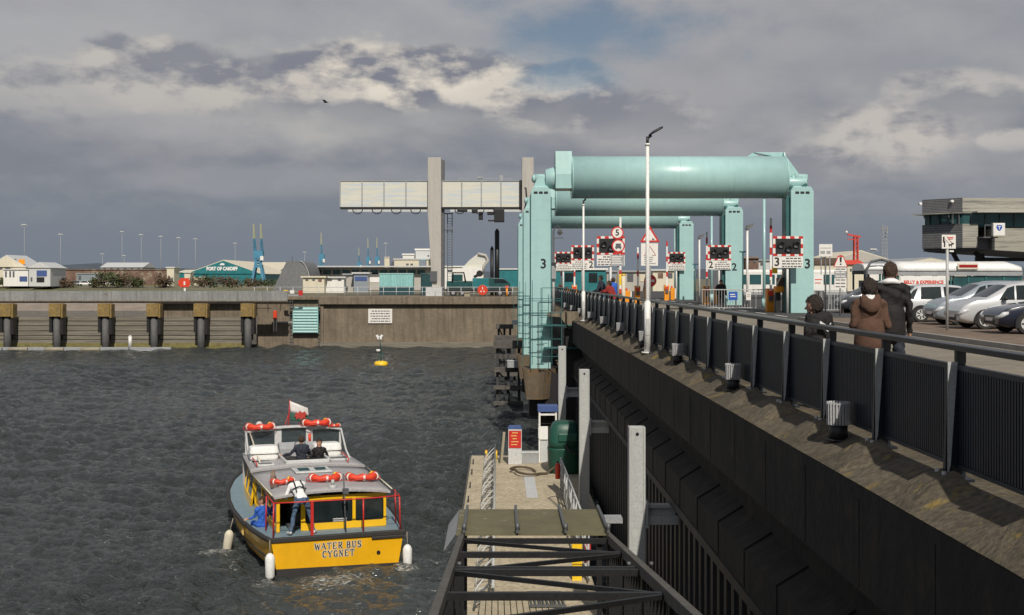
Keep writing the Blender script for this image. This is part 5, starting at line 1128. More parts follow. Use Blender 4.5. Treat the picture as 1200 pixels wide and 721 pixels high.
m_.bar((gx(538), 150, gz(209.5)), (gx(602), 150, gz(209.5)), .06).box(gx(585.5), gx(589.5), 149.8, 150.2, gz(212), gz(205.5)).box(gx(560), gx(566), 149.8, 150.2, gz(209.3), gz(207)); put('top_rail', m_, 'grey', gc)
m_ = MB(); m_.tube([(gx(611), 149, gz(218)), (gx(616), 148.4, gz(222)), (gx(617), 148.4, gz(235)), (gx(613), 148.4, gz(252))], .1, 6).box(gx(608.5), gx(611.4), 149, 150.4, gz(246), gz(212)); put('cable', m_, 'black', gc)
m_ = MB(); m_.box(gx(505), gx(513), 148.1, 148.49, gz(330), gz(318)); put('control_box', m_, 'darkgrey', gc); put('foot', MB().box(gx(500), gx(519), 147.8, 151, -.75, gz(336.5)).box(gx(608), gx(627), 147.8, 151, -.75, gz(338)), 'lightgrey', gc, bev=.04)
# things on the quay
def simple(name, lab, cat, loc, parts, grp=None, rz=0):
    t = thing(name, lab, cat, loc, rz, grp)
    for nm, mb, mt, bv in parts: local(nm, mb, mt, t, bv)
    return t
for (px, top, r_, lab) in ((576.5, 290, .22, 'shorter black mooring pile on the far quay'), (582.5, 269.5, .30, 'taller black mooring pile with a rounded top on the far quay')):
    simple('mooring_pile', lab, 'pile', (X(px, 153), 153, -.7), [('shaft', MB().cyl((0, 0, 0), (0, 0, H(top, 153)+.5), r_, n=12), 'black', 0), ('cap', MB().cyl((0, 0, H(top, 153)+.501), (0, 0, H(top, 153)+.85), r_, r_*.3, n=12), 'black', 0)], 'black mooring piles')
# dark green mobile crane / machinery
t = thing('crane_truck', 'dark green low crane truck parked on the far quay', 'truck', (X(563, 147), 147, -.65))
local('chassis', MB().box(-4.2, 3.8, -1, 1, .5, .95), 'black', t, .05); local('cab', MB().prism([(1.1, .96), (3.6, .96), (3.7, 1.6), (2.9, 2.2), (1.1, 2.3)], -1.05, 1.05, 'y'), 'greenmach', t, .05)
local('window', MB().prism([(1.7, 1.65), (3.45, 1.65), (2.8, 2.1), (1.7, 2.15)], -1.08, -1.051, 'y'), 'glass', t); local('engine_box', MB().box(-.95, 1.05, -1.02, 1.0, .96, 2.25), 'shedteal', t, .03)
local('superstructure', MB().box(-4.1, -1.0, -.9, .9, .96, 1.9).box(-3.5, -2.2, -.9, .9, 1.901, 2.7), 'greenmach', t, .05); local('hoop', MB().tube([(-3.4, -.95, 1.8), (-3.3, -.95, 2.9), (-2.0, -.95, 2.9), (-1.8, -.95, 1.8)], .10), 'black', t)
local('boom', MB().bar((-.8, 0, 2.35), (.2, 0, 2.9), .35).cyl((-.1, -.3, 2.8), (-.1, .3, 2.8), .4, n=14), 'black', t)
for x in (-3.3, -2.2, 2.4, 3.3): local('wheel', MB().cyl((x, -1.05, .45), (x, -.75, .45), .45, n=16).cyl((x, -1.07, .45), (x, -1.05, .45), .2, n=12, mi=1), ['tyre', 'grey'], t)
simple('life_ring', 'round bright red life ring holder on the quay railing', 'life ring', (X(565.5, 142), 142.0, -.6), [('case', MB().cyl((0, -.06, .78), (0, .12, .78), .60, n=24), 'lifered', .02), ('marks', MB().box(-.25, -.1, -.075, -.062, .55, .7).box(.1, .25, -.075, -.062, .55, .7).box(-.05, .05, -.075, -.062, .85, 1.15), 'signwhite', 0), ('stand', MB().box(-.05, .05, .13, .2, 0, 1.2), 'grey', 0)])
simple('quay_crate', 'small tan crate on the far quay left of the red life ring', 'crate', (X(549, 143.4), 143.4, -.62), [('box', MB().box(-.5, .2, -.3, .3, 0, .55), 'rope', .02), ('lid', MB().box(-.53, .23, -.33, .33, .551, .60), 'cream', 0)])
simple('quay_post', 'thin red post on the far quay near the green tower', 'post', (X(594, 143.5), 143.5, -.62), [('post', MB().cyl((0, 0, 0), (0, 0, 1.0), .12, n=8), 'orange', 0), ('head', MB().box(-.2, .2, -.1, .1, 1.001, 1.3), 'lifered', 0)])
simple('hazard_signs', 'row of small yellow, white and red notices left of the quay block top', 'sign', (X(342, 141), 141.5, -.62), [('yellow_notice', MB().box(-1.05, -.55, -.05, 0, .3, .8), 'yellow', 0), ('white_notice', MB().box(-.3, .2, -.05, 0, .4, .8), 'signwhite', 0), ('red_notice', MB().box(.7, 1.2, -.05, 0, .2, .75), 'red', 0), ('post', MB().box(-1.0, 1.1, .01, .05, .1, .3), 'grey', 0)])
# ================================================================== BACKGROUND BUILDINGS
def bld(name, lab, cat, Z, x0, x1, ytop, ybot, dep, walls, roofm, roofkind='flat', peak=None, windows=(), extra=(), grp=None):
    """front face given by its measured edges at distance Z; real depth behind it"""
    xa, xb = X(x0, Z), X(x1, Z); z1 = H(ytop, Z); z0 = min(-.7, H(ybot, Z)); xc = (xa+xb)/2
    t = thing(name, lab, cat, (xc, Z, z0), group=grp); wd = (xb-xa)/2; hgt = z1-z0
    local('wall', MB().box(-wd, wd, 0, dep, 0, hgt), walls, t)
    if roofkind == 'flat': local('roof', MB().box(-wd-.3, wd+.3, -.3, dep+.3, hgt+.002, hgt+max(.25, hgt*.05)), roofm, t)
    elif roofkind == 'gable':      # ridge runs away from the camera, gable faces it
        pk = H(peak, Z)-z0; local('roof', MB().prism([(-wd-.4, hgt), (wd+.4, hgt), (0, pk+.3)], -.3, dep+.3, 'y'), roofm, t)
        local('gable', MB().prism([(-wd, hgt), (wd, hgt), (0, pk)], -.36, -.31, 'y'), walls, t)
    elif roofkind == 'ridge':
        pk = H(peak, Z)-z0; local('roof', MB().prism([(-.4, hgt), (dep+.4, hgt), (dep/2, pk)], -wd-.3, wd+.3, 'x'), roofm, t)
    for (a, b_, c, d, mt) in windows:
        wn = local('window', MB().box(X(a, Z)-xc, X(b_, Z)-xc, -.08, .02, H(d, Z)-z0, H(c, Z)-z0), mt, t)
    return t
bld('harbour_house', 'cream and orange gabled harbour house at the far left edge', 'house', 345, -14, 30, 313, 336, 14, 'cream', 'lightgrey', 'gable', 300, [(2, 8, 303.5, 308, 'darkgrey'), (13, 19, 303.5, 308, 'darkgrey'), (22, 29, 304, 310, 'orange'), (6, 12, 312, 316, 'darkgrey'), (-2, 3, 312, 316, 'darkgrey')])
bld('boat_store', 'low white building with a dark opening in front of the harbour house', 'building', 338, 4, 33, 316.5, 334, 8, 'white', 'lightgrey', 'flat', None, [(23, 32, 324, 330, 'blueroof'), (6, 8, 318, 325, 'darkgrey'), (11, 13, 318, 325, 'darkgrey'), (15, 17, 318, 325, 'darkgrey')])
bld('white_boathouse', 'white boathouse with a pitched roof and dark double doorway', 'building', 334, 34, 59, 314, 335, 12, 'lightgrey', 'lightgrey', 'gable', 308.5, [(43, 55, 317, 324, 'blueroof'), (43, 52, 325, 331, 'black'), (36, 38, 325, 330, 'darkgrey')])
bld('grey_roofed_shed', 'long shed with a pale grey roof above the brick wall', 'shed', 430, 118, 167, 313.5, 326, 16, 'grey', 'lightgrey', 'ridge', 307.5, [(a, a+3, 314, 318, 'darkgrey') for a in range(121, 165, 8)])
bld('brick_wall', 'long weathered red brown brick wall behind the grass bank', 'wall', 390, 60, 197, 316.5, 332, 3, 'brick', 'brick', 'flat', None, [(72, 77, 321, 325, 'black'), (123, 130, 321, 325, 'black')])
bld('white_roof_shed', 'low shed with a thin white roof beside the white boathouse', 'shed', 420, 82, 116, 317, 330, 8, 'brick', 'white', 'flat')
bld('blue_clad_shed', 'pale blue clad low shed among the parked cars', 'shed', 372, 90, 114, 321, 331, 6, 'greycar', 'grey', 'flat', None, [(92, 95, 323, 328, 'darkgrey')])
bld('silo_block', 'narrow white plant building with a stepped top left of the teal shed', 'building', 360, 195.5, 204, 314, 334, 6, 'cream', 'white', 'flat', None, [(198, 203, 326, 331, 'darkgrey')])
bld('cream_cabin', 'cream cabin right of the white plant building, behind the red life ring', 'cabin', 352, 216, 223, 320, 335, 4, 'cream', 'lightgrey', 'flat')
bld('low_cream_shed', 'low cream shed in front of the teal port shed', 'shed', 356, 225, 241, 325.5, 333, 5, 'cream', 'cream', 'flat')
ps = bld('port_shed', 'teal port shed lettered PORT OF CARDIFF under its gable', 'shed', 450, 218, 306, 321, 336, 60, 'shedteal', 'cream', 'gable', 305.5)
ZP = 450; lt = lettering('lettering', 'PORT OF CARDIFF', 1.75, 'whitegloss', ps, (X(260.5, ZP), ZP-.5, H(315.2, ZP)), bold=.10, thick=.03, sx=.80)
local('emblem', MB().prism([(-.6, 12.3), (1.7, 12.3), (1.4, 13.4), (.2, 13.9), (-.5, 13.2)], -.5, -.4, 'y') if 0 else MB().prism([(X(257.5, ZP)-ps.location.x, H(311, ZP)-ps.location.z), (X(263.5, ZP)-ps.location.x, H(311, ZP)-ps.location.z), (X(263, ZP)-ps.location.x, H(308.8, ZP)-ps.location.z), (X(259.5, ZP)-ps.location.x, H(308.5, ZP)-ps.location.z)], -.5, -.4, 'y'), 'whitegloss', ps)
bld('side_shed', 'low teal and white lean-to left of the port shed', 'shed', 448, 206, 224, 319.5, 336, 30, 'shedteal', 'cream', 'ridge', 316)
bld('cream_roof_shed', 'large shed with a pale cream roof behind the blue dock crane', 'shed', 520, 262, 327, 318, 330, 50, 'darkgrey', 'cream', 'ridge', 306.5)
# grey curved hangar
t = thing('curved_hangar', 'grey shed with a curved roof falling to the right, left of the long glazed building', 'shed', (X(341, 215), 215, -.7))
arc = [(X(363.5, 215)-t.location.x, 0)]+[(X(351, 215)-t.location.x+(X(364, 215)-X(351, 215))*math.sin(a), (H(306, 215)+.7)*math.cos(a)) for a in np.linspace(1.35, 0, 9)]+[(X(336, 215)-t.location.x, H(306, 215)+.7), (X(319, 215)-t.location.x, 0)]
local('shell', MB().prism(arc, 0, 14, 'y'), 'hangar', t); arc2 = arc[1:10]
m_ = MB(); m_.tube([(x, -.1, z) for x, z in arc2], .12, 6); local('rim', m_, 'grey', t); local('ventilator', MB().box(-.6, .0, 3, 4, 4.6, 5.1).bar((-.3, 3, 4.5), (-.3, 3, 6.2), .12), 'darkgrey', t)
lg_ = bld('terminal_building', 'long low glazed building with a thin flat roof, behind the teal containers', 'building', 232, 352, 507, 315, 333, 14, 'beige', 'grey', 'flat', None, [(357+i*11, 366+i*11, 316.5, 321.5, 'glassteal') for i in range(13)]+[(433, 446, 320, 331, 'whitegloss'), (452, 458, 320, 331, 'brick')])
local('eaves', MB().box(X(350, 232)-lg_.location.x, X(509, 232)-lg_.location.x, -2.2, .5, H(313.2, 232)+.7, H(311.8, 232)+.7), 'lightgrey', lg_)
bld('cream_cabin_row', 'cream portable cabin with two windows in front of the glazed building', 'cabin', 185, 355, 380, 325.5, 338, 3, 'cream', 'cream', 'flat', None, [(358, 361, 327, 329, 'darkgrey'), (366, 369, 327, 329, 'darkgrey'), (373, 377, 327, 330, 'brick')])
bld('white_cabin', 'white portable cabin right of the cream one', 'cabin', 187, 381, 403, 326, 333, 3, 'white', 'lightgrey', 'flat', None, [(384, 389, 327, 329, 'darkgrey'), (396, 400, 327, 329, 'darkgrey')])
bld('blue_cabin', 'blue and grey striped cabin left of the teal container', 'cabin', 190, 414.5, 431, 321, 331, 3, 'greycar', 'lightgrey', 'flat', None, [(416, 430, 324.5, 329, 'blueroof')])
bld('grey_block', 'plain grey block between the cabins', 'building', 192, 403.5, 414, 322.5, 333, 3, 'beige', 'grey', 'flat')
def container(px0, px1, yt, yb, Z, mt, lab):
    xa, xb = X(px0, Z), X(px1, Z); z0 = -.7; z1 = H(yt, Z); t = thing('container', lab, 'container', ((xa+xb)/2, Z, z0), group='teal containers on the quay'); w_ = (xb-xa)/2
    n = 24; prof = [(-w_+2*w_*i/(2*n), -.05 if (i//2) % 2 else 0) for i in range(2*n+1)]
    local('body', MB().box(-w_, w_, .06, 2.4, .1, z1-z0), mt, t); local('corrugation', MB().loft([[(x, y, .15) for x, y in prof], [(x, y, z1-z0-.1) for x, y in prof]], caps=False, closed=False, smooth=False), mt, t)
    local('frame', MB().box(-w_-.03, w_+.03, -.08, .0, 0, .15).box(-w_-.03, w_+.03, -.08, 0, z1-z0-.1, z1-z0+.03), 'teal', t)
container(444.5, 484, 320.5, 337, 165, 'teal_pale', 'wide pale teal container on the far quay, left of the crane leg')
container(493, 509.5, 320.5, 334, 166, 'teal_pale', 'narrow pale teal container just left of the crane leg')
container(491, 499, 304, 318, 240, 'greycar', 'blue grey container raised behind the crane leg')
bld('process_plant', 'pale cream industrial block behind the glazed building', 'building', 420, 462, 502, 304.5, 320, 20, 'cream', 'lightgrey', 'flat', None, [(476, 479, 309, 311, 'darkgrey'), (481, 484, 309, 311, 'darkgrey')])
bld('upper_plant', 'taller pale plant block just left of the crane leg', 'building', 440, 487, 504, 293.5, 320, 20, 'lightgrey', 'white', 'flat', None, [(501, 503, 299, 301, 'darkgrey')])
bld('plant_wing', 'low white wing left of the taller plant block', 'building', 445, 472, 488, 299, 320, 12, 'white', 'white', 'flat')
simple('brown_dome', 'dull purple brown rounded heap like shed behind the plant', 'shed', (X(462, 430), 430, -.7), [('shell', MB().prism([(-2.6, 0), (-2.2, 5), (-.8, 8), (1.0, 9), (2.6, 8.3), (3.2, 6), (3.4, 0)], 0, 10, 'y'), 'darkgrey', 0), ('ridge_rail', MB().box(-.8, 1.2, 2, 2.2, 9.05, 9.5), 'brick', 0)])
simple('chimney', 'short pinkish chimney tower left of the brown rounded shed', 'chimney', (X(453.5, 425), 425, -.7), [('shaft', MB().box(-.9, .9, 0, 1.8, 0, 9.4), 'cream', 0), ('top', MB().box(-1.0, 1.0, -.1, 1.9, 9.401, 9.9), 'beige', 0), ('base', MB().box(-4.6, -1, 0, 4, 0, 6.2), 'brick', 0)])
# striped dome building
t = thing('domed_hall', 'white and pastel striped curved hall behind the dark green crane truck', 'building', (X(557, 260), 260, -.7))
ZD_ = 260; u = lambda p: X(p, ZD_)-t.location.x; v_ = lambda p: H(p, ZD_)+.7
local('shell', MB().prism([(u(542), 0), (u(542), v_(314)), (u(550), v_(305)), (u(560), v_(297.5)), (u(568), v_(299)), (u(571), v_(305)), (u(567), v_(310)), (u(566), 0)], 0, 16, 'y'), 'pastel', t)
local('white_base', MB().box(u(541), u(565), -.5, -.02, 0, v_(314)), 'white', t); m_ = MB(); m_.tube([(u(560), -.2, v_(297.5)), (u(569), -.2, v_(299.5)), (u(572), -.2, v_(305)), (u(567), -.2, v_(312)), (u(565), -.2, v_(320))], .35, 6); local('rim', m_, 'beige', t)
bld('far_teal_shed', 'long low shed with a white roof and teal wall left of the green tower', 'shed', 300, 584, 642, 316, 330, 14, 'shedteal', 'white', 'flat')
bld('quay_office', 'long cream low building visible behind the crane truck', 'building', 262, 520, 548, 313, 330, 8, 'white', 'white', 'flat', None, [(524, 530, 316, 319, 'darkgrey')])
# behind the signals
bld('left_lane_shed', 'teal walled low building behind the left hand signals', 'building', 165, 645, 710, 316.5, 337, 8, 'shedteal', 'white', 'flat', None, [(662, 672, 320, 330, 'glass'), (690, 700, 320, 331, 'glass')])
bld('cream_workshop', 'cream workshop behind the no entry sign', 'building', 170, 765, 812, 317.5, 342, 9, 'cream', 'lightgrey', 'flat', None, [(771, 777, 320, 326, 'brick'), (782, 788, 320, 326, 'darkgrey'), (797, 803, 320, 328, 'brick')])
bld('blue_works', 'grey blue works building behind the round speed signs', 'building', 175, 711, 764, 319, 338, 9, 'beige', 'grey', 'flat', None, [(713, 728, 321, 329, 'greycar'), (735, 742, 321, 330, 'darkgrey'), (750, 756, 322, 330, 'cream')])
bld('brick_tower', 'red brown brick house between the middle and nearest right towers', 'house', 210, 874, 889, 303, 320, 6, 'brick', 'brick', 'ridge', 300.5, [(876, 879, 305, 308, 'darkgrey'), (883, 886, 305, 308, 'darkgrey')])
bld('grey_annex', 'pale grey annex right of the brick house', 'building', 215, 889, 902, 306, 322, 8, 'lightgrey', 'grey', 'flat', None, [(891, 894, 308, 311, 'darkgrey')])
bld('purple_roof_row', 'row of houses with dull purple roofs right of the nearest right tower', 'house', 230, 954, 986, 309.5, 326, 9, 'cream', 'leafbrown', 'ridge', 302)
bld('cream_gable_barn', 'huge shed with a wide cream gabled roof behind the red crane', 'shed', 380, 965, 1053, 308, 326, 40, 'beige', 'cream', 'gable', 294.5)
bld('red_roof_terrace', 'cream house with a red hipped roof under the red crane', 'house', 200, 993, 1012, 310, 335, 7, 'cream', 'lifered', 'ridge', 304.5, [(996, 998, 315, 318, 'darkgrey'), (1001, 1003, 315, 318, 'darkgrey'), (1006, 1008, 314, 318, 'darkgrey')])
bld('white_terrace', 'white terrace with dark windows right of the red roofed house', 'house', 202, 1012, 1034, 312, 334, 7, 'white', 'grey', 'flat', None, [(a, a+2.4, 315, 318, 'darkgrey') for a in (1014, 1018, 1022, 1026)]+[(1013, 1019, 321, 333, 'darkgrey')])
bld('grey_roof_hall', 'dark grey pitched roof hall behind the road train', 'shed', 300, 1040, 1140, 311, 326, 40, 'cream', 'grey', 'gable', 303)
# masts, cranes
def mast(px, top, Z, lab, kind=0):
    z1 = H(top, Z); t = thing('light_mast', lab, 'light mast', (X(px, Z), Z, -.7), group='tall floodlight masts over the docks'); hgt = z1+.7; r_ = .15*Z/500
    local('pole', MB().cyl((0, 0, 0), (0, 0, hgt), r_, r_*.55, n=8), 'grey', t)
    local('lamp_ring', MB().box(-.8, .8, -.4, .4, hgt+.002, hgt+.35).bar((-1.2, 0, hgt-.1), (1.2, 0, hgt-.1), .12), 'lightgrey', t)
for px, top, Z, lab in ((28.5, 264, 430, 'leftmost and tallest light mast, with a lattice head, above the harbour house'), (71, 275, 520, 'second light mast from the left, above the brick wall end'), (143, 272, 560, 'third light mast, the tallest above the grey roofed shed'), (165.5, 275.5, 540, 'fourth light mast, right of the tallest above the grey roofed shed'),
      (188.5, 277.5, 560, 'fifth light mast, just left of the white plant building'), (209.5, 279, 580, 'sixth light mast, left end of the teal port shed'), (229, 280.5, 600, 'seventh light mast, over the left roof slope of the port shed'), (275.5, 285.5, 640, 'light mast over the right roof slope of the port shed'), (452, 285.5, 640, 'lone light mast above the chimney near the blue cranes'),
      (145.5, 300, 650, 'small distant light mast low over the grey roofed shed'), (120, 298, 650, 'small distant light mast at the left end of the grey roofed shed'), (357, 296, 700, 'short grey mast above the curved shed'), (1023, 293, 300, 'small floodlight mast right of the red crane')): mast(px, top, Z, lab)
def dock_crane(px, top, bot, Z, wpx, lab, k=0):
    s_ = Z/F; hgt = (bot-top)*s_+1; w_ = wpx*s_/2; t = thing('dock_crane', lab, 'crane', (X(px, Z), Z, H(bot, Z)-1 if 0 else -.7), group='blue dock cranes'); hgt = H(top, Z)+.7
    m_ = MB(); a = .20*w_
    for sx_ in (-1, 1):
        for sy_ in (-1, 1): m_.bar((sx_*w_*.95, sy_*w_*.8, 0), (sx_*w_*.5, sy_*w_*.5, hgt*.28), a*1.8)
    m_.box(-w_*.62, w_*.62, -w_*.6, w_*.6, hgt*.28, hgt*.33); local('portal', m_, 'craneblue', t)
    m_ = MB()
    for i in range(5):
        z0, z1 = hgt*(.33+i*.045), hgt*(.33+(i+1)*.045)
        for sx_ in (-1, 1): m_.bar((sx_*w_*.45, -w_*.3, z0), (-sx_*w_*.45, -w_*.3, z1), a*.9); m_.bar((sx_*w_*.45, -w_*.3, z0), (sx_*w_*.45, -w_*.3, z1), a*1.4)
    m_.box(-w_*.7, w_*.75, -w_*.5, w_*.6, hgt*.43, hgt*.56); local('tower', m_, 'craneblue', t)
    local('cab', MB().box(w_*.4, w_*.9, -w_*.8, -w_*.2, hgt*.40, hgt*.47), 'white', t)
    for sx_ in ((-.55, .55) if k == 0 else (0,)):
        m_ = MB(); x = sx_*w_
        for e in (-.16, .16):
            m_.bar((x+e*w_, 0, hgt*.56), (x+e*w_*.5, -w_*.6, hgt*.76), a*.8)
        for i in range(4): m_.bar((x-.16*w_, -w_*.15*i, hgt*(.56+i*.05)), (x+.16*w_, -w_*.15*(i+1), hgt*(.60+i*.05)), a*.6)
        local('lower_jib', m_, 'craneblue', t)
        m_ = MB()
        for e in (-.12, .12): m_.bar((x+e*w_, -w_*.6, hgt*.76), (x+e*w_*.4, -w_*1.1, hgt), a*.8)
        for i in range(4): m_.bar((x-.10*w_, -w_*(.6+.12*i), hgt*(.76+i*.06)), (x+.10*w_, -w_*(.72+.12*i), hgt*(.81+i*.06)), a*.6)
        local('upper_jib', m_, 'craneyellow', t)
dock_crane(303, 263, 326, 430, 15, 'nearest and largest blue dock crane with twin pale jibs, above the cream roofed shed')
dock_crane(377, 273, 311, 700, 9, 'blue dock crane standing alone above the left end of the glazed building', 1)
dock_crane(421, 290, 312, 900, 7, 'leftmost of the three clustered blue cranes, the lowest', 1)
dock_crane(431.5, 279, 312, 880, 7, 'middle one of the three clustered blue cranes', 1)
dock_crane(442, 278.5, 312, 860, 7, 'rightmost of the three clustered blue cranes, beside the plant', 1)
t = thing('red_crane', 'bright red lattice crane tower above the red roofed house', 'crane', (X(1003.5, 260), 260, -.7)); m_ = MB(); hh_ = H(276, 260)+.7
for sx_ in (-1, 1):
    m_.bar((sx_*.45, 0, 0), (sx_*.35, 0, hh_), .22); m_.bar((sx_*.45, .9, 0), (sx_*.35, .7, hh_), .22)
for i in range(12): m_.bar((-.45, 0, i*hh_/12), (.45, 0, (i+1)*hh_/12), .13)
local('tower', m_, 'craned', t); local('jib', MB().bar((-1.9, 0, hh_+.2), (.9, 0, hh_-.3), .35).bar((-1.9, 0, hh_-.8), (.5, 0, hh_-1.0), .2), 'craned', t); local('base', MB().box(-4, 2.6, -.5, 1.5, hh_*.30, hh_*.38).box(-1.4, .8, -.5, 1.5, 0, hh_*.30), 'craned', t); local('lamp', MB().ell((-2.1, 0, hh_+.7), .25, .25, .3), 'white', t)
t = thing('lattice_mast', 'thin grey lattice mast behind the heads of the walkers', 'mast', (X(1036, 420), 420, -.7)); m_ = MB(); hh_ = H(265, 420)+.7
for a in range(4):
    sx_, sy_ = ((-1, -1), (1, -1), (1, 1), (-1, 1))[a]; m_.bar((sx_*1.1, sy_*1.1, 0), (sx_*.6, sy_*.6, hh_), .16)
for i in range(16):
    z0, z1 = i*hh_/16, (i+1)*hh_/16; m_.bar((-1.0, -1, z0), (.9, -1, z1), .1); m_.bar((1.0, -1, z0), (-.9, -1, z1), .1)
local('tower', m_, 'grey', t); local('aerials', MB().bar((-.9, -.7, hh_-2), (-.9, -.7, hh_+.4), .2).bar((.9, -.7, hh_-3), (.9, -.7, hh_-.4), .25), 'grey', t)
# green poles behind the right hand towers
for (px, top, Z, lab) in ((895.5, 233, 66, 'nearest slender green pole right of the middle tower'), (834, 253, 84, 'middle slender green pole left of the middle tower'), (791, 262, 102, 'farthest slender green pole, left of the farthest tower')):
    t = thing('green_pole', lab, 'pole', (X(px, Z), Z, -.03), group='slender green poles behind the portals'); local('shaft', MB().cyl((0, 0, 0), (0, 0, H(top, Z)), .09, .07, 10), 'teal', t); local('base', MB().cyl((0, 0, 0), (0, 0, .5), .14, n=10), 'teal', t)
# small shrubs on the bank
def shrub(loc, w_, hgt, mt, lab, n=420, grp='shrubs on the grass bank'):
    t = thing('shrub', lab, 'shrub', loc, group=grp); m_ = MB()
    cl = [(random.uniform(-.7, .7)*w_, random.uniform(-.5, .5)*w_, random.uniform(.35, .8)*hgt, random.uniform(.2, .4)*w_) for _ in range(7)]
    for i in range(n):
        c = random.choice(cl); p = Vector((c[0]+random.gauss(0, c[3]*.6), c[1]+random.gauss(0, c[3]*.6), max(.05, c[2]+random.gauss(0, hgt*.2)))); s_ = random.uniform(.12, .28)*max(.7, hgt*.5)
        a = Vector((random.uniform(-1, 1), random.uniform(-1, 1), random.uniform(-1, 1))).normalized()*s_; b_ = a.orthogonal().normalized()*s_*.7
        m_.add([p-a, p+b_, p+a, p-b_], [(0, 1, 2, 3)])
    local('foliage', m_, mt, t, fix=False); m_ = MB()
    for k_ in range(4): m_.bar((0, 0, 0), (random.uniform(-.5, .5)*w_, 0, hgt*.6), .08)
    local('stem', m_, 'timber', t)
sh = [(6, 337, 6, 2.6, 'leaf'), (20, 336, 4, 2.0, 'leafbrown'), (33, 338, 5, 2.2, 'leaf'), (52, 337, 4, 2.8, 'leaf'), (66, 337, 5, 2.4, 'leafbrown'), (75, 337, 4, 2.0, 'leafbrown'), (109, 338, 3, 2.2, 'leaf'), (118, 338, 4, 2.0, 'leafbrown'), (138, 339, 7, 3.6, 'leaf'), (150, 338, 6, 3.0, 'leafbrown'), (161, 337, 3, 2.6, 'leaf'), (193, 337, 4, 3.0, 'leafbrown'), (230, 336, 6, 2.6, 'leafbrown'), (246, 336, 7, 3.0, 'leaf'), (262, 335, 7, 3.0, 'leafbrown'), (280, 335, 6, 2.6, 'leaf'), (300, 335, 6, 2.4, 'leafbrown'), (318, 335, 5, 2.2, 'leaf')]
near_by = ['at the foot of the harbour house', 'below the dark opening of the low white building', 'in front of the low white building end', 'at the white boathouse doorway', 'just right of the white boathouse', 'left of the parked white van', 'below the blue clad shed', 'right of the blue clad shed', 'the largest one, below the grey roofed shed', 'beside the largest shrub, brown and bare', 'right of the brown bare one, below the brick wall', 'by the white plant building foot', 'below the low cream shed', 'under the left of the teal port shed', 'under the lettering of the teal port shed', 'under the right slope of the teal port shed', 'at the foot of the largest blue crane', 'between the largest blue crane and the curved shed']
for (px, _, w_, hgt, mt), nb in zip(sh, near_by):
    Z = 343 if px < 200 else 300; shrub((X(px, Z), Z, -1.0 if px < 200 else -.72), w_*.75, hgt*(1.1 if px < 200 else .85), mt, ('dark green' if mt == 'leaf' else 'brown')+' low shrub '+nb)
simple('life_ring_stand', 'bright red life ring board on a white post behind the walkway beam', 'life ring', (X(216.5, 147), 147, -.60), [('post', MB().box(-.12, .12, 0, .1, 0, 1.6), 'white', 0), ('board', MB().box(-.55, .55, -.12, -.01, 1.1, 2.2).box(-.75, .7, -.13, -.12, 1.3, 1.95), 'lifered', 0), ('mark', MB().box(-.1, .1, -.15, -.14, 1.35, 1.8), 'signwhite', 0)])
for (px, Z, c, lab) in ((101, 352, 'white', 'white van parked left of the dark shrubs'), (128, 356, 'signwhite', 'white car parked in front of the brick wall'), (150, 360, 'whitegloss', 'left one of two white cars under the grey roofed shed'), (158, 361, 'white', 'right one of two white cars under the grey roofed shed'), (88, 354, 'greycar', 'grey blue car left of the white van')):
    simple('distant_car', lab, 'car', (X(px, Z), Z, -.72), [('body', MB().loft([rr(1.9, .8, .3, 20, 5), rr(2.05, .85, .55, 20, 5), rr(2.0, .85, .95, 20, 5)]), c, 0), ('cabin', MB().loft([rr(1.35, .78, .951, 20, 5), rr(1.0, .65, 1.45, 20, 5)]), 'glass', 0), ('roof', MB().loft([rr(1.02, .66, 1.451, 20, 5), rr(.9, .6, 1.5, 20, 5)]), c, 0)]+[('wheel', MB().cyl((x, -.88, .32), (x, -.6, .32), .32, n=12), 'tyre', 0) for x in (-1.25, 1.25)], 'cars parked by the brick wall')
g_ = MB()
t = thing('gull', 'small dark gull gliding under the bright cloud', 'bird', W(382, 120, 70)); local('body', MB().ell((0, 0, 0), .16, .05, .04), 'darkgrey', t); local('wing', MB().prism([(-.05, 0), (.06, 0), (.0, .10), (-.12, .16)], -.42, -.04, 'y') if 0 else MB().add([(-.06, -.02, .02), (.07, -.02, .02), (-.02, -.35, .10), (-.16, -.55, .06), (-.06, -.02, .0), (.07, -.02, .0), (-.02, -.35, .085), (-.16, -.55, .05)], [(0, 1, 2, 3), (7, 6, 5, 4), (0, 4, 5, 1), (2, 6, 7, 3), (1, 5, 6, 2), (3, 7, 4, 0)]), 'darkgrey', t); local('wing', MB().add([(-.06, .02, .02), (.07, .02, .02), (-.02, .35, .10), (-.16, .55, .06), (-.06, .02, .0), (.07, .02, .0), (-.02, .35, .085), (-.16, .55, .05)], [(0, 1, 2, 3), (7, 6, 5, 4), (0, 4, 5, 1), (2, 6, 7, 3), (1, 5, 6, 2), (3, 7, 4, 0)]), 'darkgrey', t)
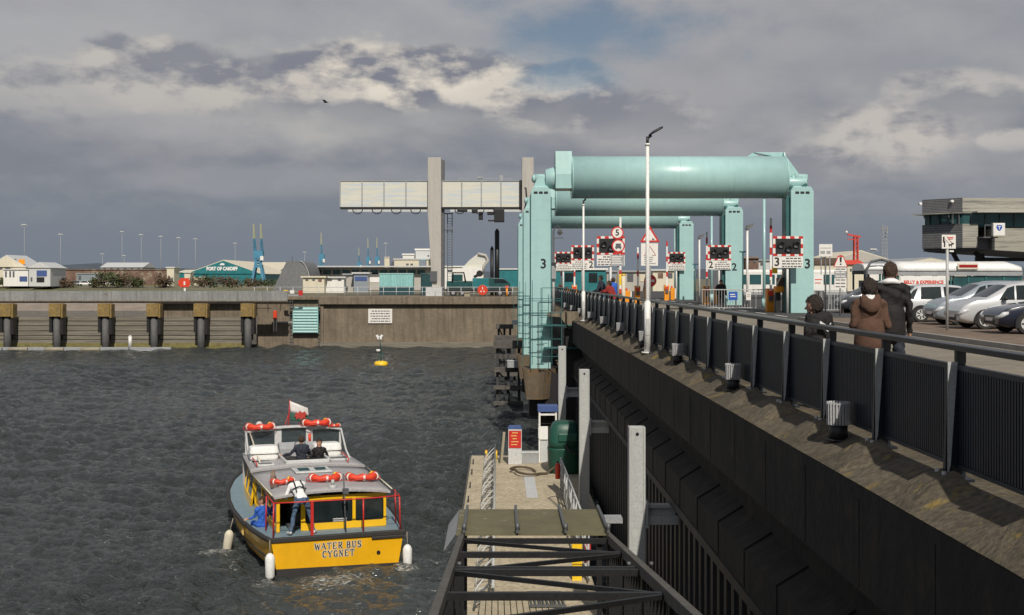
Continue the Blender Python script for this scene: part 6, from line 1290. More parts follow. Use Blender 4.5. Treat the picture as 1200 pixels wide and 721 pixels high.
# ================================================================== ROAD SIDE: signals, barriers, signs
def signal(Z, x, zc, w_, lab, plate=True, num=None, numside=-1, dark=False):
    t = thing('wigwag_signal', lab, 'traffic signal', (x, Z, -.03), group='wig-wag signal boards with red and white borders'); h_ = w_*.33; z = zc+.03; hw_ = w_/2; bd = w_*.085
    local('board', MB().box(-hw_, hw_, 0, .05, z-h_, z+h_), 'signwhite', t)
    m_ = MB(); nx, nz = 7, 5; cw, ch = w_/nx, 2*h_/nz; bw2 = w_*.082
    for i in range(0, nx, 2):
        for e in (0, 1): m_.box(-hw_+i*cw, -hw_+(i+1)*cw, -.006, -.001, *((z-h_, z-h_+bw2) if e == 0 else (z+h_-bw2, z+h_)))
    for e in (0, 1): m_.box(*((-hw_, -hw_+bw2) if e == 0 else (hw_-bw2, hw_)), -.006, -.001, z-ch*.5, z+ch*.5)
    local('red_border', m_, 'red', t)
    bk = local('backing', MB().box(-hw_+bw2, hw_-bw2, -.04, -.007, z-h_+bw2, z+h_-bw2), 'black', t)
    for sx_, sz in ((-.25, .1), (.25, .1), (0, -.22)):
        cx, cz_ = sx_*w_, z+sz*h_*1.2; m_ = MB(); m_.cyl((cx, -.12, cz_), (cx, -.041, cz_), w_*.10, n=16, caps=True); lm = local('lamp', m_, 'darkgrey', bk); 
        local('hood', MB().prism([(cx-w_*.11, cz_+.02), (cx-w_*.08, cz_+w_*.10), (cx, cz_+w_*.13), (cx+w_*.08, cz_+w_*.10), (cx+w_*.11, cz_+.02), (cx, cz_+w_*.105)], -.30, -.12, 'y'), 'black', bk)
    if plate:
        pz0, pz1 = z-h_-.02-w_*.38, z-h_-.02; pl = local('text_plate', MB().box(-hw_, hw_, 0, .03, pz0, pz1), 'signwhite', t)
        m_ = MB(); x0, x1 = (-hw_+w_*.30, hw_-.06) if (num and numside < 0) else ((-hw_+.06, hw_-w_*.30) if num else (-hw_+.06, hw_-.06))
        for r_ in range(4):
            xx_ = x0+(x1-x0)*(.2 if r_ == 0 else .0)
            while xx_ < x1-(.2*(x1-x0) if r_ == 0 else 0): ww = random.uniform(.07, .18); m_.box(xx_, min(x1, xx_+ww), -.006, -.001, pz1-w_*(.085+r_*.09), pz1-w_*(.045+r_*.09)); xx_ += ww+.04
        local('writing', m_, 'darkgrey', pl)
        if num: lettering('number', num, w_*.40, 'black', pl, (numside*(hw_-w_*.13), -.008, (pz0+pz1)/2), world=False, bold=.010)
    local('post', MB().cyl((0, .12, 0), (0, .12, z+h_*.6), .06, n=12), 'white', t); return t
signal(56, 5.28, 3.12, 1.30, 'left signal board of the nearest bridge, half hidden by the round signs', num=None)
signal(72.2, 5.12, 3.12, 1.36, 'left signal board of the middle bridge, plate with a 2 on its right', num='2', numside=1)
signal(90.3, 4.95, 3.12, 1.36, 'left signal board of the farthest bridge, next to the green tower', plate=True)
signal(55.2, 13.35, 3.07, 1.38, 'right signal board of the nearest bridge, plate with a 3 on its left', num='3')
signal(72.0, 13.3, 3.12, 1.38, 'right signal board of the middle bridge, plate with a 2 on its left', num='2')
signal(90.0, 13.42, 3.12, 1.30, 'right signal board of the farthest bridge, left of the farthest right tower')
def barrier(px, base, top, Z, lab, num_w=.32, side=None):
    x = X(px, Z); t = thing('barrier_gate', lab, 'barrier', (x, Z, -.03), group='raised red and white barriers with orange cabinets'); hb = 1.08; w_ = .17
    local('cabinet', MB().box(-w_, w_, -.2, .25, 0, hb), 'orange', t, .015)
    m_ = MB(); m_.box(-w_-.01, w_+.01, -.21, .26, hb+.002, hb+.05); local('lid', m_, 'orange', t, .01)
    ht = H(top, Z)+.03; arm = MB(); n = int((ht-hb)/.33)
    red = MB()
    for i in range(n):
        z0 = hb-.1+i*(ht-hb+.1)/n; z1 = hb-.1+(i+1)*(ht-hb+.1)/n
        (red if i % 3 == 2 else arm).box(-.055, .055, -.27, -.22, z0, z1-.001)
    local('arm', arm, 'whitegloss', t); local('red_stripes', red, 'red', t)
    local('hub', MB().cyl((0, -.33, hb-.18), (0, -.2, hb-.18), .13, n=14), 'lifered', t)
    local('counterweight', MB().box(-.10, .10, -.3, -.22, hb-.55, hb-.3), 'darkgrey', t); return t
barrier(902, 364, 256, 58, 'nearest tall raised barrier with an orange cabinet, left of the 3 signal')
barrier(827.5, 356, 272, 74.5, 'raised barrier with an orange cabinet left of the 2 signal')
barrier(781, 352, 283, 88, 'raised barrier with an orange cabinet left of the farthest right signal')
barrier(747, 348, 290, 78, 'raised barrier with an orange cabinet left of the tall white lamp post')
barrier(726.5, 345, 255, 67, 'tall raised barrier standing behind the round speed sign')
barrier(673, 345, 306, 86, 'raised barrier behind the railing, right of the green tower pair')
barrier(657.5, 343, 312, 96, 'leftmost raised barrier beside the nearest left tower')
for (px, yb, Z, h_, lab) in ((840, 355, 76, .95, 'slim orange control cabinet right of the middle barrier'), (788, 350, 90, .9, 'slim orange control cabinet right of the farthest right barrier'), (757.5, 347, 80, .9, 'low orange cabinet with a white strip, behind the tall lamp post'), (665, 342, 92, .8, 'low orange cabinet between the two leftmost barriers'), (735, 349, 70, .9, 'low orange cabinet with a lamp, right of the person in red')):
    simple('control_cabinet', lab, 'cabinet', (X(px, Z), Z, -.03), [('box', MB().box(-.15, .15, -.15, .15, 0, h_), 'orange', .01), ('white_strip', MB().box(.17, .25, -.12, -.02, .1, h_*.95), 'white', 0), ('lamp', MB().cyl((-.05, 0, h_), (-.05, 0, h_+.14), .07, n=10), 'lifered', 0)], 'orange control cabinets')
# machine right of the nearest barrier, with folded striped arms
t = thing('barrier_machine', 'orange topped machine with crossed striped arms and a yellow box under the 3 signal', 'barrier', (X(915.5, 57), 57, -.03))
local('legs', MB().box(-.28, -.05, -.1, .2, 0, .95).box(.22, .32, -.1, .2, 0, .95), 'black', t); local('hood', MB().box(-.3, .36, -.2, .3, .951, 1.25), 'orange', t, .03); local('post', MB().box(.24, .42, -.25, -.11, 0, 1.24), 'rope', t)
m_ = MB(); m_.bar((-.28, -.22, 1.3), (.25, -.22, 2.25), .16, .04); local('arm', m_, 'cream', t); m_ = MB(); m_.bar((-.25, -.25, 1.25), (.2, -.25, 1.9), .07, .02).bar((-.05, -.26, 1.3), (.28, -.26, 1.75), .07, .02); local('stripes', m_, 'brick', t)
local('mechanism', MB().box(-.2, .25, -.15, .2, 1.251, 1.65), 'brick', t, .03); local('yellow_box', MB().box(-.45, -.22, -.2, 0, 1.85, 2.22), 'yellow', t, .02); local('notice', MB().box(.45, .62, -.22, -.2, .7, 1.15), 'signwhite', t)
simple('yellow_headed_post', 'white post with a yellow box head under the grey information plate', 'post', (X(728, 55), 55, -.03), [('post', MB().cyl((.1, 0, 0), (.1, 0, 1.75), .09, n=12), 'cream', 0), ('head', MB().box(-.22, .0, -.1, .1, 1.3, 1.8), 'yellow', .02), ('cap', MB().cyl((.1, 0, 1.751), (.1, 0, 1.82), .1, n=12), 'yellow', 0)])
# round signs
t = thing('speed_limit_sign', 'round red bordered 5 sign above a round vehicle sign and a grey text plate', 'road sign', (X(724.5, 51), 51, -.03)); s_ = 51/F
def disc(cx, py, r_, par, inner='signwhite'):
    z = H(py, 51)+.03
    d = local('disc', MB().cyl((cx, -.02, z), (cx, .0, z), r_, n=36), 'red', par); local('face', MB().cyl((cx, -.026, z), (cx, -.0205, z), r_*.80, n=36), inner, d); return d, z
d, z = disc(-.04, 273, .265, t); lettering('number', '5', .36, 'black', d, (-.04, -.03, z), world=False, bold=.008)
d, z = disc(.0, 288.3, .28, t); m_ = MB(); m_.box(-.11, .11, -.034, -.027, z-.02, z+.10).box(-.13, .13, -.034, -.027, z-.10, z-.0201).box(-.11, -.06, -.034, -.027, z-.14, z-.101).box(.06, .11, -.034, -.027, z-.14, z-.101); local('vehicle_symbol', m_, 'darkgrey', d)
pl = local('text_plate', MB().box(-.32, .25, -.03, 0, H(312, 51)+.03, H(299, 51)+.03), 'signgrey', t); m_ = MB()
for r_ in range(5): m_.box(-.27, .18-random.uniform(0, .15), -.036, -.031, H(301.2+r_*2.1, 51)+.03, H(300.3+r_*2.1, 51)+.03)
local('writing', m_, 'signwhite', pl); local('red_bar', MB().box(-.2, .22, -.033, -.031+.002, H(297.8, 51)+.03, H(296, 51)+.03), 'red', t); local('post', MB().cyl((0, .06, 0), (0, .06, H(268, 51)+.03), .045, n=12), 'grey', t)
# triangular opening bridge sign
ZT = 46; t = thing('triangle_sign', 'red bordered triangle bridge warning over a white plate, behind the tall lamp post', 'road sign', (X(761.5, ZT), ZT, -.03)); tz = H(284, ZT)+.03
def tri(w_, y0, y1, z, mt, par, nm): return local(nm, MB().prism([(-w_, z), (w_, z), (w_*.9, z-.0), (.0, z+w_*1.62), (-w_*.9, z)][:0] or [(-w_, z), (w_, z), (0, z+w_*1.66)], y0, y1, 'y'), mt, par)
tb = tri(.38, -.02, 0, tz, 'red', t, 'triangle'); tri(.26, -.026, -.021, tz+.07, 'signwhite', tb, 'face')
m_ = MB(); m_.prism([(-.19, tz+.09), (-.08, tz+.09), (-.10, tz+.17)], -.03, -.0265, 'y').prism([(.19, tz+.09), (.08, tz+.09), (.10, tz+.17)], -.03, -.0265, 'y').bar((-.1, -.029, tz+.14), (-.02, -.029, tz+.26), .03, .004); local('symbol', m_, 'black', tb)
pl = local('plate', MB().box(-.34, .31, -.02, 0, H(311.5, ZT)+.03, H(285.3, ZT)+.03), 'signwhite', t); z0 = H(298.5, ZT)+.03
m_ = MB(); m_.bar((-.22, -.027, z0), (0, -.027, z0+.32), .035, .004).bar((.22, -.027, z0), (0, -.027, z0+.32), .035, .004).bar((-.24, -.027, z0-.02), (-.08, -.027, z0-.02), .03, .004).bar((.08, -.027, z0-.02), (.24, -.027, z0-.02), .03, .004); local('folded_symbol', m_, 'red', pl)
m_ = MB()
for r_ in range(4): m_.box(-.22, .18+random.uniform(-.1, .05), -.027, -.021, H(302.2+r_*2.4, ZT)+.03, H(301.2+r_*2.4, ZT)+.03)
local('writing', m_, 'grey', pl); local('post', MB().cyl((0, .05, 0), (0, .05, H(270, ZT)+.03), .045, n=12), 'grey', t)
# small cameras and lamps near the left tower
t = thing('lamp_and_camera_pole', 'white pole with a bell shaped camera beside the nearest left tower', 'pole', (X(648.5, 60), 60, -.03)); zz = H(270, 60)
local('pole', MB().cyl((0, 0, 0), (0, 0, zz), .085, .06, n=12), 'white', t); local('arm', MB().tube([(0, 0, zz-.2), (.05, 0, zz+.15), (.2, 0, zz+.26), (.32, 0, zz+.1)], .035), 'lightgrey', t); local('camera', MB().cyl((.33, 0, zz-.10), (.33, 0, zz+.12), .16, .07, 14).ell((.33, 0, zz-.10), .13, .13, .12), 'white', t); local('crossarm', MB().box(.05, .5, -.02, .02, zz-.38, zz-.33), 'white', t); local('cabinet', MB().box(-.12, .12, -.25, -.1, 1.6, 2.4), 'grey', t)
for (px, top, Z, lab) in ((877.5, 266, 64, 'white pole with a tilted dark floodlight right of the middle right tower'), (821, 277.5, 80, 'white pole with a tilted dark floodlight right of the farthest right tower')):
    zz = H(top, Z); simple('floodlight', lab, 'floodlight', (X(px, Z), Z, -.03), [('pole', MB().cyl((-.08, 0, 0), (-.08, 0, zz-.05), .06, n=10), 'white', 0), ('head', MB().add([(-.22, -.15, zz-.12), (.12, -.15, zz-.02), (.28, -.1, zz+.22), (-.08, -.1, zz+.12), (-.22, .1, zz-.12), (.12, .1, zz-.02), (.28, .15, zz+.22), (-.08, .15, zz+.12)], [(0, 1, 2, 3), (7, 6, 5, 4), (0, 4, 5, 1), (1, 5, 6, 2), (2, 6, 7, 3), (3, 7, 4, 0)]), 'black', 0)], 'tilted floodlights on poles')
for (px, top, Z, lab) in ((870.5, 295.5, 69, 'thin teal T shaped lamp in front of the middle right tower'), (814.5, 310, 87, 'thin teal T shaped lamp in front of the farthest right tower')):
    zz = H(top, Z); simple('tee_lamp', lab, 'lamp', (X(px, Z), Z, -.03), [('post', MB().cyl((0, 0, 0), (0, 0, zz), .045, n=8), 'teal_dark', 0), ('head', MB().box(-.18, .22, -.06, .06, zz+.001, zz+.08), 'teal_dark', 0)], 'teal T shaped lamps')
# pedestrian barriers
def guard(x0, x1, Z, lab, y1=None):
    t = thing('pedestrian_barrier', lab, 'barrier', ((x0+x1)/2, Z, -.03), group='silver pedestrian barriers'); w_ = (x1-x0)/2
    local('frame', MB().tube([(-w_, 0, 0), (-w_, 0, 1.05), (w_, 0, 1.05), (w_, 0, 0)], .028, 6).tube([(-w_, 0, .14), (w_, 0, .14)], .022, 6), 'galv', t)
    m_ = MB(); n = int((x1-x0)/.13)
    for i in range(1, n): m_.bar((-w_+i*2*w_/n, 0, .14), (-w_+i*2*w_/n, 0, 1.05), .018)
    local('bars', m_, 'galv', t); return t
guard(X(823, 60), X(862, 60), 60, 'silver barrier section left of the blue plate, across the footway')
guard(X(863, 60), X(899, 60), 60, 'silver barrier section with the white notice, right of the blue plate')
guard(X(922, 57.5), X(953, 57.5), 57.5, 'short silver barrier section in front of the nearest right tower')
guard(X(954, 56), X(988, 56), 56, 'silver barrier section right of the nearest right tower, behind the child')
simple('blue_plate', 'small blue rectangular plate with white writing on the silver barrier', 'sign', (X(859, 59.8), 59.8, .5), [('plate', MB().box(-.22, .22, -.02, 0, -.0, .42), 'blue', 0), ('writing', MB().box(-.15, .1, -.028, -.021, .26, .31).box(-.15, .14, -.028, -.021, .16, .2), 'signwhite', 0)])
simple('white_notice', 'small white notice on the silver barrier beside the barrier machine', 'sign', (X(877.5, 59.8), 59.8, .5), [('plate', MB().box(-.14, .10, -.02, 0, -.0, .40), 'signwhite', 0), ('writing', MB().box(-.1, .06, -.028, -.021, .26, .29).box(-.1, .04, -.028, -.021, .18, .21), 'grey', 0)])
simple('no_entry_sign', 'round red no entry sign low behind the tall white lamp post', 'road sign', (X(762, 62), 62, -.03), [('disc', MB().cyl((0, -.02, H(328.5, 62)), (0, 0, H(328.5, 62)), .32, n=28), 'red', 0), ('bar', MB().box(-.22, .22, -.028, -.021, H(328.5, 62)-.06, H(328.5, 62)+.06), 'signwhite', 0), ('post', MB().cyl((0, .05, 0), (0, .05, H(325, 62)), .04, n=8), 'grey', 0)])
# exclamation sign, T board and small signs at right
ZE = 52; t = thing('exclamation_sign', 'pink triangle sign with a black exclamation mark above three text plates', 'road sign', (X(985, ZE), ZE, -.03)); tz = H(313, ZE)+.03
tb = local('triangle', MB().prism([(-.31, tz), (.31, tz), (.12, tz+.48), (0, tz+.52), (-.12, tz+.48)], -.02, 0, 'y'), 'red', t); local('face', MB().prism([(-.27, tz+.02), (.27, tz+.02), (.10, tz+.43), (-.10, tz+.43)], -.026, -.021, 'y'), 'signwhite', tb)
local('mark', MB().prism([(-.035, tz+.20), (.035, tz+.20), (.05, tz+.42), (-.05, tz+.42)], -.032, -.027, 'y').box(-.035, .035, -.032, -.027, tz+.09, tz+.15), 'black', tb)
for i, (ya, yb, mt) in enumerate(((313.6, 317.4, 'signwhite'), (317.8, 325.8, 'grey'), (326.2, 338, 'signwhite'))):
    pl = local('text_plate', MB().box(-.27, .26, -.02, 0, H(yb, ZE)+.03, H(ya, ZE)+.03), mt, t); m_ = MB(); k = 1 if i == 0 else (2 if i == 1 else 3)
    for r_ in range(k):
        zc = H(ya+(yb-ya)*(r_+.5)/k, ZE)+.03; m_.box(-.22, -.03, -.028, -.021, zc-.02, zc+.02).box(.0, .2, -.028, -.021, zc-.02, zc+.02)
    local('writing', m_, 'darkgrey' if mt == 'signwhite' else 'signwhite', pl)
local('post', MB().cyl((0, .05, 0), (0, .05, tz+.3), .04, n=10), 'grey', t)
t = simple('hoarding_sign', 'large square pale board high on posts behind the thin grey pole', 'sign', (X(967.5, 75), 75, -.03), [('board', MB().box(-.41, .41, -.03, 0, H(300, 75), H(285.7, 75)), 'signwhite', 0), ('writing', MB().box(-.33, -.05, -.04, -.031, H(297, 75), H(293.5, 75)).box(.05, .3, -.04, -.031, H(297, 75), H(293.5, 75)).box(-.33, .33, -.04, -.031, H(290.5, 75), H(289.8, 75)), 'signgrey', 0), ('post', MB().box(-.3, -.24, .01, .06, 0, H(299, 75)).box(.24, .3, .01, .06, 0, H(299, 75)), 'grey', 0)])
simple('grey_pole', 'thin grey pole with a short left arm, left of the exclamation sign', 'pole', (X(967.3, 50), 50, -.03), [('pole', MB().cyl((0, 0, 0), (0, 0, H(300.5, 50)), .035, n=8), 'galv_dark', 0), ('arm', MB().bar((-.42, 0, H(303.5, 50)), (.03, 0, H(300.5, 50)), .05), 'galv_dark', 0)])
simple('white_banner', 'white banner board with faint red writing right of the nearest tower', 'banner', (X(959.5, 60), 60, -.03), [('board', MB().box(-.28, .23, -.02, 0, H(340, 60), H(321, 60)), 'whitegloss', 0), ('writing', MB().box(-.2, .15, -.028, -.021, H(327.5, 60), H(326.5, 60)).box(-.2, .1, -.028, -.021, H(331.5, 60), H(330.5, 60)), 'lifered', 0), ('post', MB().box(-.2, -.15, .01, .05, 0, H(338, 60)), 'grey', 0)])
simple('traffic_cone', 'orange traffic cone behind the silver barrier, left of the dark car', 'cone', (X(989.5, 57.5), 57.5, -.03), [('cone', MB().cyl((0, 0, .04), (0, 0, .75), .2, .04, 16), 'orange', 0), ('base', MB().box(-.24, .24, -.24, .24, 0, .04), 'orange', .01), ('band', MB().cyl((0, 0, .35), (0, 0, .5), .128, .098, 16), 'signwhite', 0)])
# no dogs sign on a pole by the cars
ZN = 35.5; t = thing('dog_sign', 'white square dog notice on a tall grey pole in front of the parked cars', 'sign', (X(1110, ZN), ZN, .06))
local('pole', MB().cyl((0, 0, 0), (0, 0, H(276, ZN)-.06), .042, n=12), 'galv', t); zb, zt2 = H(291.5, ZN)-.06, H(275.3, ZN)-.06; bd = local('board', MB().box(-.18, .23, -.06, -.045, zb, zt2), 'signwhite', t)
m_ = MB(); m_.box(-.15, -.10, -.068, -.0605, zb+.18, zt2-.06).box(-.12, -.08, -.068, -.0605, zb+.05, zb+.22); m_.box(.02, .12, -.068, -.0605, zb+.09, zb+.13).box(.10, .17, -.068, -.0605, zb+.12, zb+.17).box(.03, .045, -.068, -.0605, zb+.04, zb+.09).box(.10, .115, -.068, -.0605, zb+.04, zb+.09).bar((-.08, -.065, zb+.28), (.05, -.065, zb+.13), .012, .004); local('symbol', m_, 'black', bd)
m_ = MB(); m_.bar((-.03, -.072, zt2-.05), (.13, -.072, zb+.15), .014, .003).box(.0, .16, -.073, -.07, zt2-.09, zt2-.07).box(-.0, .14, -.073, -.07, zt2-.13, zt2-.115); local('red_writing', m_, 'lifered', bd)
local('bracket', MB().box(.06, .18, -.04, .02, zb-.10, zb-.05), 'white', t)

# ================================================================== CARS
def car(lab, loc, rz, L_, hgt, belt, paint, prof, glassx, wheels=(.78, .80), wr=.305, rimk='cap', grp='cars parked beside the promenade', w_=.86, lamps=True, trim=False, sc=.885):
    """prof: list of (x from the rear 0..1, top height) of bonnet, screen and roof; glassx: side window x ranges"""
    t = thing('parked_car', lab, 'car', loc, rz, grp); t.scale = (sc,)*3
    xs = np.array([p[0] for p in prof])*L_-L_/2; zs = np.array([p[1] for p in prof])
    X_ = np.linspace(-L_/2, L_/2, 46); X_ = np.concatenate([X_[:1], X_[:1]+.03, X_[1:-1], X_[-1:]-.03, X_[-1:]]); T = np.interp(X_, xs, zs)
    def width(x): u_ = abs(x)/(L_/2); return w_*(1-.16*u_**5)
    def bel(x, top): return min(belt+.04*(-x/L_), top-.015)
    rings = []; 
    for x, top in zip(X_, T):
        ww = width(x); u_ = abs(x)/(L_/2); zb = .20+.10*max(0, u_-.85)/.15; b_ = bel(x, top); k = top-b_; yr = ww*.95-.30*min(k, .6)
        half = [(0, zb), (ww*.85, zb), (ww*.97, zb+.10), (ww, .50), (ww*.985, b_*.5+.30), (ww*.95, b_), (yr, top-min(.06, k*.4)), (yr*.86, top-min(.012, k*.2)), (0, top+.01)]
        rings.append([(x, y, z) for y, z in half]+[(x, -y, z) for y, z in half[::-1][1:-1]])
    body = local('body', MB().loft(rings), paint, t, fix=True)
    top_at = lambda x: float(np.interp(x, xs, zs))
    # side glass
    for s_ in (-1, 1):
        for (a, b_, c, d) in glassx:     # bottom x range a..b, top x range c..d (fractions)
            pts = []
            for x, up in ((a, 0), (b_, 0), (d, 1), (c, 1)):
                xx_ = x*L_-L_/2; tp = top_at(xx_); be = bel(xx_, tp) if up == 0 else belt; ww = width(xx_); kt = max(.05, tp-be); z = be+.03 if up == 0 else min(tp-.085, hgt-.10)
                yr = ww*.95-.30*min(kt, .6); f_ = (z-be)/max(.04, (kt-.06)); y = ww*.95+(yr-ww*.95)*min(1, f_)+.012; pts.append((xx_, s_*y, z))
            q_ = [Vector(p) for p in pts]; cm = sum(q_, Vector())/4; inn = [p+Vector((0, -s_*.02, 0)) for p in q_]
            local('side_window', MB().add(q_+inn, [(0, 1, 2, 3), (7, 6, 5, 4), (0, 4, 5, 1), (1, 5, 6, 2), (2, 6, 7, 3), (3, 7, 4, 0)]), 'glass', t)
    def screen(xa, xb, nm):
        m_ = MB(); rows = []
        for f_ in (0, .33, .66, 1):
            x = (xa+(xb-xa)*f_)*L_-L_/2; tp = top_at(x); be = bel(x, tp); k = tp-be; yr = width(x)*.95-.30*min(k, .6); yy = yr*.84+.03; rows.append([(x, -yy, tp+.006-.01), (x, -yy*.5, tp+.016), (x, 0, tp+.020), (x, yy*.5, tp+.016), (x, yy, tp+.006-.01)])
        m_.loft(rows, caps=False, closed=False); local(nm, m_, 'glass', t)
    screen(*PROFSCR[0], 'windscreen'); screen(*PROFSCR[1], 'rear_window')
    for fx_ in (PROFW[0], PROFW[1]):
        x = fx_*L_-L_/2
        for s_ in (-1, 1):
            wl = local('wheel', MB().cyl((x, s_*(w_-.19), wr), (x, s_*(w_+.005), wr), wr, n=28), 'tyre', t, .02)
            m_ = MB(); m_.cyl((x, s_*(w_+.006), wr), (x, s_*(w_+.015), wr), wr*.66, n=28)
            local('rim', m_, 'lamp_clear' if 0 else 'lightgrey', wl)
            m_ = MB()
            for i in range(7):
                a = 2*math.pi*i/7; m_.prism([(x+wr*.22*math.cos(a-.3), wr+wr*.22*math.sin(a-.3)), (x+wr*.60*math.cos(a-.16), wr+wr*.60*math.sin(a-.16)), (x+wr*.60*math.cos(a+.16), wr+wr*.60*math.sin(a+.16)), (x+wr*.22*math.cos(a+.3), wr+wr*.22*math.sin(a+.3))], s_*(w_+.0155), s_*(w_+.0175), 'y')
            local('rim_openings', m_, 'black', wl)
            arch = MB(); ring = [(x+(wr+.065)*math.cos(a), wr+(wr+.065)*math.sin(a)) for a in np.linspace(-.35, math.pi+.35, 22)]
            arch.prism(ring, s_*(w_*.93), s_*(w_+.003), 'y'); local('wheel_arch', arch, 'black', t)
    xf = L_/2; hz = top_at(xf-.25)
    if lamps:
        for s_ in (-1, 1):
            pl_ = [(xf+.010, .52*w_, .47, .555), (xf+.010, .845*w_, .48, .58), (xf-.10, width(xf-.10)+.012, .53, .69), (xf-.27, width(xf-.27)+.010, .62, .70)]
            local('headlight', MB().loft([[(x, s_*y, a), (x, s_*y, b_), (x-.02, s_*(y-.02), b_), (x-.02, s_*(y-.02), a)] for x, y, a, b_ in pl_]), 'lamp_clear', t)
            local('tail_light', MB().box(-xf-.004, -xf+.24, s_*w_*.80-.08, s_*w_*.80+.125, belt-.24, belt-.02), 'lamp_red', t, .03)
        local('grille', MB().box(xf-.04, xf+.008, -.40, .40, .30, .44), 'black', t, .01)
        local('number_plate', MB().box(xf-.02, xf+.014, -.26, .26, .40, .50), 'signwhite', t); local('number_plate', MB().box(-xf-.012, -xf+.02, -.26, .26, .62, .72), 'yellow', t)
    local('bumper_trim', MB().box(xf-.05, xf+.006, -w_*.70, w_*.70, .455, .495).box(-xf-.006, -xf+.05, -w_*.70, w_*.70, .46, .50).box(-L_*.30, L_*.22, w_-.01, w_+.012, .46, .52).box(-L_*.30, L_*.22, -w_-.012, -w_+.01, .46, .52), 'rubber' if trim else paint, t, .01)
    for s_ in (-1, 1):
        mxx = (glassx[-1][1]-.04)*L_-L_/2; local('mirror', MB().ell((mxx, s_*(w_+.10), belt+.07), .09, .10, .07), 'black' if trim else paint, t)
        local('door_line', MB().box(mxx-.98, mxx-.97, s_*w_*.985-.006 if s_ > 0 else s_*w_-.004, s_*w_+.004 if s_ > 0 else s_*w_*.985+.006, .34, belt-.04), 'black', t); local('door_handle', MB().box(mxx-.93, mxx-.75, s_*w_-.012, s_*w_+.018, belt-.12, belt-.085), paint if not trim else 'black', t)
    return t
hatch = [(0, .62), (.01, .92), (.05, 1.14), (.13, 1.43), (.22, 1.49), (.45, 1.50), (.62, 1.44), (.78, 1.03), (.90, .90), (.97, .76), (1, .58)]
mpv = [(0, .62), (.01, .98), (.04, 1.2), (.10, 1.55), (.2, 1.63), (.45, 1.64), (.60, 1.54), (.80, 1.06), (.90, .94), (.97, .80), (1, .60)]
coupe = [(0, .62), (.015, .96), (.12, 1.02), (.28, 1.38), (.42, 1.43), (.52, 1.40), (.68, 1.0), (.80, .92), (.93, .80), (.98, .68), (1, .56)]
gh = [(.10, .33, .14, .33), (.35, .56, .35, .55), (.575, .70, .565, .62)]
PROFW = (.17, .81)
GZ = .06
PROFSCR = ((.63, .77), (.055, .125))
car('silver hatchback seen from its rear left, next to the walking man', (14.22+1.61, 42.6, GZ), 0, 3.64, 1.50, .87, 'silver', hatch, [(.035, .10, .10, .155), (.17, .40, .19, .40), (.43, .62, .43, .61)], w_=.82)
PROFSCR = ((.62, .785), (.045, .095))
car('blue grey people carrier with only its nose and windscreen showing', (14.28+1.88, 39.75, GZ), R(180), 4.24, 1.62, .98, 'greycar', mpv, gh, w_=.86)
car('silver people carrier with black bumper trim behind the dog notice pole', (13.90+1.90, 36.75, GZ), R(180), 4.3, 1.62, .98, 'silver', mpv, gh, w_=.86, wr=.31, trim=True)
PROFSCR = ((.53, .67), (.13, .27))
car('dark navy saloon, nearest of the parked cars at the right edge', (13.75+1.95, 33.6, GZ), R(180), 4.4, 1.42, .92, 'navycar', coupe, [(.27, .43, .31, .42), (.45, .60, .44, .54)], w_=.87, wr=.32)
PROFSCR = ((.63, .77), (.055, .125))
car('dark grey hatchback half hidden behind the boy in brown', (X(984, 56)+1.73, 56.4, -.03), R(180), 3.9, 1.46, .92, 'darkcar', hatch, [(.10, .36, .15, .36), (.39, .62, .39, .60)], w_=.84)
car('blue hatchback beyond the dark grey one, by the white terrace', (X(1006, 66)+1.7, 66, -.03), R(180), 3.9, 1.46, .92, 'bluecar' if 'bluecar' in MATS else 'greycar', hatch, [(.10, .36, .15, .36), (.39, .62, .39, .60)], w_=.84)

# ================================================================== ROAD TRAIN with white roofs
def carriage(x0, x1, Z, zr, zb, lab, ribs, ends=False, board=False, dest=False):
    t = thing('road_train_carriage', lab, 'carriage', (x0, Z, -.03), group='white roofed road train'); L_ = x1-x0
    rings = []
    for x in np.linspace(0, L_, 12):
        k = 1-.35*max(0, (x-L_+.35)/.35)**2 if not ends else 1
        rings.append([(x, 1.0-1.1*math.cos(a), zb+(zr-zb)*math.sin(a)**.6*k) for a in np.linspace(.02, math.pi-.02, 15)]+[(x, 2.0, zb-.02), (x, 0, zb-.02)])
    local('roof', MB().loft(rings), 'whitegloss', t)
    local('gutter', MB().box(0, L_, -.16, -.09, zb-.22, zb-.02).box(0, L_, 2.05, 2.1, zb-.22, zb-.02), 'grey', t)
    local('lower_body', MB().box(0, L_, -.08, 2.0, .35, 1.0), 'white' if not board else 'brick', t, .03)
    for i in range(ribs+1):
        x = i*(L_-.1)/ribs; local('pillar', MB().box(x, x+.09, -.1, 0, 1.001, zb-.2).box(x, x+.09, 1.95, 2.03, 1.001, zb-.2), 'teal_dark', t)
    m_ = MB()
    for i in range(ribs):
        x = .25+i*(L_-.1)/ribs; m_.box(x, x+.12, .3, 1.7, 1.002, 1.5).box(x, x+.5, .3, 1.7, .9, 1.05)
    local('seats', m_, 'darkgrey', t)
    g_ = MB(); g_.box(L_*.45, L_-.15, -.06, -.05, 1.05, zb-.25); local('glazing', g_, 'glassteal', t) if board else None
    for x in (.8, L_-.8): local('wheel', MB().cyl((x, -.05, .3), (x, .2, .3), .3, n=20), 'tyre', t)
    if dest:
        m_ = MB(); m_.box(L_*.475, L_*.64, -.25, -.17, zb+.10, zb+.42); d_ = local('destination_box', m_, 'cream', t, .02); local('display', MB().box(L_*.485, L_*.63, -.262, -.251, zb+.20, zb+.34), 'lamp_red', d_)
    return t
ct = carriage(X(1051, 62), X(1197, 62), 62, H(305.5, 62), H(317.5, 62), 'long white roofed open road train carriage lettered in red behind the cars', 7, board=True, dest=True)
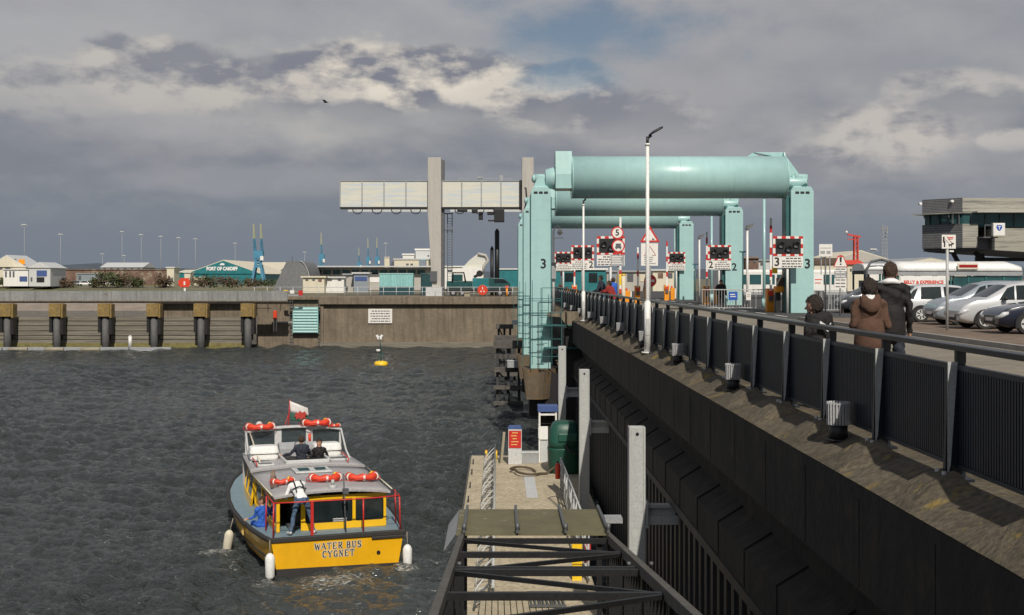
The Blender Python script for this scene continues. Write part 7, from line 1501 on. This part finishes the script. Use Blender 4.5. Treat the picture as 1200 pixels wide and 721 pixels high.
pb = thing('lettered_board', 'white board with red lettering in front of the road train carriage', 'board', (X(1080.5, 61.5), 61.4, -.03))
local('board', MB().box(X(1054, 61.5)-pb.location.x, X(1107.5, 61.5)-pb.location.x, -.04, 0, .6, H(323.8, 61.5)+.03), 'whitegloss', pb, .01)
lettering('lettering', 'BELLY & EXPERIENCE', .235, 'lifered', pb, (.03, -.046, H(331, 61.5)+.03), world=False, bold=.010, thick=.002, sx=.92)
local('leg', MB().box(-1, -.95, 0, .05, 0, .6).box(.95, 1, 0, .05, 0, .6), 'grey', pb)
t = carriage(X(1012, 64), X(1050, 64), 64, H(308, 64), H(316, 64), 'short white roofed carriage with arched frames behind the walking man', 2)
m_ = MB()
for px in (1016, 1050): m_.tube([(X(px, 63.6)-t.location.x, -.3, 1.0), (X(px, 63.6)-t.location.x, -.3, 2.1), (X(px, 63.6)-t.location.x+(.25 if px < 1030 else -.25), -.3, 2.5), (X(px, 63.6)-t.location.x+(.75 if px < 1030 else -.75), -.3, 2.6)], .07)
local('arched_frame', m_, 'darkgrey', t)
# white coach parked beyond the portals
t = thing('coach', 'long white coach parked across the road beyond the right hand towers', 'coach', (X(916, 96), 96, -.04)); a, b_ = X(842, 96)-t.location.x, X(992, 96)-t.location.x
local('body', MB().loft([[(x, y, z) for y, z in ((0, .35), (2.4, .35), (2.45, 2.2), (2.3, 2.32), (.15, 2.32), (-.02, 2.2))] for x in (a, b_)], smooth=False), 'white', t, .06)
for i in range(9):
    x = a+.3+i*(b_-a-.4)/9; local('window', MB().box(x, x+(b_-a)/9-.22, -.045, -.01, 1.15, 1.92), 'glassteal', t)
local('skirt', MB().box(a, b_, -.06, -.02, .30, .55), 'grey', t)
for x in (a+1.5, b_-2.2): local('wheel', MB().cyl((x, -.08, .42), (x, .2, .42), .42, n=20), 'tyre', t)
# ================================================================== CONTROL BUILDING
ZC = 70.0; t = thing('control_building', 'raised grey clad bridge control building with a dark window band at the right edge', 'building', (X(1081, ZC), ZC, 3.0))
c = lambda p: X(p, ZC)-t.location.x; e = lambda p: H(p, ZC)-3.0
x1, xe = c(1128), c(1330)
cx0 = 498*71.9/F-t.location.x         # outer end of the angled end wall, 1.9 m back
plan = [(x1, 0), (cx0, 1.9), (cx0+2.7, 9), (xe, 9), (xe, 0)]
inset = [(x1+.1, .14), (cx0+.16, 1.95), (cx0+2.8, 8.9), (xe-.1, 8.9), (xe-.1, .14)]
local('upper_cladding', MB().prism(plan, e(250), e(232), 'z'), 'cladbeige', t)
local('window_band', MB().prism(inset, e(266), e(250.02), 'z'), 'glassteal', t)
def slab(xa, xb, ya, yb, ya2, yb2, d0, d1, nm, mt):
    return local(nm, MB().add([(xa, d0, e(yb)), (xb, d0, e(yb2)), (xb, d0, e(ya2)), (xa, d0, e(ya)), (xa, d1, e(yb)), (xb, d1, e(yb2)), (xb, d1, e(ya2)), (xa, d1, e(ya))], [(0, 1, 2, 3), (7, 6, 5, 4), (0, 4, 5, 1), (1, 5, 6, 2), (2, 6, 7, 3), (3, 7, 4, 0)]), mt, t)
local('lower_cladding', MB().prism([(x1, 0), (cx0, 1.9), (cx0+2.7, 9), (c(1146)+1.5, 9), (c(1146), 0)], e(290.5), e(262.5), 'z'), 'cladbeige', t)
slab(c(1146)+.002, c(1163), 279, 291, 279, 293, .35, 9, 'recess_wall', 'cladgrey'); slab(c(1163)+.002, xe, 267.5, 293, 267.5, 303, .02, 9, 'lower_cladding', 'cladbeige')
local('soffit', MB().prism([(x1+.1, .2), (cx0+.2, 2.1), (cx0+2.9, 8.9), (xe, 8.9), (xe, .2)], e(292.3), e(290.52), 'z'), 'darkgrey', t)
def angled(z0, z1, off, nm, mt):
    dx, dy = x1-cx0, -1.9; L2 = math.hypot(dx, dy); nx, ny = dy/L2, -dx/L2; nx, ny = (-abs(nx), -abs(ny))
    return local(nm, MB().prism([(x1+nx*off-.0, ny*off), (cx0+nx*off, 1.9+ny*off), (cx0+nx*.002, 1.9+ny*.002), (x1+nx*.002, ny*.002)], z0, z1, 'z'), mt, t)
angled(e(250), e(231.9), .03, 'end_cladding', 'cladgrey'); angled(e(290.6), e(262.4), .03, 'end_cladding', 'cladgrey')
for i in range(9): angled(e(249.2-i*1.9), e(248.9-i*1.9), .034, 'louvre_line', 'grey'); angled(e(288-i*2.8), e(287.7-i*2.8), .034, 'louvre_line', 'grey')
for i in range(12):
    xx_ = x1+.5+i*.85
    if xx_ < xe: local('mullion', MB().box(xx_, xx_+.05, .06, .13, e(265), e(250)), 'darkgrey', t)
for i in range(4): local('mullion', MB().box(cx0+.25+i*.42, cx0+.30+i*.42, 1.9-.30-i*.47, 1.9-.2-i*.47, e(262.6), e(250)), 'darkgrey', t)
for i in range(4): local('panel_joint', MB().box(x1+.01, xe, -.012, -.002, e(248-i*4), e(247.7-i*4)), 'grey', t); local('panel_joint', MB().box(x1+.01, c(1146), -.012, -.002, e(289-i*6), e(288.7-i*6)), 'grey', t)
local('canopy_fin', MB().prism([(cx0-.7, 1.6), (x1-.35, -.6), (x1-.1, -.2), (cx0+.0, 2.1)], e(250.6), e(249.4), 'z'), 'cladbeige', t); local('fin_post', MB().box(c(1117.5), c(1119), .2, .3, e(262), e(249.4)), 'lightgrey', t)
local('canopy', MB().box(c(1139), xe, -.8, .2, e(249.8), e(248.3)), 'beige', t); local('balcony', MB().box(c(1146), c(1163), -.8, .3, e(279.5), e(278)).box(c(1147.5), c(1148.2), -.8, -.75, e(278), e(264)).box(c(1147), c(1163), -.8, -.75, e(265), e(264)), 'darkgrey', t)
sb = local('sign_box', MB().box(c(1155), c(1168.6), -1.1, -.82, e(277.2), e(262.5)), 'white', t, .02); local('sign_foot', MB().box(c(1155), c(1168.6), -1.1, -.82, e(278.6), e(277.25)), 'rope', sb)
cxx, czz = (c(1155)+c(1168.6))/2, e(268); local('blue_emblem', MB().prism([(cxx-.14, czz+.16), (cxx+.14, czz+.16), (cxx+.17, czz+.03), (cxx+.10, czz-.12), (cxx, czz-.18), (cxx-.10, czz-.12), (cxx-.17, czz+.03)], -1.112, -1.102, 'y'), 'blue', sb); local('emblem_mark', MB().box(cxx-.09, cxx+.09, -1.12, -1.113, czz+.06, czz+.10).box(cxx-.02, cxx+.02, -1.12, -1.113, czz-.1, czz+.06), 'signwhite', sb)
m_ = MB(); m_.bar((c(1138), 3, e(292)), (c(1146), 3, e(307)), .22).bar((c(1167), 3, e(294)), (c(1176), 3, e(307)), .25).bar((c(1175), 3, e(296)), (c(1175), 3, e(307)), .22).bar((c(1167), 3, e(303)), (xe, 3, e(304)), .22).bar((c(1190), 3, e(307)), (c(1183), 3, e(303)), .2).bar((c(1175), 3.3, e(300)), (c(1175), 3.3, -3.0), .45).bar((c(1260), 4.3, e(300)), (c(1260), 4.3, -3.0), .6); local('struts', m_, 'black', t)
for (px, py) in ((1089, 237), (1118, 235.5)): local('lamp', MB().cyl((c(px), (1128-px)/47*1.9-.2, e(py)), (c(px), (1128-px)/47*1.9+.1, e(py)), .08, n=10), 'white', t)
